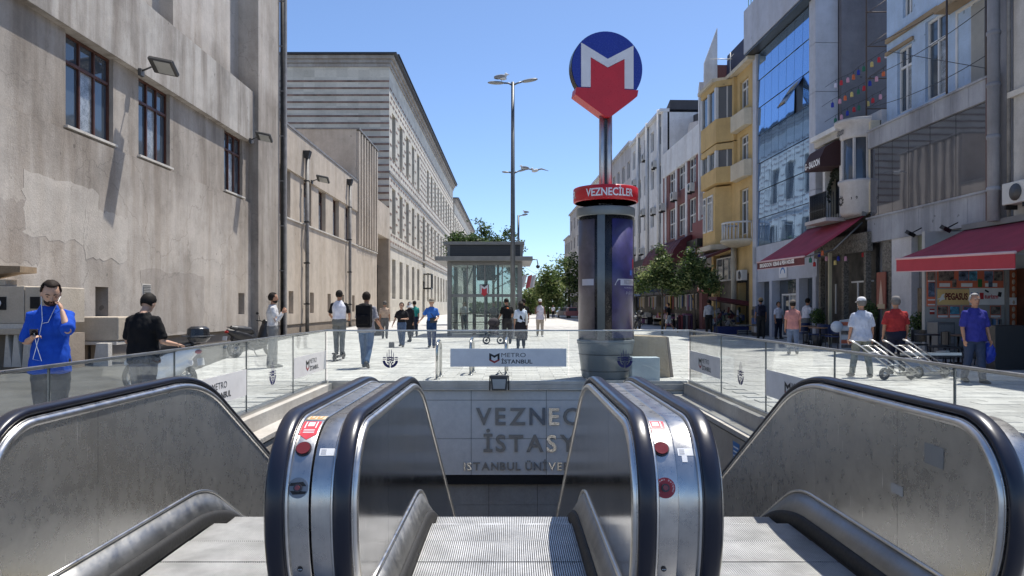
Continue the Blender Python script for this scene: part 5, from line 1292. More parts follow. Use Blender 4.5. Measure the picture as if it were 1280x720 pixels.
def gull(x, y, z, s, face, label, fly=False):
    g_ = site('gull', (x, y, z), label, 'bird', 'gulls about the lamp posts')
    f = face
    MB().ell((x, y, z + .16 * s), (.2 * s, .085 * s, .09 * s), 12, 8, Matrix.Rotation(-.25 * f, 3, 'Y')).ell((x - .17 * f * s, y, z + .27 * s), (.065 * s, .055 * s, .06 * s), 10, 6).tube([(x - .12 * f * s, y, z + .19 * s), (x - .165 * f * s, y, z + .25 * s)], [.06 * s, .045 * s], 8).build('body', m_gw, g_)
    if not fly:
        for sy in (-1, 1): MB().ell((x + .06 * f * s, y + sy * .07 * s, z + .18 * s), (.22 * s, .03 * s, .07 * s), 10, 6, Matrix.Rotation(.12 * f, 3, 'Y')).build('wing', m_gg, g_)
        for sy in (-.03, .03): MB().rod((x, y + sy * s, z + .1 * s), (x, y + sy * s, z), .008 * s).build('foot', P('beak', (.5, .3, .04), .5), g_)
    else:
        for sx in (-1, 1): MB().tube([(x, y, z + .18 * s), (x + sx * .35 * s, y, z + .26 * s), (x + sx * .75 * s, y + .1, z + .16 * s)], [.05 * s, .045 * s, .01 * s], 6).build('wing', m_gg, g_)
    MB().tube([(x - .22 * f * s, y, z + .27 * s), (x - .29 * f * s, y, z + .255 * s)], [.016 * s, .006 * s], 6).build('beak', P('beak'), g_)
gull(LX - .52, LY, 11.76, 1.25, -1, 'gull perched on the left arm at the top of the tall street lamp')
gull(LX + .52, LY, 7.7, .8, 1, 'smaller gull perched on the right lower arm of the tall street lamp')
gull(WX(648, 62) + .62, 62, 9.2, 1.0, 1, 'gull on the far street lamp head')
gull(WX(669, 45), 45, WZ(217, 45), 1.1, 1, 'gull gliding with spread wings right of the tall lamp', True)

# stainless bicycle hoops
hp = 0
for px_, yy, an, lb in ((548.5, 15.6, .02, 'shiny steel hoop left of the grey banner, seen nearly edge on'), (590, 16.6, .04, 'shiny steel hoop rising behind the left half of the grey banner'), (633, 16.6, .03, 'shiny steel hoop directly behind the flood lamp')):
    x = WX(px_, yy); d = Vector((sin(an), cos(an), 0)) * .33; c0 = Vector((x, yy, 0)); pts = [c0 - d] + [c0 - d * cos(pi * k / 10) + Vector((0, 0, .62 + .16 * sin(pi * k / 10))) for k in range(11)] + [c0 + d]
    h_ = site('bicycle_hoop', (x, yy, 0), lb, 'bicycle hoop', 'steel hoops beyond the stairwell'); MB().tube(pts, .032, 12).build('hoop', steel('hoop_steel', (.62, .62, .6), .18, (1, 1, 1), .02), h_)
    for q in (-1, 1): MB().lathe([(.06, 0), (.06, .012), (.035, .016)], tuple(c0 + d * q), 14).build('flange', m_ch, h_)

# ================================================= TREES
m_bark = M('bark', (.09, .07, .05), .9, var=.3, scale=3, bmp=.6)
m_lf = leaf_mat('leaf_mid', (.095, .145, .045)); m_lf_l = leaf_mat('leaf_light', (.30, .33, .14)); m_lf_d = leaf_mat('leaf_dark', (.05, .088, .032))
def tree(x, y, blobs, ht, label, n=4000, lf=.16, mats=None, r=.12, group='street trees', lean=(0, 0), rel=1.0, tname='tree'):
    """blobs: (dx, dy, z, rx, ry, rz) clumps of the crown; leaves gather in small sprays with gaps between"""
    t = site(tname, (x, y, 0), label, 'tree', group); rnd = random.Random(int(x * 100 + y * 7))
    mats = mats or [m_lf, m_lf_l, m_lf_d]
    tb = MB(); top = (x + lean[0], y + lean[1], ht * .62); tb.tube([(x, y, 0), (x + lean[0] * .3, y, ht * .3), top], [r, r * .8, r * .5], 9)
    for b in blobs:
        c = Vector((x + b[0], y + b[1], b[2])); s = Vector((x + lean[0] * .3, y, ht * .33)).lerp(Vector(top), rnd.random())
        tb.tube([s, s.lerp(c, .5) + Vector((0, 0, .1)), c], [r * .4, r * .25, r * .08], 6)
        for q in range(3): tb.tube([s.lerp(c, .6), c + Vector((rnd.uniform(-1, 1) * b[3], rnd.uniform(-1, 1) * b[4], rnd.uniform(-.5, 1) * b[5])) * .8], [r * .12, r * .03], 5)
    tb.build('trunk', m_bark, t)
    cr = MB(); tot = sum(b[3] * b[4] * b[5] for b in blobs)
    for b in blobs:
        k = max(3, int(n / 14 * b[3] * b[4] * b[5] / tot)); c = Vector((x + b[0], y + b[1], b[2]))
        for _ in range(k):
            d = Vector((rnd.gauss(0, 1), rnd.gauss(0, 1), rnd.gauss(0, 1))).normalized() * (rnd.random() ** .45) * rnd.uniform(.85, 1.12)
            sc = c + Vector((d.x * b[3], d.y * b[4], d.z * b[5])); cr.m = rnd.choices((0, 1, 2), (5, 3.5 * rel, 3))[0]
            for _ in range(14):
                p = sc + Vector((rnd.gauss(0, 1), rnd.gauss(0, 1), rnd.gauss(0, .8))) * lf * 1.5; u = Vector((rnd.gauss(0, 1), rnd.gauss(0, 1), rnd.gauss(0, .6))).normalized(); w = u.cross(Vector((rnd.gauss(0, 1), rnd.gauss(0, 1), rnd.gauss(0, 1)))).normalized()
                L = lf * rnd.uniform(.6, 1.2); cr.add([p - u * L, p + w * L * .42, p + u * L, p - w * L * .42], [(0, 1, 2, 3)])
    o = cr.build('crown', mats, t, merge=False); return t
ty = 40
tree(WX(828, ty), ty, [(0, 0, 3.5, .6, .6, .65), (-.75, 0, 3.0, .55, .5, .5), (.35, 0, 2.8, .6, .5, .5), (0, .2, 4.3, .28, .3, .5), (-1.2, .2, 2.5, .45, .5, .3), (.8, 0, 2.4, .4, .4, .3), (.3, 0, 3.9, .2, .2, .4)], 5.0, 'young street tree with pale leaf tips, left of the two before the shops', 5200, .10, [m_lf, m_lf_l, m_lf_d], .07)
tree(WX(868, 39), 39, [(0, 0, 3.5, .65, .6, .65), (.6, 0, 2.9, .65, .6, .5), (-.55, .1, 2.8, .5, .6, .5), (-.15, .2, 4.3, .26, .3, .5), (.85, .2, 2.5, .45, .5, .35), (.35, 0, 4.0, .2, .2, .35)], 5.0, 'young street tree with pale leaf tips, right of the two before the shops', 5600, .10, [m_lf, m_lf_l, m_lf_d], .075)
# behind the kiosk
tree(-3.9, 62, [(-.5, 0, 6.7, .95, 1.2, .85), (.5, 0, 6.6, 1.0, 1.2, .8), (0, 1, 5.9, 1.35, 1.3, 1.0), (1.3, 0, 6.4, .8, 1.0, .7)], 7.2, 'dark bushy tree rising behind the left half of the kiosk roof', 9000, .17, [m_lf_d, m_lf, m_lf_d], .22)
tree(-1.6, 64, [(-.8, 0, 8.1, .5, .6, .7), (.2, 0, 6.9, .7, .7, .7), (1.2, 0, 7.6, .6, .6, .6), (2.0, 0, 6.6, .7, .7, .6), (1.9, .5, 5.0, .8, .8, .8), (-.6, 0, 7.2, .6, .6, .5), (-1.3, 0, 8.8, .25, .4, .3), (2.1, .2, 3.8, .6, .7, .9)], 8.2, 'sparse gappy tree rising behind the right half of the kiosk roof', 3300, .15, [m_lf, m_lf, m_lf_d], .15)
# far right trees beside the totem
far = [(4.6, 95, 6.6, 2.1, 'small bright tree at the far end of the square, leftmost of the group'), (8.0, 104, 9.6, 3.7, 'largest dark round tree at the far end of the square'), (12.4, 100, 8.6, 3.4, 'dark tree half hidden behind the totem column'), (11.0, 80, 4.6, 1.9, 'low bright tree before the dark trees, left of the totem'), (3.2, 130, 5.0, 2.4, 'distant pale tree beside the gap of sky')]
for x, y, h_, w_, lb in far:
    tree(x, y, [(0, 0, h_ * .62, w_ * .8, w_ * .8, h_ * .3), (-w_ * .5, 0, h_ * .5, w_ * .5, w_ * .6, h_ * .22), (w_ * .5, 0, h_ * .48, w_ * .55, w_ * .6, h_ * .24), (0, -.5, h_ * .85, w_ * .4, w_ * .4, h_ * .15), (0, -w_ * .4, h_ * .35, w_ * .7, w_ * .5, h_ * .18)], h_, lb, 4200, .24, [m_lf, m_lf_l, m_lf] if w_ < 3 else [m_lf, m_lf_l, m_lf_d], .2, 'trees at the far end of the square')
# low far hedge and rooftops on the horizon
hd = MB(); rnd = random.Random(4)
for k in range(5200):
    x = rnd.uniform(-8, 30); h_ = 1.3 + 1.2 * noise.noise((x * .3, 0, 3)) ; p = Vector((x, rnd.uniform(138, 146), rnd.uniform(.1, max(.6, h_ + 1.0)))); u = Vector((rnd.gauss(0, 1), rnd.gauss(0, 1), rnd.gauss(0, 1))).normalized() * .35; w = u.cross(Vector((rnd.gauss(0, 1), rnd.gauss(0, 1), rnd.gauss(0, 1)))).normalized() * .2
    hd.m = rnd.randrange(2); hd.add([p - u, p + w, p + u, p - w], [(0, 1, 2, 3)])
tag(hd.build('far_hedge', [m_lf, m_lf_d], merge=False), 'low hedge closing the far end of the square', 'hedge', kind='stuff')
# ================================================= PEOPLE
def quick_obj(mb, mods):
    me = bpy.data.meshes.new('q'); me.from_pydata(mb.v, [], mb.f); o = bpy.data.objects.new('q', me); COL.objects.link(o)
    for f in mods: f(o)
    dg = bpy.context.evaluated_depsgraph_get(); r = bpy.data.meshes.new_from_object(o.evaluated_get(dg))
    bpy.data.objects.remove(o); bpy.data.meshes.remove(me); return r
def remesh(mb, vox, smooth=3):
    def f(o):
        m = o.modifiers.new('r', 'REMESH'); m.mode = 'VOXEL'; m.voxel_size = vox; m.use_smooth_shade = True
        s = o.modifiers.new('s', 'SMOOTH'); s.iterations = smooth; s.factor = .5
    return quick_obj(mb, [f])
def wrinkle(me, amp, freq, seed=0, zs=.5):
    s = Vector((seed * 3.7, seed * 1.3, 0)); out = []
    for v in me.vertices:
        p = v.co; q = Vector((p.x * freq, p.y * freq, p.z * freq * zs)) + s
        out += list(p + v.normal * (amp * (noise.noise(q) + .5) + amp * .5 * noise.noise(q * 2.3)))
    me.vertices.foreach_set('co', out); me.update()
def loft(mb, rings):
    """rings: (cx, cy, cz, rx, ry[, tilt]) joined into a closed body"""
    n = 18; vs = []
    for (cx, cy, cz, rx, ry) in rings:
        for k in range(n):
            a = 2 * pi * k / n; e = .85
            ca, sa = cos(a), sin(a); vs.append((cx + rx * math.copysign(abs(ca) ** e, ca), cy + ry * math.copysign(abs(sa) ** e, sa), cz))
    fs = [(i * n + k, i * n + (k + 1) % n, (i + 1) * n + (k + 1) % n, (i + 1) * n + k) for i in range(len(rings) - 1) for k in range(n)]
    fs += [tuple(range(n))[::-1], tuple((len(rings) - 1) * n + k for k in range(n))]; mb.add(vs, fs)
SKIN = {'tan': (.36, .19, .12), 'light': (.48, .29, .20), 'dark': (.22, .12, .075)}
def cloth(name, col, **k): return M('cloth_' + name, col, .88, var=k.get('var', .12), scale=9, fine=70, bmp=.12, spec=.15, world=False)
PEOPLE = []
def person(px, Y, label, H=1.72, face=0, top='white', topc=(.6, .6, .6), bot='jeans', botc=(.05, .08, .14), skin='tan', hair=(.015, .012, .01), hairlen=0, legs=((4, 3), (-4, 3)), arms=None, lean=0, sleeve=.75, build=1.0, hat=None, beard=False, headp=0, heady=0, shoes=(.03, .03, .03), belly=0, vox=None, shorts=False, dress=None, lift=0, untuck=.0, zoff=0, female=False, scarf=None, sidestep=0, sole=None, bald=False, group=None):
    x = WX(px, Y); r = empty('person', (x, Y, zoff), radians(face), label, 'person', group)
    near = Y < 12; vox = vox or (.0075 if near else .0105 if Y < 19 else .014); seed = len(PEOPLE)
    sk = M('skin_' + skin, SKIN[skin], .55, var=.08, scale=8, fine=60, bmp=.05, world=False, spec=.35)
    up = Matrix.Rotation(radians(-lean), 3, 'X'); hipc = Vector((0, 0, .53 * H)); B_ = build
    def U(p): return hipc + up @ (Vector(p) - hipc)
    # legs
    J = []
    for sg, (h, k) in zip((-1, 1), legs):
        hp_ = Vector((sg * .052 * H, 0, .505 * H)); th = Vector((sg * (.012 + sidestep), sin(radians(h)), -cos(radians(h)))).normalized(); kn = hp_ + th * .235 * H
        sd = Vector((sg * (.0 + sidestep), sin(radians(h - k)), -cos(radians(h - k)))).normalized(); an = kn + sd * .232 * H; J.append((hp_, kn, an, h - k))
    drop_ = min(j[2].z for j in J) - .040 * H; dz = Vector((0, 0, -drop_)); J = [(a + dz, b + dz, c + dz, t) for a, b, c, t in J]; hipc0 = hipc.copy()
    def UU(p): return U(p) + dz
    arms_ = arms or ((Vector((.16, -.03, -1)), Vector((.06, .16, -1))), (Vector((.16, .03, -1)), Vector((.06, .22, -1))))
    AJ = []
    for sg, (u, f) in zip((-1, 1), arms_):
        s_ = UU((sg * (.098 + .02 * (B_ - 1)) * H, 0, .798 * H)); u = Vector(u); f = Vector(f); e = s_ + Vector((sg * u[0], u[1], u[2])).normalized() * .172 * H; fd = Vector((sg * f[0], f[1], f[2])).normalized(); w = e + fd * .140 * H; AJ.append((s_, e, w, fd))
    def torso(mb, inf, zlo=.47, zhi=.83):
        prof = [(.455, .055, .052), (.48, .092, .062), (.52, .100, .068), (.57, .092, .062), (.62, .083 * (.94 if female else 1), .058), (.68, .092, .063), (.735, .100, .068), (.775, .096, .060), (.805, .076, .048), (.828, .050, .040), (.85, .035, .036)]
        rings = []
        for z, rx, ry in prof:
            if z < zlo - .001 or z > zhi + .02: continue
            bl = belly * math.exp(-((z - .60) / .07) ** 2); ch = (.012 * math.exp(-((z - .73) / .04) ** 2)) if female else 0
            cy = bl * .5 + ch * .5 - .004; p = UU((0, cy * H, z * H)); rings.append((p.x, p.y, p.z, rx * H * B_ + inf + bl * H * .4, (ry + bl * .5 + ch * .5) * H * (B_ * .6 + .4) + inf))
        loft(mb, rings)
    hcn = UU((0, .004 * H, .845 * H)); Rh = up @ Matrix.Rotation(radians(heady), 3, 'Z') @ Matrix.Rotation(radians(-headp), 3, 'X')
    HH = H * 1.09
    def HD(p): return hcn + Rh @ (Vector(p) * HH)
    bd = MB(); torso(bd, -.006)
    bd.tube([UU((0, -.004 * H, .81 * H)), UU((0, 0, .845 * H)), HD((0, .004, .045))], [.038 * H, .032 * H, .031 * H], 12)
    bd.ell(HD((0, .004, .098)), (.0435 * HH, .052 * HH, .057 * HH), 18, 12, Rh); bd.ell(HD((0, .014, .062)), (.034 * HH, .040 * HH, .036 * HH), 14, 10, Rh)
    bd.tube([HD((0, .050, .096)), HD((0, .061, .079)), HD((0, .052, .071))], [.005 * HH, .0085 * HH, .006 * HH], 8)
    bd.ell(HD((0, .051, .054)), (.012 * HH, .006 * HH, .0045 * HH), 8, 6, Rh); bd.ell(HD((0, .044, .105)), (.030 * HH, .010 * HH, .006 * HH), 10, 6, Rh)
    for sg in (-1, 1): bd.ell(HD((sg * .045, -.002, .082)), (.006 * HH, .012 * HH, .018 * HH), 8, 6, Rh)
    for sg, (a, b, c, t), in zip((-1, 1), J): bd.tube([a + Vector((0, 0, .02 * H)), a.lerp(b, .35), b, b.lerp(c, .3), c], [.052 * H, .048 * H, .033 * H, .033 * H, .021 * H], 12)
    feet = []
    for sg, (a, b, c, t) in zip((-1, 1), J):
        pit = radians(max(-55, min(25, t * .9))) if c.z > .06 * H else 0
        Rf = Matrix.Rotation(sg * -.14, 3, 'Z') @ Matrix.Rotation(pit, 3, 'X')
        feet.append((c, Rf)); bd.tube([c + Rf @ Vector((0, -.018 * H, -.018 * H)), c + Rf @ Vector((0, .05 * H, -.022 * H)), c + Rf @ Vector((0, .09 * H, -.028 * H))], [.022 * H, .022 * H, .013 * H], 10)
    fr = .0052 * H if near else .0066 * H
    for sg, (s_, e, w, fd) in zip((-1, 1), AJ):
        bd.tube([s_ - Vector((sg * .03, 0, -.01)), s_, s_.lerp(e, .5), e, e.lerp(w, .35), w], [.024 * H, .026 * H * B_, .024 * H * B_, .021 * H, .021 * H, .0135 * H], 10)
        side = Vector((0, 0, 1)).cross(fd); side = side.normalized() if side.length > .1 else Vector((0, 1, 0))
        if abs(fd.z) > .75: side = (Vector((0, 1, 0)) - fd * fd.y).normalized()
        inn = fd.cross(side).normalized()
        if inn.x * sg > 0: inn = -inn
        pm = w + fd * .026 * H
        bd.ell(pm, (.020 * H, .010 * H, .028 * H), 10, 8, Matrix((side, inn, fd)).transposed())
        for q, (ln, of) in enumerate(((.036, -.0145), (.042, -.005), (.040, .0045), (.032, .0135))):
            b0 = w + fd * .044 * H + side * of * H; b1 = b0 + (fd + inn * .25).normalized() * ln * .5 * H; b2 = b1 + (fd * .6 + inn * .8).normalized() * ln * .5 * H; bd.tube([b0 - fd * .012 * H, b0, b1, b2], [fr * 1.1, fr, fr * .95, fr * .8], 7)
        b0 = w + fd * .016 * H + side * .017 * H; bd.tube([b0, b0 + (fd + side * .7).normalized() * .024 * H, b0 + (fd * 1.1 + side * .45 + inn * .5).normalized() * .042 * H], [fr * 1.2, fr * 1.1, fr * .85], 7)
    me = remesh(bd, vox, 2); me.materials.append(sk); body = bpy.data.objects.new('body', me); COL.objects.link(body); body.parent = r
    def put(me, name, mat, parent=r):
        me.materials.clear(); me.materials.append(mat); o = bpy.data.objects.new(name, me); COL.objects.link(o); o.parent = parent
        for p in me.polygons: p.use_smooth = True
        return o
    # shirt
    if top:
        s = MB(); hem = (.50 - untuck) if dress is None else .50
        torso(s, .011, zlo=max(.455, hem) if untuck else .548)
        if untuck: p = UU((0, belly * .3 * H, (hem) * H)); q = UU((0, belly * .3 * H, .57 * H)); loft(s, [(p.x, p.y, p.z, .112 * H * B_ + belly * .2 * H, .078 * H + belly * .3 * H), (q.x, q.y, q.z, .098 * H * B_ + belly * .3 * H, .070 * H + belly * .4 * H)])
        for sg, (s_, e, w, fd) in zip((-1, 1), AJ):
            if sleeve <= 0: continue
            base = s_ - Vector((sg * .035 * H, 0, -.004 * H))
            if sleeve <= 1: end = s_.lerp(e, sleeve); s.tube([base, s_, s_.lerp(end, .6), end], [.026 * H, .031 * H * B_, .032 * H * B_, .033 * H * B_], 12)
            else: end = e.lerp(w, min(1, sleeve - 1)); s.tube([base, s_, s_.lerp(e, .5), e, end], [.026 * H, .031 * H * B_, .030 * H * B_, .026 * H, .021 * H], 12)
        me = remesh(s, max(vox, .010), 3); wrinkle(me, .016, 8, seed, .7); wrinkle(me, .005, 26, seed + 2, .5); put(me, 'shirt', cloth(top, topc))
    # trousers
    t = MB(); torso(t, .014 if not untuck else .004, zlo=.455, zhi=.575 if not untuck else .53)
    for (a, b, c, tt) in J:
        if shorts: t.tube([a + Vector((0, 0, .03 * H)), a.lerp(b, .4), b - Vector((0, 0, .0))], [.056 * H, .058 * H, .050 * H], 12)
        else: t.tube([a + Vector((0, 0, .03 * H)), a.lerp(b, .4), b, b.lerp(c, .5), c + (b - c).normalized() * .006 * H], [.056 * H, .055 * H, .041 * H, .038 * H, .034 * H], 12)
    me = remesh(t, max(vox, .010), 3); wrinkle(me, .009, 13, seed + 5, .8); put(me, 'trousers' if not shorts else 'shorts', cloth(bot, botc))
    if dress:
        d = MB(); p = UU((0, 0, .60 * H)); loft(d, [(0, 0, J[0][1].z - .02, .13 * H, .10 * H), (0, 0, .45 * H + dz.z, .125 * H, .092 * H), (p.x, p.y, p.z, .096 * H, .068 * H), (UU((0, 0, .72 * H)).x, UU((0, 0, .72 * H)).y, UU((0, 0, .72 * H)).z, .094 * H, .076 * H)]); me = remesh(d, .012, 2); wrinkle(me, .012, 9, seed); put(me, 'overall_dress', cloth('dress', dress))
    # shoes
    for (c, Rf) in feet:
        s = MB(); s.tube([c + Rf @ Vector((0, -.030 * H, -.018 * H)), c + Rf @ Vector((0, .0, -.012 * H)), c + Rf @ Vector((0, .055 * H, -.021 * H)), c + Rf @ Vector((0, .108 * H, -.029 * H))], [.022 * H, .0285 * H, .026 * H, .012 * H], 12)
        s.v = [(v[0], v[1], max(v[2], zfloor)) if (zfloor := .004) is not None else v for v in s.v]
        o = s.build('shoe', P('shoe_%d' % int(shoes[0] * 100), shoes, .6), r)
    # hair, hats, face
    hm = P('hair_%d' % int(hair[0] * 1000), hair, .75, var=.3, spec=.2, world=False)
    if not bald:
        h = MB(); n, m = 22, 16; c = Vector((0, -.002, .104)); rr = Vector((.0475, .0570, .0585)); vs = {}; fs = []
        def keep(p): return (p.z > .038 + .0 * p.y) or (p.y < .002 and p.z > (-.055 if hairlen else -.044)) or (abs(p.x) > .04 and p.z > -.004 and p.y < .02)
        vl = []
        for i in range(m + 1):
            th = pi * i / m
            for k in range(n):
                a = 2 * pi * k / n; p = Vector((rr.x * sin(th) * cos(a), rr.y * sin(th) * sin(a), rr.z * cos(th))); nz = 1 + .06 * noise.noise(p * 70 + Vector((seed, 0, 0))); vl.append(p * nz)
        for i in range(m):
            for k in range(n):
                q = (i * n + k, (i + 1) * n + k, (i + 1) * n + (k + 1) % n, i * n + (k + 1) % n); cc = sum((vl[j] for j in q), Vector()) / 4
                if keep(cc): fs.append(q)
        h.smooth = True; h.add([HD(c + v) for v in vl], fs)
        if hairlen: h.tube([HD((0, -.03, .13)), HD((0, -.046, .08)), HD((0, -.048, .04)), HD((0, -.035, .04 - hairlen))], [.044 * HH, .052 * HH, .046 * HH, .02 * HH], 14)
        o = h.build('hair', hm, r); sd = o.modifiers.new('t', 'SOLIDIFY'); sd.thickness = .012; sd.offset = .3
        bm = bmesh.new(); bm.from_mesh(o.data); bmesh.ops.delete(bm, geom=[v for v in bm.verts if not v.link_faces], context='VERTS'); bm.to_mesh(o.data); bm.free()
    if beard:
        b = MB(); b.ell(HD((0, .0165, .050)), (.0350 * HH, .0395 * HH, .027 * HH), 16, 10, Rh @ Matrix.Rotation(.15, 3, 'X')); b.ell(HD((0, .0515, .0645)), (.016 * HH, .008 * HH, .004 * HH), 10, 6, Rh); b.build('beard', hm, r)
    if abs(((face + 180 + 180) % 360) - 180) < 100 and Y < 40:
        for sg in (-1, 1): MB().ell(HD((sg * .018, .0485, .094)), (.0068 * HH, .004 * HH, .0038 * HH), 8, 6, Rh).build('eye', P('eye_dark', (.02, .015, .012), .2), r)
        for sg in (-1, 1): MB().tube([HD((sg * .008, .0535, .106)), HD((sg * .018, .0545, .1095)), HD((sg * .029, .0475, .107))], [.0022 * HH, .003 * HH, .0015 * HH], 6).build('eyebrow', hm, r)
        MB().ell(HD((0, .0555, .0545)), (.011 * HH, .003 * HH, .0022 * HH), 8, 6, Rh).build('mouth', P('lip', (.22, .07, .06), .5), r)
    if hat:
        kind, hc = hat; hmt = cloth('hat_%d' % int(hc[0] * 100), hc); s = MB(); prof = [(.0525, .0), (.0535, .018), (.046, .042), (.028, .056), (0, .060)]
        n = 20; s.smooth = True; vs = [HD((rr_ * cos(2 * pi * k / n) * .93, -.002 + rr_ * 1.08 * sin(2 * pi * k / n), .112 + z)) for rr_, z in prof for k in range(n)]
        s.add(vs, [(i * n + k, i * n + (k + 1) % n, (i + 1) * n + (k + 1) % n, (i + 1) * n + k) for i in range(4) for k in range(n)])
        if kind == 'cap': s.add([HD((.04, .036, .114)), HD((-.04, .036, .114)), HD((-.030, .095, .104)), HD((.030, .095, .104)), HD((0, .105, .106))], [(0, 1, 2, 4, 3)])
        else: s.add([HD((rr_ * cos(2 * pi * k / n), -.002 + rr_ * 1.08 * sin(2 * pi * k / n), z)) for rr_, z in ((.050, .118), (.086, .104)) for k in range(n)], [(k, (k + 1) % n, n + (k + 1) % n, n + k) for k in range(n)])
        o = s.build('cap' if kind == 'cap' else 'brimmed_hat', hmt, r); o.modifiers.new('t', 'SOLIDIFY').thickness = .006
    if scarf:
        s = MB(); s.ell(HD((0, -.006, .095)), (.054 * HH, .058 * HH, .066 * HH), 16, 10, Rh); s.tube([HD((0, -.02, .08)), UU((0, -.02, .86 * HH)), UU((0, -.01, .80 * HH))], [.05 * HH, .06 * HH, .095 * HH], 14); me = remesh(s, .012, 2); wrinkle(me, .008, 12, seed); put(me, 'headscarf', cloth('scarf', scarf))
    info = dict(root=r, UU=UU, HD=HD, AJ=AJ, J=J, H=H, x=x, Y=Y, rot=radians(face)); PEOPLE.append(info); return info
def world_of(i, p):
    c, s = cos(i['rot']), sin(i['rot']); p = Vector(p); return Vector((i['x'] + c * p.x - s * p.y, i['Y'] + s * p.x + c * p.y, p.z + i['root'].location.z))
def attach_mesh(mb, i): mb.v = [tuple(world_of(i, v)) for v in mb.v]; return mb
def thing_at(name, i, p, label, cat, group=None):
    w = world_of(i, p); return site(name, tuple(w), label, cat, group)
def backpack(i, col, label, s=1.0):
    H = i['H']; c = i['UU']((0, -.115 * H, .695 * H)); t = thing_at('backpack', i, c, label, 'backpack')
    mb = MB(); c = Vector(c); mb.obox(c, (.165 * H * s, .10 * H * s, .25 * H * s)); mb.obox(c + Vector((0, -.06 * H * s, -.045 * H)), (.13 * H * s, .05 * H, .12 * H)); mb.ell(c + Vector((0, 0, .11 * H * s)), (.08 * H * s, .05 * H * s, .04 * H * s), 14, 8)
    me = remesh(mb, .012, 14); wrinkle(me, .012, 10, 3); m2 = MB(); m2.v = [tuple(v.co) for v in me.vertices]; m2.f = [tuple(p.vertices) for p in me.polygons]; m2.mi = [0] * len(m2.f); m2.sm = [True] * len(m2.f)
    attach_mesh(m2, i).build('bag', cloth('bag_%s' % int(col[0] * 1000), col), t)
    for sg in (-1, 1):
        m = MB(); m.tube([i['UU']((sg * .06 * H, -.075 * H, .77 * H)), i['UU']((sg * .065 * H, -.01 * H, .845 * H)), i['UU']((sg * .068 * H, .070 * H, .78 * H)), i['UU']((sg * .085 * H, .055 * H, .68 * H)), i['UU']((sg * .085 * H, -.06 * H, .62 * H))], .012 * H, 8); attach_mesh(m, i).build('strap', cloth('bag_%s' % int(col[0] * 1000), col), t)
    return t
V = Vector
# 1 phone man
p1 = person(63, 7.9, 'bearded man in royal blue polo holding a phone, other hand at his ear', H=1.76, face=194, top='royal_blue', topc=(.014, .07, .42), bot='black_jeans', botc=(.022, .024, .032), skin='light', beard=True, build=1.0, headp=30, heady=22, sleeve=.92, untuck=.045, belly=.015,
    arms=((V((.16, .60, -.40)), V((-.34, -.42, .86))), (V((.20, -.02, -1)), V((-.55, .85, .28)))), legs=((3, 3), (-3, 4)), hair=(.03, .018, .012))
w = p1['AJ'][1]; c = w[2] + w[3] * .08 + V((0, .02, .035)); t = thing_at('phone', p1, c, 'dark phone held in the lowered hand of the man in royal blue', 'phone'); m = MB(); m.obox(c, (.075, .14, .010), (.5, 0, .3)); attach_mesh(m, p1).build('phone_body', m_tb, t, bevel=.003)
m = MB(); e0 = p1['HD']((.045, .01, .075)); m.tube([e0, p1['UU']((.03, .14, 1.35)), p1['UU']((.05, .17, 1.18)), p1['UU']((.10, .19, .95)), p1['UU']((.02, .19, .93)), p1['UU']((.06, .20, 1.08)), c], .0035, 6)
m.tube([p1['HD']((-.045, .01, .075)), p1['UU']((-.02, .13, 1.33)), p1['UU']((.03, .14, 1.32))], .0035, 6); tag(attach_mesh(m, p1).build('earphone_cable', m_swh), 'thin white earphone cable looping down the royal blue polo', 'cable')
# 2 man in black
p2_ = person(179, 9.35, 'man in plain black t-shirt seen from behind, head bent, beside the white scooter', H=1.66, face=-8, top='black', topc=(.010, .010, .011), bot='dark_jeans', botc=(.02, .028, .055), skin='light', build=1.04, headp=34, sleeve=.85, untuck=.02, belly=.02, arms=((V((.28, .12, -1)), V((-.1, 1, -.25))), (V((.30, .10, -1)), V((.25, 1, -.2)))))
# 5 smoker
person(341, 18.2, 'man in pale grey long-sleeved shirt with hand at his mouth, by the black scooter', H=1.80, face=-75, top='pale_grey', topc=(.52, .52, .53), bot='grey_trousers', botc=(.16, .165, .17), sleeve=1.9, beard=True, arms=((V((.1, .45, -1)), V((-.45, .5, 1))), (V((.2, .3, -1)), V((-.2, .7, .9)))), hair=(.02, .015, .012), heady=10)
# 6 man on kick scooter
p6_ = person(424, 20.8, 'man in white t-shirt with black sleeves riding a kick scooter away', H=1.78, face=0, top='white_tee', topc=(.66, .67, .74), bot='grey_slacks', botc=(.17, .175, .165), zoff=.14, arms=((V((.34, .15, -1)), V((-.2, .9, -.55))), (V((.34, .15, -1)), V((-.2, .9, -.55)))), legs=((9, 4), (-6, 3)), build=1.04, sleeve=0)
for sg, (s_, e, w, fd) in zip((-1, 1), p6_['AJ']):
    m = MB(); m.tube([s_ + V((-sg * .05, 0, .0)), s_, s_.lerp(e, .85)], [.06, .066, .060], 12); me = remesh(m, .012, 2); o = bpy.data.objects.new('sleeve', me); me.materials.append(cloth('black_sleeve', (.014, .014, .016))); COL.objects.link(o); o.parent = p6_['root']
ks = site('kick_scooter', (p6_['x'], 20.8, 0), 'electric kick scooter under the man with black sleeves', 'kick scooter')
X = p6_['x']
MB().box(X - .08, X + .08, 20.35, 21.0, .09, .13).build('deck', m_tb, ks, bevel=.01); MB().tube([(X, 21.0, .12), (X, 21.3, .25), (X, 21.15, 1.08)], .022, 8).build('stem', m_tb, ks); MB().rod((X - .24, 21.14, 1.08), (X + .24, 21.14, 1.08), .018, 8).build('handlebar', m_tb, ks)
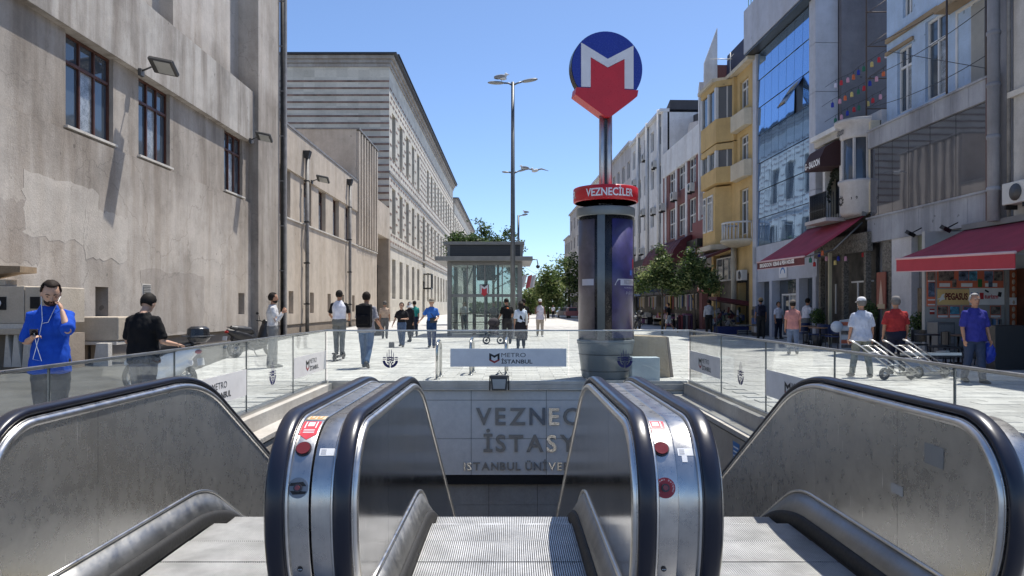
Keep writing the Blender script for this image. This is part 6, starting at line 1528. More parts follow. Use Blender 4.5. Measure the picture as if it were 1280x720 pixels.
for yy in (20.26, 21.33): MB().tube([(X, yy + .1 * cos(a), .105 + .1 * sin(a)) for a in [2 * pi * k / 14 for k in range(15)]], .028, 8).rod((X - .05, yy, .105), (X + .05, yy, .105), .05, 10).build('wheel', m_tb, ks)
MB().box(X - .05, X + .05, 20.16, 20.3, .2, .24).build('mudguard', m_tb, ks)
# 7 backpack man
p7 = person(458, 18.2, 'man in grey t-shirt and blue jeans walking away with a big black backpack', H=1.83, face=-4, top='grey_tee', topc=(.30, .29, .31), bot='blue_jeans', botc=(.07, .13, .24), legs=((12, 4), (-14, 22)), build=1.08, hair=(.022, .014, .010), arms=((V((.2, .2, -1)), V((.0, .55, -1))), (V((.28, -.1, -1)), V((.2, .75, -.6)))), untuck=.02, sleeve=.8)
backpack(p7, (.008, .008, .01), 'black backpack on the back of the man in grey t-shirt', 1.15)
# 8 older man
person(481, 34.5, 'older man in beige shirt and grey trousers walking away near the annex', H=1.72, face=5, top='beige', topc=(.45, .34, .26), bot='grey_wide', botc=(.12, .12, .12), hair=(.12, .11, .10), legs=((10, 4), (-8, 12)))
# 9 woman black top
person(502, 27.5, 'woman in black t-shirt and blue jeans with her hair tied up walking this way', H=1.62, face=172, top='black_tee', topc=(.018, .018, .02), bot='mid_jeans', botc=(.08, .12, .20), female=True, hair=(.02, .012, .01), skin='light', legs=((10, 3), (-10, 14)), arms=((V((.4, .2, -1)), V((-.5, .8, .05))), (V((.3, .1, -1)), V((.3, .5, -1)))))
person(512, 31.5, 'person in dark coat with white headscarf walking behind the woman in black', H=1.66, face=150, top='dark_coat', topc=(.02, .02, .024), bot='dark_skirt', botc=(.02, .02, .022), scarf=(.55, .55, .55), female=True, sleeve=1.9, dress=(.018, .018, .022), legs=((8, 3), (-8, 10)))
person(518, 37, 'person in teal shirt mostly hidden behind the white headscarf', H=1.74, face=20, top='teal', topc=(.03, .25, .22), bot='dark_jeans', botc=(.02, .028, .055))
# 11 blue shirt woman
b11 = person(539.5, 27, 'woman in bright blue shirt and navy jeans with crossbody bag, striding this way', H=1.74, face=176, top='bright_blue', topc=(.05, .16, .50), bot='navy_jeans', botc=(.02, .045, .12), female=True, skin='light', hair=(.025, .015, .012), legs=((5, 2), (-7, 10)), arms=((V((.3, .1, -1)), V((-.2, .8, -.3))), (V((.45, .3, -1)), V((.5, .6, -.7)))), hat=('hat', (.25, .22, .18)))
t = thing_at('shoulder_bag', b11, b11['UU']((-.12, .12, 1.0)), 'small black crossbody bag worn by the woman in bright blue', 'bag'); m = MB(); m.obox(b11['UU']((-.10, .13, 1.0)), (.26, .09, .18), (0, .1, 0)); attach_mesh(m, b11).build('bag_body', m_tb, t, bevel=.02); m = MB(); m.tube([b11['UU']((-.14, .12, 1.05)), b11['UU']((.0, .145, 1.25)), b11['UU']((.11, .02, 1.47))], .012, 6); attach_mesh(m, b11).build('strap', m_tb, t)
# kiosk area
person(580, 43.5, 'man in white t-shirt seen through the left half of the glass lift kiosk', H=1.75, face=170, top='white_tee', topc=(.66, .67, .74), bot='dark_jeans', botc=(.02, .028, .055))
p13 = person(634, 29.8, 'man in black top with an orange patch bending over a buggy before the kiosk', H=1.80, face=15, top='black', topc=(.010, .010, .011), bot='black_cargo', botc=(.035, .035, .035), lean=6, headp=15, arms=((V((.2, .4, -1)), V((.1, .9, -.6))), (V((.3, .3, -1)), V((-.1, .9, -.5)))))
m = MB(); m.ell(p13['UU']((.0, -.10, 1.30)), (.09, .03, .15), 10, 8); attach_mesh(m, p13); tag(m.build('orange_hood', P('hood_orange', (.55, .14, .03), .7)), 'orange cloth patch hanging on the back of the man in black by the kiosk', 'cloth')
p14 = person(651, 26.6, 'woman with dark hair, white blouse and long black pinafore walking towards the kiosk', H=1.66, face=4, top='blouse', topc=(.52, .60, .70), bot='black_skirt', botc=(.012, .012, .014), female=True, hairlen=.09, dress=(.010, .010, .013), legs=((7, 3), (-7, 10)), sleeve=.9)
t = thing_at('tote_bag', p14, p14['UU']((.2, 0, .95)), 'pale tote bag hanging at the right side of the woman in the pinafore', 'bag'); m = MB(); m.obox(p14['UU']((.20, .0, 1.0)), (.07, .28, .34)); attach_mesh(m, p14).build('bag_body', P('tote_cream', (.6, .58, .52), .8), t, bevel=.015); m = MB(); m.tube([p14['UU']((.2, -.1, 1.16)), p14['UU']((.13, 0, 1.42)), p14['UU']((.2, .1, 1.16))], .012, 6); attach_mesh(m, p14).build('strap', P('tote_cream'), t)
person(654.5, 33, 'man in dark clothes half hidden behind the woman in the pinafore', H=1.80, face=10, top='black', topc=(.010, .010, .011), bot='dark_jeans', botc=(.02, .028, .055))
person(617, 40.5, 'man in grey shirt standing at the right half of the lift kiosk', H=1.72, face=180, top='grey_tee', topc=(.30, .29, .31), bot='grey_slacks', botc=(.17, .175, .165))
person(675, 37, 'man in white cap, white tank top and cream trousers walking this way', H=1.82, face=184, top='tank_white', topc=(.60, .58, .66), bot='cream', botc=(.42, .37, .30), sleeve=0, skin='dark', beard=True, hat=('cap', (.65, .65, .65)), untuck=.03, legs=((9, 3), (-8, 14)), shoes=(.5, .5, .5), arms=((V((.2, .1, -1)), V((.1, .3, -1))), (V((.25, .2, -1)), V((-.3, .9, .3)))))
person(691.5, 92, 'tiny distant person in white at the far end of the square, left of the totem', H=1.65, face=180, top='white_tee', topc=(.66, .67, .74), bot='black_skirt', botc=(.012, .012, .014), vox=.03)
# right side
p18 = person(886, 41, 'man in white long-sleeved sweatshirt and black trousers carrying a white plastic bag', H=1.84, face=0, top='sweat_white', topc=(.62, .63, .66), bot='black_cargo', botc=(.035, .035, .035), sleeve=1.9, legs=((6, 3), (-9, 10)), hair=(.02, .015, .01))
m = MB(); m.ell(p18['AJ'][1][2] + V((.03, 0, -.30)), (.11, .08, .20), 12, 10); me = remesh(m, .015, 1); wrinkle(me, .03, 14, 3); m2 = MB(); m2.v = [tuple(v.co) for v in me.vertices]; m2.f = [tuple(p.vertices) for p in me.polygons]; m2.mi = [0] * len(m2.f); m2.sm = [True] * len(m2.f)
tag(attach_mesh(m2, p18).build('plastic_bag', P('bag_white', (.72, .72, .74), .4)), 'white plastic carrier bag held by the man in the white sweatshirt', 'bag')
person(835.5, 46, 'person in black top and white shorts walking in the shade behind the left street tree', H=1.70, face=60, top='black', topc=(.010, .010, .011), bot='white_shorts', botc=(.6, .6, .6), shorts=True, legs=((14, 4), (-14, 20)))
p19 = person(951, 34.6, 'man in brimmed straw hat and dark t-shirt wearing a dark backpack', H=1.86, face=-6, top='slate', topc=(.10, .11, .16), bot='black_cargo', botc=(.035, .035, .035), hat=('hat', (.38, .28, .15)), build=1.05, legs=((4, 3), (-4, 4)))
backpack(p19, (.02, .02, .035), 'dark backpack worn by the man in the straw hat', .95)
person(973, 34.2, 'man in white t-shirt facing this way next to the man in the straw hat', H=1.68, face=200, top='white_tee', topc=(.66, .67, .74), bot='navy_dark', botc=(.02, .022, .04))
person(991, 23.2, 'man in pink and grey plaid shirt and flat cap with his back turned', H=1.66, face=-12, top='plaid', topc=(.42, .20, .19), bot='light_jeans', botc=(.12, .16, .24), hat=('cap', (.16, .14, .12)), untuck=.02, build=1.05, legs=((9, 3), (-9, 14)))
person(1007, 30.2, 'man in white t-shirt and grey trousers leaning sideways by the terrace', H=1.80, face=-70, top='white_tee', topc=(.66, .67, .74), bot='grey_trousers', botc=(.16, .165, .17), lean=8, arms=((V((.3, .2, -1)), V((-.2, .8, .2))), (V((.3, .3, -1)), V((.2, .5, -.8)))))
# trolley men
pc1 = person(1077, 15.8, 'man in pale checked shirt and white cap pulling a steel hand trolley', H=1.66, face=2, top='pale_check', topc=(.42, .46, .55), bot='khaki', botc=(.19, .20, .17), hat=('cap', (.66, .66, .67)), untuck=.03, belly=.01, build=1.14, legs=((11, 3), (-5, 3)), arms=((V((.22, .0, -1)), V((.1, .2, -1))), (V((.25, .05, -1)), V((.1, .2, -1)))), sleeve=.9, shoes=(.06, .055, .05), hair=(.15, .14, .13), sidestep=.07)
pc2 = person(1120, 16.4, 'man in brick red t-shirt and grey cap standing behind the steel hand trolleys', H=1.68, face=-3, top='brick_red', topc=(.33, .035, .035), bot='navy_dark', botc=(.02, .022, .04), hat=('cap', (.20, .19, .18)), build=1.16, belly=.015, arms=((V((.28, .0, -1)), V((.05, .2, -1))), (V((.28, .05, -1)), V((.1, .35, -1)))), sleeve=.85, hair=(.15, .14, .13))
p24 = person(1218, 14.6, 'older man in royal blue polo and worn jeans walking this way before the kiosk', H=1.72, face=183, top='polo_blue', topc=(.035, .038, .22), bot='worn_jeans', botc=(.035, .05, .09), hair=(.38, .37, .36), skin='tan', build=1.14, belly=.015, untuck=.02, heady=-8, legs=((9, 3), (-7, 12)), arms=((V((.26, .02, -1)), V((.1, .25, -1))), (V((.26, .02, -1)), V((.05, .3, -1)))), sleeve=.9)
m = MB(); m.ell(p24['AJ'][0][2] + V((-.02, -.06, -.26)), (.10, .09, .20), 12, 10); me = remesh(m, .015, 1); wrinkle(me, .03, 14, 8); m2 = MB(); m2.v = [tuple(v.co) for v in me.vertices]; m2.f = [tuple(p.vertices) for p in me.polygons]; m2.mi = [0] * len(m2.f); m2.sm = [True] * len(m2.f)
tag(attach_mesh(m2, p24).build('blue_bag', P('bag_blue', (.01, .03, .28), .4)), 'blue plastic bag carried low by the older man in royal blue polo', 'bag')

for i in (p1, p24):
    m = MB(); H = i['H']
    for sg in (-1, 1): m.add([i['UU']((sg * .002, .062 * H * .9, .808 * H)), i['UU']((sg * .034 * H, .035 * H, .856 * H)), i['UU']((sg * .052 * H, .0, .862 * H)), i['UU']((sg * .062 * H, .03 * H, .828 * H)), i['UU']((sg * .030 * H, .066 * H, .795 * H))], [(0, 1, 2, 3, 4)])
    o = m.build('collar', cloth('royal_blue' if i is p1 else 'polo_blue', (.014, .07, .42)), i['root'], local=False); o.modifiers.new('t', 'SOLIDIFY').thickness = .010
# ================================================= SCOOTERS, TROLLEYS, SHOP THINGS
def obm(c, rz): return Matrix.Translation(Vector(c)) @ Matrix.Rotation(rz, 4, 'Z')
def motor(loc, rz, col, label, box=True, screen=False):
    """motor scooter, front towards local -x, wheels on the ground"""
    r = site('motor_scooter', loc, label, 'motor scooter', rz=rz, off=(0, 0, 0)); pm = P('scooter_%s' % label[:5].strip(), col, .22, coat=.8); bk = P('scooter_black', (.012, .012, .013), .45); gr = P('scooter_grey', (.12, .12, .125), .5)
    def wheel(x, R_, nm):
        m = MB(); n = 22; ring = []
        m.tube([(x + R_ * .82 * cos(2 * pi * k / n), 0, R_ + R_ * .82 * sin(2 * pi * k / n)) for k in range(n + 1)], .055, 10, False); w = m.build('wheel', bk, r)
        m = MB(); m.rod((x, -.035, R_), (x, .035, R_), .055, 12)
        for k in range(5): a = 2 * pi * k / 5; m.obox((x + .10 * cos(a), 0, R_ + .10 * sin(a)), (.16, .03, .035), (0, -a, 0))
        m.tube([(x + R_ * .62 * cos(2 * pi * k / n), 0, R_ + R_ * .62 * sin(2 * pi * k / n)) for k in range(n + 1)], .016, 6, False); m.build('rim', P('rim_grey', (.35, .35, .36), .35, metal=.6), w)
    wheel(-.66, .26, 'front'); wheel(.62, .26, 'rear')
    m = MB()  # rear body fairing, floor board and leg shield as one smooth shell
    m.tube([(-.12, 0, .42), (.10, 0, .52), (.34, 0, .60), (.62, 0, .70), (.92, 0, .80)], [.10, .155, .18, .15, .05], 14)
    m.tube([(.16, 0, .36), (.42, 0, .44), (.74, 0, .58)], [.11, .14, .08], 12); m.tube([(-.36, 0, .34), (-.05, 0, .31), (.22, 0, .34)], [.12, .14, .12], 12)
    m.tube([(-.36, 0, .33), (-.42, 0, .55), (-.50, 0, .84), (-.47, 0, .98)], [.13, .20, .19, .12], 14)
    m.tube([(-.86, 0, .50), (-.72, 0, .58), (-.52, 0, .60)], [.045, .085, .10], 12); m.tube([(-.62, 0, .88), (-.52, 0, 1.0), (-.40, 0, 1.02)], [.05, .13, .09], 12)
    me = remesh(m, .014, 5); me.materials.append(pm); o = bpy.data.objects.new('fairing', me); COL.objects.link(o); o.parent = r
    for p in me.polygons: p.use_smooth = True
    m = MB(); m.tube([(-.02, 0, .70), (.12, 0, .765), (.40, 0, .79), (.62, 0, .83), (.78, 0, .90)], [.05, .125, .14, .12, .05], 14); me = remesh(m, .014, 3); me.materials.append(bk); o = bpy.data.objects.new('seat', me); COL.objects.link(o); o.parent = r
    MB().ell((-.66, 0, .86), (.05, .09, .06), 12, 8).build('headlight', P('lens_clear', (.55, .56, .56), .1), r)
    MB().tube([(-.42, -.34, 1.07), (-.44, -.2, 1.06), (-.46, 0, 1.02), (-.44, .2, 1.06), (-.42, .34, 1.07)], .016, 8).build('handlebar', bk, r)
    for s in (-1, 1):
        MB().rod((-.42, s * .35, 1.07), (-.41, s * .23, 1.065), .022, 8).build('grip', bk, r)
        m = MB(); m.tube([(-.44, s * .22, 1.07), (-.46, s * .28, 1.20), (-.46, s * .32, 1.26)], .008, 6); m.ell((-.45, s * .35, 1.29), (.018, .07, .045), 10, 6); m.build('mirror', bk, r)
        MB().tube([(-.66, s * .055, .26), (-.58, s * .06, .50), (-.50, s * .05, .70)], .022, 8).build('fork', gr, r)
    if screen: m = MB(); m.add([(-.60, -.16, 1.02), (-.60, .16, 1.02), (-.42, .14, 1.36), (-.42, -.14, 1.36)], [(0, 1, 2, 3)]); o = m.build('windscreen', glass('screen_glass', (.6, .62, .63), .08), r); o.modifiers.new('t', 'SOLIDIFY').thickness = .004
    if box: m = MB(); m.tube([(.92, 0, .93), (.92, 0, 1.01), (.92, 0, 1.18), (.92, 0, 1.22)], [.15, .225, .20, .13], 16); me = remesh(m, .014, 4); me.materials.append(P('box_black', (.018, .018, .02), .3)); o = bpy.data.objects.new('top_box', me); COL.objects.link(o); o.parent = r
    if box: MB().box(.70, 1.14, -.215, .215, 1.04, 1.055).build('box_seam', gr, r)
    MB().tube([(.62, -.1, .86), (.82, -.12, .90), (.86, .12, .90), (.62, .1, .86)], .014, 6).build('carrier', gr, r)
    MB().ell((.93, 0, .76), (.03, .10, .04), 10, 6).build('tail_light', P('tail_red', (.35, .01, .01), .2), r)
    m = MB(); m.tube([(.30, -.16, .26), (.55, -.17, .26), (.88, -.17, .32)], [.03, .05, .055], 10); m.build('exhaust', P('exhaust_steel', (.3, .3, .3), .3, metal=.8), r); MB().rod((.1, .10, .28), (.02, .22, .01), .014).build('stand', gr, r)
    MB().obox((.98, 0, .58), (.015, .18, .13), (0, -.2, 0)).build('number_plate', P('plate_white', (.6, .6, .6), .4), r)
    return r
ws = motor((-6.15, 13.0, 0), radians(-16), (.84, .85, .86), 'white motor scooter with a black top box parked by the man in black'); ws.scale = (.86, .9, .95)
motor((WX(316, 22.3), 22.3, 0), radians(-122), (.014, .014, .016), 'black motor scooter without a box parked behind the glass near the hall wall', False)
motor((WX(797, 49), 49, 0), 1.2, (.03, .03, .035), 'small dark motor scooter in the distance just right of the totem column')
# -- hand trolleys
m_tro = steel('trolley_steel', (.72, .71, .68), .3, (1, 1, 1), .02); m_rb = P('wheel_rubber', (.05, .05, .052), .7)
for (pa, Yt, lb) in ((1068, 15.35, 'steel ladder-frame hand trolley, left of the two, behind the man in pale shirt'), (1110, 15.75, 'steel ladder-frame hand trolley, right of the two, below the man in red')):
    x0 = WX(pa, Yt); r = site('hand_trolley', (x0, Yt, 0), lb, 'hand trolley', 'steel hand trolleys')
    w_ = WX(pa + 29, Yt) - x0; dx = WX(pa + 44, Yt) - x0
    top_z = WZ(427, Yt); a0 = V((x0, Yt, top_z)); b0 = V((x0 + dx, Yt - .35, .14)); sd = V((w_, .12, .01))
    for k, q in enumerate((0, .34, .67, 1)):
        md_ = q in (.34, .67); hk = V((-.10, .03, .035)) if not md_ else V((0, 0, 0))
        MB().tube([a0 + sd * q + hk, a0 + sd * q + (b0 - a0) * .06, b0 + sd * q] if not md_ else [a0 + sd * q + (b0 - a0) * .14, b0 + sd * q], .015, 8).build('rail', m_tro, r)
    for t in (.14, .34, .54, .74, .95): MB().rod(a0 + (b0 - a0) * t, a0 + sd + (b0 - a0) * t, .010, 6).build('rung', m_tro, r)
    MB().tube([b0, b0 + V((-.30, -.25, -.02)), b0 + sd + V((-.3, -.25, -.02)), b0 + sd], .012, 8).build('toe_frame', m_tro, r)
    for q in (.25, .5, .75): MB().rod(b0 + sd * q, b0 + sd * q + V((-.3, -.25, -.02)), .008, 6).build('toe_bar', m_tro, r)
    ax = b0 + V((-.16, .12, -.03)); MB().rod(ax - sd * .12, ax + sd * 1.12, .012).build('axle', m_tro, r)
    for q in (-.15, 1.15):
        c = ax + sd * q; c.z = .129; m = MB(); n = 18; rt = radians(18)
        m.tube([(c.x + .095 * cos(2 * pi * k / n) * cos(rt), c.y + .095 * cos(2 * pi * k / n) * sin(rt) - .0, c.z + .095 * sin(2 * pi * k / n)) for k in range(n + 1)], .034, 8, False); wl = m.build('wheel', m_rb, r)
        MB().rod((c.x + .02, c.y - .045, c.z), (c.x - .02, c.y + .045, c.z), .05, 12).build('rim', P('rim_grey'), wl); MB().rod(c, c + V((-.02, 0, .10)), .012).build('bracket', m_tro, r)
    MB().rod(a0 + (b0 - a0) * .72, ax, .010).build('strut', m_tro, r); MB().rod(a0 + sd + (b0 - a0) * .72, ax + sd, .010).build('strut', m_tro, r)
bx_ = WX(1150, 16.2); r = site('flat_cart', (bx_ + .5, 16.3, 0), 'low flat cart bed with pale straps behind the hand trolleys', 'cart')
MB().box(WX(1120, 16.2), WX(1200, 16.2), 16.1, 16.8, .40, .46).build('bed', m_rb, r); MB().box(WX(1122, 16.2), WX(1198, 16.2), 16.08, 16.1, .44, .50).build('edge', m_tro, r)
for k in range(3): MB().obox((WX(1135 + 25 * k, 16.2), 16.4, .50), (.24, .12, .04), (.1, .1, k)).build('strap', P('strap_cream', (.5, .48, .42), .8), r)
for p_ in (1128, 1192): MB().rod((WX(p_, 16.2), 16.2, .40), (WX(p_, 16.2), 16.2, .09), .02).build('leg', m_rb, r); MB().ell((WX(p_, 16.2), 16.2, .07), (.07, .03, .07)).build('caster', m_rb, r)
# -- buggy by the kiosk
r = site('buggy', (WX(618, 30), 30, 0), 'dark folding buggy with small wheels beside the man in black near the kiosk', 'buggy'); x = WX(617, 29.9)
MB().tube([(x + .35, 29.9, 1.02), (x + .1, 29.9, .8), (x - .25, 29.9, .22)], .018).tube([(x + .35, 29.5, 1.02), (x + .1, 29.5, .8), (x - .25, 29.5, .22)], .018).rod((x + .35, 29.5, 1.02), (x + .35, 29.9, 1.02), .02).build('frame', m_tb, r)
MB().obox((x, 29.7, .55), (.4, .34, .3), (0, .3, 0)).build('seat', P('buggy_cloth', (.04, .035, .04), .9), r, bevel=.04); MB().ell((x + .02, 29.7, .85), (.25, .2, .2)).build('hood', P('buggy_cloth'), r)
for (dx, dy) in ((-.28, -.22), (-.28, .22), (.28, -.24), (.28, .24)): MB().tube([(x + dx + .13 * cos(2 * pi * k / 14), 29.7 + dy, .15 + .13 * sin(2 * pi * k / 14)) for k in range(15)], .022, 8).rod((x + dx, 29.68 + dy, .15), (x + dx, 29.72 + dy, .15), .05, 10).build('wheel', m_rb, r)

# -- travel kiosk wall, posters and counter (faces the camera, under the near awning)
kx0, kx1, ky = WX(1158, 21.8), WX(1275, 21.8), 21.8
KS = site('travel_kiosk', ((kx0 + kx1) / 2, ky, 0), 'travel and souvenir kiosk front covered in colourful posters under the crimson awning', 'kiosk')
MB().box(kx0 - .05, kx1 + 2, ky, ky + .15, 0, 3.7).build('wall', P('kiosk_wall', (.34, .34, .33), .7), KS)
def pq(pxa, pya, pxb, pyb, mat, nm='poster', d=0, par=None):
    mb = MB(); mb.box(WX(pxa, ky), WX(pxb, ky), ky - .012 - d, ky - .004 - d * .5, WZ(pyb, ky), WZ(pya, ky)); return mb.build(nm, mat, par or KS)
c_or = P('poster_orange', (.65, .17, .09), .45); c_ph = M('photo_blue', (.18, .24, .36), .4, var=.6, scale=6, bmp=0); c_ph2 = M('photo_teal', (.12, .38, .55), .4, var=.55, scale=5, bmp=0); c_ph3 = M('photo_brown', (.25, .21, .18), .4, var=.7, scale=8, bmp=0)
c_w = P('print_white'); c_tan = P('poster_tan', (.72, .52, .22), .5); c_dr = P('print_darkred', (.14, .012, .014), .5); c_g = P('print_green', (.03, .16, .04), .5)
pn = pq(1171, 338, 1254, 360, c_or)
for a, b, m_ in ((1173, 1192, c_ph3), (1198, 1210, c_ph), (1211, 1221, c_ph2), (1230, 1241, c_ph), (1242, 1253, c_ph3)): pq(a, 339, b, 351, m_, 'photo', .01, pn)
for a, b in ((1174, 1187), (1201, 1215), (1231, 1246)): pq(a, 354, b, 358.5, c_w, 'caption_strip', .01, pn)
for a, m_ in ((1190, c_ph3), (1222, c_g), (1235, c_ph)): pq(a, 349, a + 5, 359, m_, 'figure', .014, pn)
lt = pq(1158, 339, 1169, 383, c_or)
pq(1159, 340, 1168, 350, c_ph3, 'photo', .01, lt); pq(1160, 353, 1168, 371, c_ph, 'photo', .01, lt)
for y in (350.5, 374, 380): pq(1159.5, y, 1168, y + 1.6, c_w, 'caption_strip', .012, lt)
mb = MB(); mb.box(WX(1171.5, ky), WX(1211, ky), ky - .02, ky - .004, WZ(381, ky), WZ(361.5, ky)); mb.m = 1
text(mb, 'PEGASUS', (WX(1181, ky), ky - .024, WZ(374.5, ky)), (1, 0, 0), (0, 0, 1), .185, width=.66, bold=.04); mb.m = 2
mb.add([(WX(a, ky), ky - .023, WZ(b, ky)) for a, b in ((1170.5, 374), (1175, 372), (1177, 368), (1180.5, 367), (1179, 371), (1181, 374), (1177, 375), (1173, 378), (1174.5, 374.5))], [tuple(range(9))]); mb.build('airline_poster', [c_tan, c_dr, c_w], KS)
mb = MB(); mb.box(WX(1211.5, ky), WX(1255, ky), ky - .02, ky - .004, WZ(381, ky), WZ(360, ky)); mb.m = 1
text(mb, 'TUR', (WX(1213, ky), ky - .024, WZ(373, ky)), (1, 0, 0), (0, 0, 1), .17, width=.25, bold=.03); mb.m = 2; mb.box(WX(1224, ky), WX(1229, ky), ky - .023, ky - .021, WZ(374, ky), WZ(366, ky)); text(mb, 'turizm', (WX(1230, ky), ky - .024, WZ(373, ky)), (1, 0, 0), (0, 0, 1), .12, width=.40, bold=.03)
mb.m = 3; mb.obox((WX(1233, ky), ky - .022, WZ(364, ky)), (.12, .004, .05), (0, .5, 0)); mb.obox((WX(1249, ky), ky - .022, WZ(368, ky)), (.10, .004, .14), (0, .2, 0)); mb.build('tourism_poster', [c_w, P('print_blue', (.03, .12, .45), .5), P('print_redder', (.5, .03, .04), .5), m_blk], KS)
for a, m_ in ((1172, c_ph3), (1187, c_ph2), (1204, c_ph), (1238, c_ph3)):
    f = pq(a - .8, 382, a + 13, 397.5, c_or, 'framed_poster'); pq(a, 383, a + 12, 393, m_, 'photo', .01, f); pq(a, 394, a + 12, 396.8, c_w, 'caption_strip', .01, f)
pq(1162, 386, 1168, 393, P('sign_red'), 'small_sign'); pq(1162, 388, 1167.6, 389.6, c_w, 'caption_strip', .01)
MB().box(WX(1255.5, ky), WX(1259.5, ky), ky - .08, ky - .02, 0, WZ(338, ky)).build('post', P('post_grey', (.3, .3, .29), .5), KS)
MB().box(WX(1260, ky), WX(1268, ky), ky - .1, ky - .02, 0, WZ(338, ky)).build('side_panel', P('pier_orange'), KS)
for k in range(9): MB().ell((WX(1264, ky), ky - .105, WZ(344 + k * 8.5, ky)), (.05, .012, .08), 10, 6).build('medallion', P('medal_cream', (.45, .35, .26), .6), KS)
pq(1259.6, 372, 1267.6, 381, c_w, 'notice', .1)
MB().box(WX(1268.5, ky), WX(1300, ky), ky - .6, ky + .1, 0, 2.6).build('wooden_bay', M('dark_wood', (.10, .035, .018), .5, var=.3), KS)
MB().prism([(WX(1258, 20), 3.0), (WX(1300, 20), 3.35), (WX(1300, 20), 2.7), (WX(1258, 20), 2.72)], 'y', 21.2, 21.5).build('sign_head', P('sign_olive', (.06, .10, .03), .6), KS)
def dark_box(nm, pa, pb, Y, z0, z1, dp, mat, label, cat): return tag(MB().box(WX(pa, Y), WX(pb, Y), Y, Y + dp, z0, z1).build(nm, mat, bevel=.01), label, cat)
ct = site('drinks_fridge', (WX(1183, 21.2), 21.2, 0), 'grey drinks fridge standing under the poster wall of the travel kiosk', 'fridge'); MB().box(WX(1172, 21.2), WX(1194, 21.2), 21.2, 21.75, 0, 1.05).build('cabinet', P('fridge_grey', (.12, .125, .13), .4), ct, bevel=.015)
for k in range(3): MB().box(WX(1174, 21.2), WX(1192, 21.2), 21.185, 21.2, .15 + k * .3, .38 + k * .3).build('drawer', P('fridge_front', (.2, .205, .21), .3), ct)
ct = site('goods_counter', (WX(1237, 21), 20.9, 0), 'dark counter with small goods behind the man in royal blue polo', 'counter'); MB().box(WX(1228, 21), WX(1262, 21), 20.9, 21.5, 0, .95).build('counter_body', P('counter_grey', (.26, .26, .25), .6), ct)
rnd = random.Random(11)
for k in range(14): MB().obox((WX(1230 + k * 2.2, 21), 21.1 + rnd.random() * .3, .95 + .1), (.07, .07, .12 + rnd.random() * .14), (0, 0, rnd.random())).build('goods', [P('goods_%d' % (k % 4), ((.5, .5, .5), (.05, .05, .06), (.3, .1, .05), (.1, .2, .35))[k % 4], .5)], ct)
dark_box('display_stand', 1244, 1290, 17.6, 0, 1.05, .6, P('stand_black', (.016, .016, .018), .4), 'large black display stand at the right edge before the kiosk', 'stand')
# chairs and tables
def chair(x, y, rz, col, label, grp, back=.85):
    r = site('cafe_chair', (x, y, 0), label, 'chair', grp, rz=rz, off=(0, 0, 0)); MB().box(-.22, .22, -.22, .22, .43, .47).build('seat', col, r, bevel=.015)
    m = MB(); n = 8; vs = []
    for k in range(n + 1):
        a = radians(-70 + 140 * k / n)
        for z in (.52, back): vs.append((.25 * sin(a), -.02 - .24 * cos(a), z))
    m.add(vs, [(2 * k, 2 * k + 1, 2 * k + 3, 2 * k + 2) for k in range(n)]); o = m.build('backrest', col, r); o.modifiers.new('t', 'SOLIDIFY').thickness = .025
    for a, b in ((-.19, -.19), (.19, -.19), (-.19, .19), (.19, .19)): MB().rod((a, b, .44), (a * 1.15, b * 1.15, 0), .014).build('leg', m_tb, r)
    return r
def table(x, y, col, label, grp, R_=.38):
    r = site('cafe_table', (x, y, 0), label, 'table', grp); MB().lathe([(0, .72), (R_, .72), (R_, .75), (0, .75)], (x, y, 0), 20).build('table_top', col, r); MB().rod((x, y, .02), (x, y, .72), .03, 8).build('column', m_tb, r); MB().lathe([(0, 0), (.24, 0), (.22, .03), (0, .04)], (x, y, 0), 16).build('foot', m_tb, r); return r
bl = P('chair_blue', (.015, .03, .10), .5); bk_ = P('chair_black', (.014, .014, .016), .5); wd = P('table_wood', (.28, .15, .08), .5)
for k, (p_, y, rz_, c_, lb) in enumerate(((1004, 29.5, .4, bl, 'dark blue chair farthest left on the restaurant terrace'), (1018, 28.0, 1.2, bl, 'dark blue chair in the middle of the restaurant terrace'), (1030, 27.0, -.5, bl, 'dark blue chair beside the white disc on the restaurant terrace'), (1042, 26.0, 2.4, bl, 'dark blue chair nearest the menu board'), (1174, 19.4, .8, bk_, 'black chair left of the kiosk table'), (1192, 19.0, -2.2, bk_, 'black chair just left of the man in blue polo'), (1236, 18.8, .2, bk_, 'black chair right of the man in blue polo'), (1145, 20.5, 2.0, bk_, 'black chair behind the man in red'))): chair(WX(p_, y), y, rz_, c_, lb, 'cafe chairs along the right shops')
for p_, y, c_, lb in ((1011, 28.8, wd, 'small wooden-topped table on the restaurant terrace, left one'), (1025, 26.6, wd, 'small wooden-topped table on the restaurant terrace, right one'), (1198, 19.6, wd, 'small wooden-topped table before the kiosk fridge'), (1163, 20.2, P('table_dark', (.02, .02, .025), .4), 'dark cafe table between the man in red and the kiosk')): table(WX(p_, y), y, c_, lb, 'cafe tables along the right shops')
tag(MB().lathe([(0, 0), (.20, 0), (.20, .015), (0, .02)], (0, 0, 0), 24).build('round_tray', P('tray_white', (.6, .65, .7), .3)), 'white round disc leaning on the blue terrace chair', 'tray'); o = bpy.data.objects['round_tray']; o.location = (WX(1046, 25.6), 25.6, .80); o.rotation_euler = (radians(80), .2, -.3)
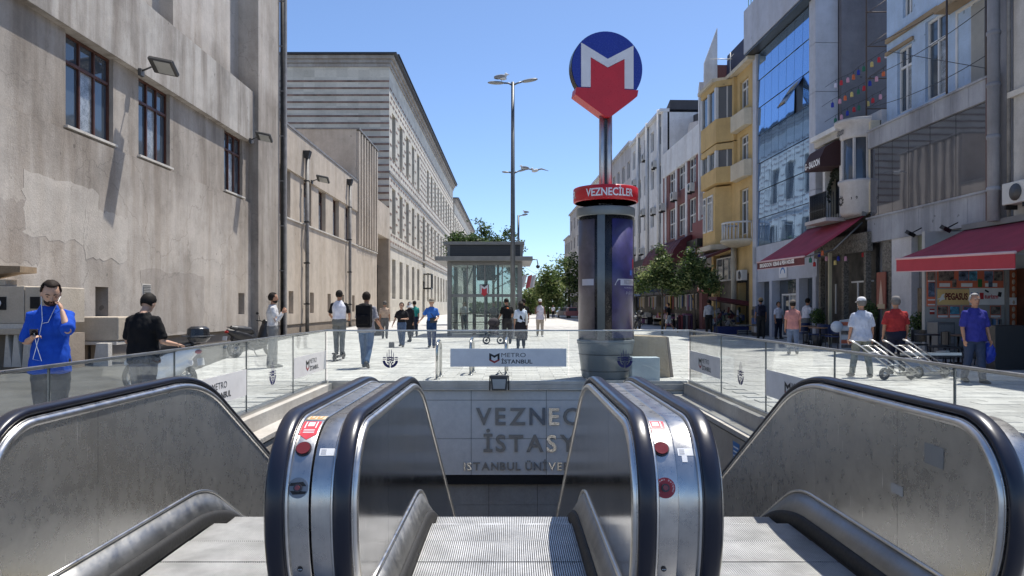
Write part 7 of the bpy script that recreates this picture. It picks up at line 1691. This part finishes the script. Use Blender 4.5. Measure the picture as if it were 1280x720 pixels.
# menu board
mbx = site('menu_board', (WX(1057, 25.8), 25.8, 0), 'free standing menu board with pictures between the terrace and the white-capped man', 'menu board')
MB().prism([(WX(1050, 25.8), 0), (WX(1066, 25.8), 0), (WX(1066, 25.8), 1.08), (WX(1050, 25.8), 1.02)], 'y', 25.8, 25.85).build('frame', m_wfr, mbx, bevel=.01)
for k in range(6): MB().box(WX(1051.5, 25.8), WX(1064.5, 25.8), 25.785, 25.8, .06 + k * .155, .18 + k * .155).build('picture_strip', (c_ph3, c_or, c_w, c_ph3, c_w, c_or)[k], mbx)
# planters and stalls
def bush(x, y, r_, z, label, pot=(.3, .3, .3), n=900):
    t = site('potted_plant', (x, y, 0), label, 'plant', 'potted plants by the shops'); MB().lathe([(0, 0), (.16, 0), (.22, .42), (.19, .42), (0, .38)], (x, y, 0), 16).build('pot', P('pot_%d' % int(pot[0] * 10), pot, .6), t); m = MB(); rnd = random.Random(int(x * 10))
    for _ in range(n):
        d = V((rnd.gauss(0, 1), rnd.gauss(0, 1), rnd.gauss(0, 1))).normalized() * rnd.random() ** .5; p = V((x + d.x * r_, y + d.y * r_, z + d.z * r_ * 1.2)); u = V((rnd.gauss(0, 1), rnd.gauss(0, 1), rnd.gauss(0, 1))).normalized() * .05; w = u.cross(V((rnd.gauss(0, 1), rnd.gauss(0, 1), rnd.gauss(0, 1)))).normalized() * .022; m.m = rnd.randrange(2); m.add([p - u, p + w, p + u, p - w], [(0, 1, 2, 3)])
    m.build('foliage', [m_lf_d, m_lf], t, merge=False)
bush(WX(1152, 22.3), 22.3, .42, .85, 'bushy dark plant in a pale pot beside the shutter', (.45, .45, .44), 1500); bush(WX(1084, 25), 25, .35, 1.3, 'tall dark plant beside the ornate pillar of the terrace', (.1, .1, .1), 1100); bush(WX(992, 31), 31, .3, 1.0, 'leafy plant by the door under the blue glass office', (.2, .2, .2), 800); bush(WX(1022, 28.6), 28.6, .3, 1.1, 'dark potted plant among the blue terrace chairs', (.08, .08, .08), 800)
# stall under the yellow house
st = site('clothes_stall', (WX(912, 40), 40.3, 0), 'street stall with dark red canopy and a jumble of goods under the yellow house', 'stall')
y = 40.2; m = MB(); m.prism([(WX(893, y), 2.02), (WX(936, y), 1.75), (WX(936, y), 1.52), (WX(893, y), 1.85)], 'y', y - .5, y + 1.2); m.build('canopy', m_mar, st)
for p_ in (893, 935): MB().rod((WX(p_, y), y - .4, 0), (WX(p_, y), y - .4, 1.9), .03).build('post', m_pole, st)
MB().box(WX(896, y), WX(934, y), y - .3, y + .7, 0, .42).build('table', P('stall_blue', (.02, .03, .12), .8), st)
rnd = random.Random(5)
for k in range(46): MB().obox((WX(rnd.uniform(896, 930), y), y - .35 + rnd.random() * .9, .48 + rnd.random() * .85), (.30, .14, .09), (rnd.random() * 3, rnd.random() * 3, rnd.random() * 3)).build('goods', P('stall_goods_%d' % (k % 6), ((.03, .03, .04), (.3, .3, .32), (.12, .03, .03), (.05, .06, .12), (.25, .22, .18), (.02, .05, .03))[k % 6], .6), st)
for k, p_ in enumerate((927, 939)):
    yy = 38.5; cr = site('plastic_crate', (WX(p_, yy), yy, 0), ('grey slatted crate on the ground under the stall table, left one', 'grey slatted crate on the ground under the stall table, right one')[k], 'crate', 'crates by the stall'); x = WX(p_, yy)
    for z in (.02, .12, .22): MB().box(x - .22, x + .22, yy - .16, yy - .14, z, z + .06).build('slat', P('crate_grey', (.2, .2, .19), .7), cr)
    MB().box(x - .2, x + .2, yy - .14, yy + .15, .01, .27).build('body', P('crate_dark', (.05, .05, .05), .8), cr)
MB and tag(MB().box(WX(922, 38.6), WX(948, 38.6), 38.4, 39.1, .50, .54).build('trestle_top', P('trestle', (.25, .24, .22), .7)), 'thin trestle table top with small items above the crates', 'table')
# suitcases / rolls under the maroon canopy
for k in range(7):
    y = 46.3; a = 848 + k * 3.1; c_ = ((.10, .02, .03), (.25, .06, .06), (.04, .04, .05), (.22, .2, .2), (.12, .05, .06), (.05, .02, .06), (.2, .1, .08))[k]; tag(MB().box(WX(a, y), WX(a + 2.6, y), y, y + .3, .05, .95).build('cloth_roll', P('roll_%d' % k, c_, .8), bevel=.03), ('dark crimson', 'red', 'black', 'pale grey', 'brownish red', 'plum', 'tan')[k] + ' upright fabric bale in the row under the maroon canopy', 'bale', 'fabric bales under the maroon canopy')
# bollard, low chain block
bo = site('bollard', (WX(847, 43), 43, 0), 'slim black bollard between the two young street trees', 'bollard'); MB().lathe([(.05, 0), (.05, .75), (.075, .78), (.06, .86), (0, .90)], (WX(847, 43), 43, 0), 12).build('post', m_tb, bo)
# ---- lantern strings
cols = {'w': (.62, .60, .70), 'r': (.5, .02, .03), 'p': (.6, .30, .38), 'o': (.6, .13, .04), 'b': (.015, .03, .32), 'g': (.02, .14, .08), 'y': (.62, .48, .16)}
names = {'w': 'white', 'r': 'red', 'p': 'pink', 'o': 'orange', 'b': 'blue', 'g': 'green', 'y': 'yellow'}
rows = [[('w', 375, 348), ('r', 398, 337), ('p', 425, 326), ('o', 448, 314), ('b', 468, 295), ('g', 490, 280), ('y', 523, 262), ('r', 552, 243), ('w', 582, 225)],
        [('b', 362, 428), ('p', 392, 413), ('o', 414, 400), ('y', 441, 385), ('g', 468, 374), ('r', 491, 360), ('b', 515, 340), ('p', 542, 322), ('o', 570, 300)],
        [('g', 374, 492), ('p', 399, 478), ('b', 423, 462), ('r', 450, 447), ('g', 470, 440), ('y', 507, 423), ('r', 527, 410), ('p', 558, 395)]]
def lantern(p, c, label, s=1.0, grp='lanterns strung across the dark wall'):
    r = site('lantern', tuple(p), label, 'lantern', grp); MB().lathe([(0, -.10 * s), (.062 * s, -.10 * s), (.058 * s, .03 * s), (.042 * s, .075 * s), (.015 * s, .09 * s), (0, .09 * s)], tuple(p), 8, smooth=False).build('shade', P('lantern_' + c, cols[c], .6), r); MB().rod((p[0], p[1], p[2] + .09 * s), (p[0], p[1], p[2] + .20 * s), .008, 5).build('hook', m_tb, r)
for ri, row in enumerate(rows):
    pts = []
    for i, (c, cx, cy) in enumerate(row):
        Y = 29.6 - i * .22; p = V((WX(930 + cx * .3056, Y), Y, WZ(cy * .3056, Y))); same = sum(1 for q in row[:i] if q[0] == c)
        lantern(p, c, '%s paper lantern on the %s string by the dark wall%s' % (names[c], ('upper', 'middle', 'lower')[ri], ', the one farther right' if same else ''))
        pts.append(p + V((0, 0, .2)))
    tag(MB().tube([pts[0] + V((-.3, .3, -.2))] + pts + [pts[-1] + V((.9, -.4, .55))], .008, 5).build('string_wire', m_tb), ('upper', 'middle', 'lower')[ri] + ' wire carrying a row of coloured lanterns', 'wire', 'lantern wires')
for k, (px_, py_, c) in enumerate(((1018, 330, 'r'), (1024, 318, 'b'), (1033, 323, 'p'), (1048, 323, 'b'), (1044, 328, 'y'), (1057, 323, 'p'), (1079, 318, 'r'), (1094, 315, 'y'), (1028, 316, 'o'), (1013, 325, 'g'))):
    Y = 28.6 - k * .15; lantern(V((WX(px_, Y), Y, WZ(py_, Y))), c, '%s lantern hanging under the restaurant awning, number %s from the left' % (names[c], 'first second third fourth fifth sixth seventh eighth ninth tenth'.split()[k]) if False else '%s lantern under the restaurant awning, %s' % (names[c], ('below the valance corner', 'beside the valance end', 'left of the light post', 'just above the light post', 'low beside the light post', 'right of the light post', 'near the inner rail', 'by the ornate pillar', 'highest of the left bunch', 'leftmost of all')[k]), .95, 'lanterns under the restaurant awning')
# ---- scaffold tower and cables
sc_ = site('steel_scaffold', (WX(1096, 28), 28, 5), 'rusty thin steel scaffold ladder before the dark wall', 'scaffold'); rust = P('rust_tube', (.08, .055, .045), .7); Y = 28.2
for p_ in (1083, 1110): MB().rod((WX(p_, Y), Y, 8.2), (WX(p_, Y), Y, 17), .028, 6).build('upright', rust, sc_)
for y_ in (15, 58, 98, 136): MB().rod((WX(1082, Y), Y, WZ(y_, Y)), (WX(1111, Y), Y, WZ(y_, Y)), .022, 6).build('rung', rust, sc_)
for y_ in (0, 42, 82, 120): MB().rod((WX(1083, Y), Y, WZ(y_ + 17, Y)), (WX(1110, Y), Y, WZ(y_ - 2, Y)), .010, 5).build('brace', rust, sc_)
def wire(a, b, sag, label, r_=.012):
    a, b = V(a), V(b); tag(MB().tube([a.lerp(b, t / 12) - V((0, 0, sag * 4 * (t / 12) * (1 - t / 12))) for t in range(13)], r_, 5).build('overhead_cable', m_tb), label, 'cable', 'cables on the pale blue house')
def wp(px_, py_, Y): return (WX(px_, Y), Y, WZ(py_, Y))
wire(wp(1083, 135, 27.5), wp(1250, 58, 20.6), .25, 'lowest sagging cable across the pale blue house'); wire(wp(1084, 98, 27.5), wp(1240, 2, 20.8), .2, 'upper cable across the pale blue house'); wire(wp(1110, 64, 26.8), wp(1248, 88, 20.6), -.0, 'cable crossing low to the thick drainpipe'); wire(wp(1083, 58, 27.5), wp(1182, 8, 23.4), .1, 'short cable up to the corner oriel')
for p_ in (1183.5, 1233): Y = 22.6 if p_ < 1200 else 20.9; tag(MB().rod(wp(p_, 0, Y), wp(p_, 118 if p_ < 1200 else 96, Y), .03, 6).build('cable_post', rust), 'thin rusty post before the pale blue house, ' + ('left one' if p_ < 1200 else 'right one by the drainpipe'), 'post', 'posts on the terrace edge')
# spot lamps under the fascia
for p_, y_, s_ in ((1138, 292, 24.2), (1182, 286, 22.2)):
    r = site('spot_lamp', wp(p_, y_, s_ - .7), 'small black spot lamp under the zinc fascia, ' + ('left' if p_ < 1150 else 'right') + ' of the two', 'lamp', 'spot lamps under the fascia'); q = V(wp(p_, y_, s_ - .7)); MB().obox(q, (.30, .16, .12), (.5, .3, .4)).build('housing', m_tb, r, bevel=.01); MB().rod(q, q + V((.35, .0, .18)), .02).build('arm', m_tb, r)
# red sign at the right edge by the escalator (partly behind handrail)
tag(MB().lathe([(0, 0), (.32, 0), (.32, .02), (0, .02)], (0, 0, 0), 28).build('round_floor_sticker', [P('sticker_pink', (.6, .25, .26), .5)]), 'faded red and white round sticker on the paving at the right edge', 'sticker'); bpy.data.objects['round_floor_sticker'].location = (WX(1290, 7.6), 7.6, .0)
# dark waste bin and boxes near walkers
tag(MB().box(WX(465, 38), WX(477, 38), 38, 38.6, 0, .75).build('waste_bin', P('bin_black', (.02, .02, .02), .6), bevel=.03), 'black waste container at the foot of the annex wall', 'bin'); tag(MB().box(WX(514, 40), WX(521, 40), 40, 40.5, .25, 1.0).build('speaker_box', P('bin_black'), bevel=.02), 'small black box standing near the far walkers', 'box')
hs = tag(MB().box(WX(486, 27), WX(492.5, 27), 27, 27.1, .0, .20).build('floor_cube', P('cube_grey', (.12, .12, .12), .6)), 'small grey square post on the paving above the left glass emblem', 'post')
# distant cars/people smudge at end of the square
for k, (p_, c_, lb) in enumerate(((705, (.35, .35, .36), 'pale parked car at the far end of the square, left one'), (716, (.30, .10, .10), 'reddish parked car at the far end of the square, beside the totem'))):
    y = 98 - k * 4; x = WX(p_, y); r = site('parked_car', (x, y, 0), lb, 'car', 'cars parked at the far end'); m = MB()
    m.prism([(x - .9, .3), (x + .9, .3), (x + .9, .85), (x + .65, .9), (x + .5, 1.4), (x - .5, 1.4), (x - .65, .9), (x - .9, .85)], 'y', y, y + 3.8); m.build('body', P('car_%d' % k, c_, .3, coat=.5), r, bevel=.08); MB().box(x - .5, x + .5, y - .01, y + .02, .92, 1.3).build('windscreen', m_win, r)
    for dx in (-.75, .75): MB().rod((x + dx, y + .5, .3), (x + dx + .15, y + .5, .3), .3, 14).build('wheel', m_rb, r)

# ---- small shop displays along the shaded pavement, row of canopies and goods
rnd = random.Random(21)
disp_cols = [(.35, .30, .24), (.30, .05, .05), (.05, .10, .25), (.55, .52, .45), (.06, .16, .07), (.45, .28, .06), (.03, .03, .035), (.40, .40, .42), (.25, .10, .20)]
dmat = [P('display_%d' % k, c, .7) for k, c in enumerate(disp_cols)]
where = [(50.5, 'wide shop display with coloured boxes just beyond the yellow house'), (54.0, 'shop display under the barrel awning, with hanging goods'), (57.5, 'shop display with stacked cartons at the far end of the barrel awning'), (62.5, 'display of goods at the foot of the white block, nearest'), (67.0, 'display of goods at the middle of the white block'), (72.0, 'low display of goods near the far end of the white block'), (80.0, 'farther shop display glimpsed beside the totem'), (34.8, 'narrow rack by the sliding door under the blue glass office')]
for s, lb in where:
    r = rsite('shop_display', s, lb, 'shop display', 'shop displays along the right pavement', out=.4)
    if s < 40:
        MB().box(s + 2.2, s + 2.9, .1, .5, 0, 1.5).build('rack', m_tb, r)
        for k in range(6): MB().box(s + 2.22 + (k % 2) * .34, s + 2.5 + (k % 2) * .34, .5, .56, .2 + (k // 2) * .42, .5 + (k // 2) * .42).build('goods', dmat[rnd.randrange(9)], r)
        continue
    MB().box(s - 1.5, s + 1.4, .1, .9, .55, .62).build('table', m_tb, r)
    for u in (-1.4, 1.3): MB().box(s + u, s + u + .06, .15, .85, 0, .55).build('leg', m_tb, r)
    for k in range(16):
        u = rnd.uniform(-1.4, 1.2); h_ = rnd.uniform(.12, .42); z = rnd.choice((.62, .62, .1)); MB().box(s + u, s + u + rnd.uniform(.15, .35), .2 + rnd.random() * .3, .75 + rnd.random() * .2, z, z + h_).build('goods', dmat[rnd.randrange(9)], r)
    for k in range(9): u = -1.4 + k * .33; MB().box(s + u, s + u + .18, .12, .18, 1.5 - rnd.random() * .3, 2.3).build('hanging_goods', dmat[rnd.randrange(9)], r)
    MB().rod((s - 1.5, .15, 2.32), (s + 1.5, .15, 2.32), .025).build('rail', m_tro, r)
    MB().prism([(.0, 3.0), (1.5, 2.55), (1.5, 2.35), (1.45, 2.35), (1.44, 2.5), (0, 2.92)], 'x', s - 1.6, s + 1.6).build('canopy', dmat[(int(s) * 7) % 3 if s > 60 else 6], r)
    MB().box(s - 1.55, s + 1.5, -.05, .06, 3.1, 3.75).build('sign_board', dmat[(int(s) * 5) % 9], r)
    mb = MB(); text(mb, ('CAFE', 'MARKET', 'KEBAP', 'BUFE')[int(s) % 4], (s, .065, 3.3), (-1, 0, 0), (0, 0, 1), .28, bold=.03, align='c'); mb.build('sign_lettering', c_w, r)
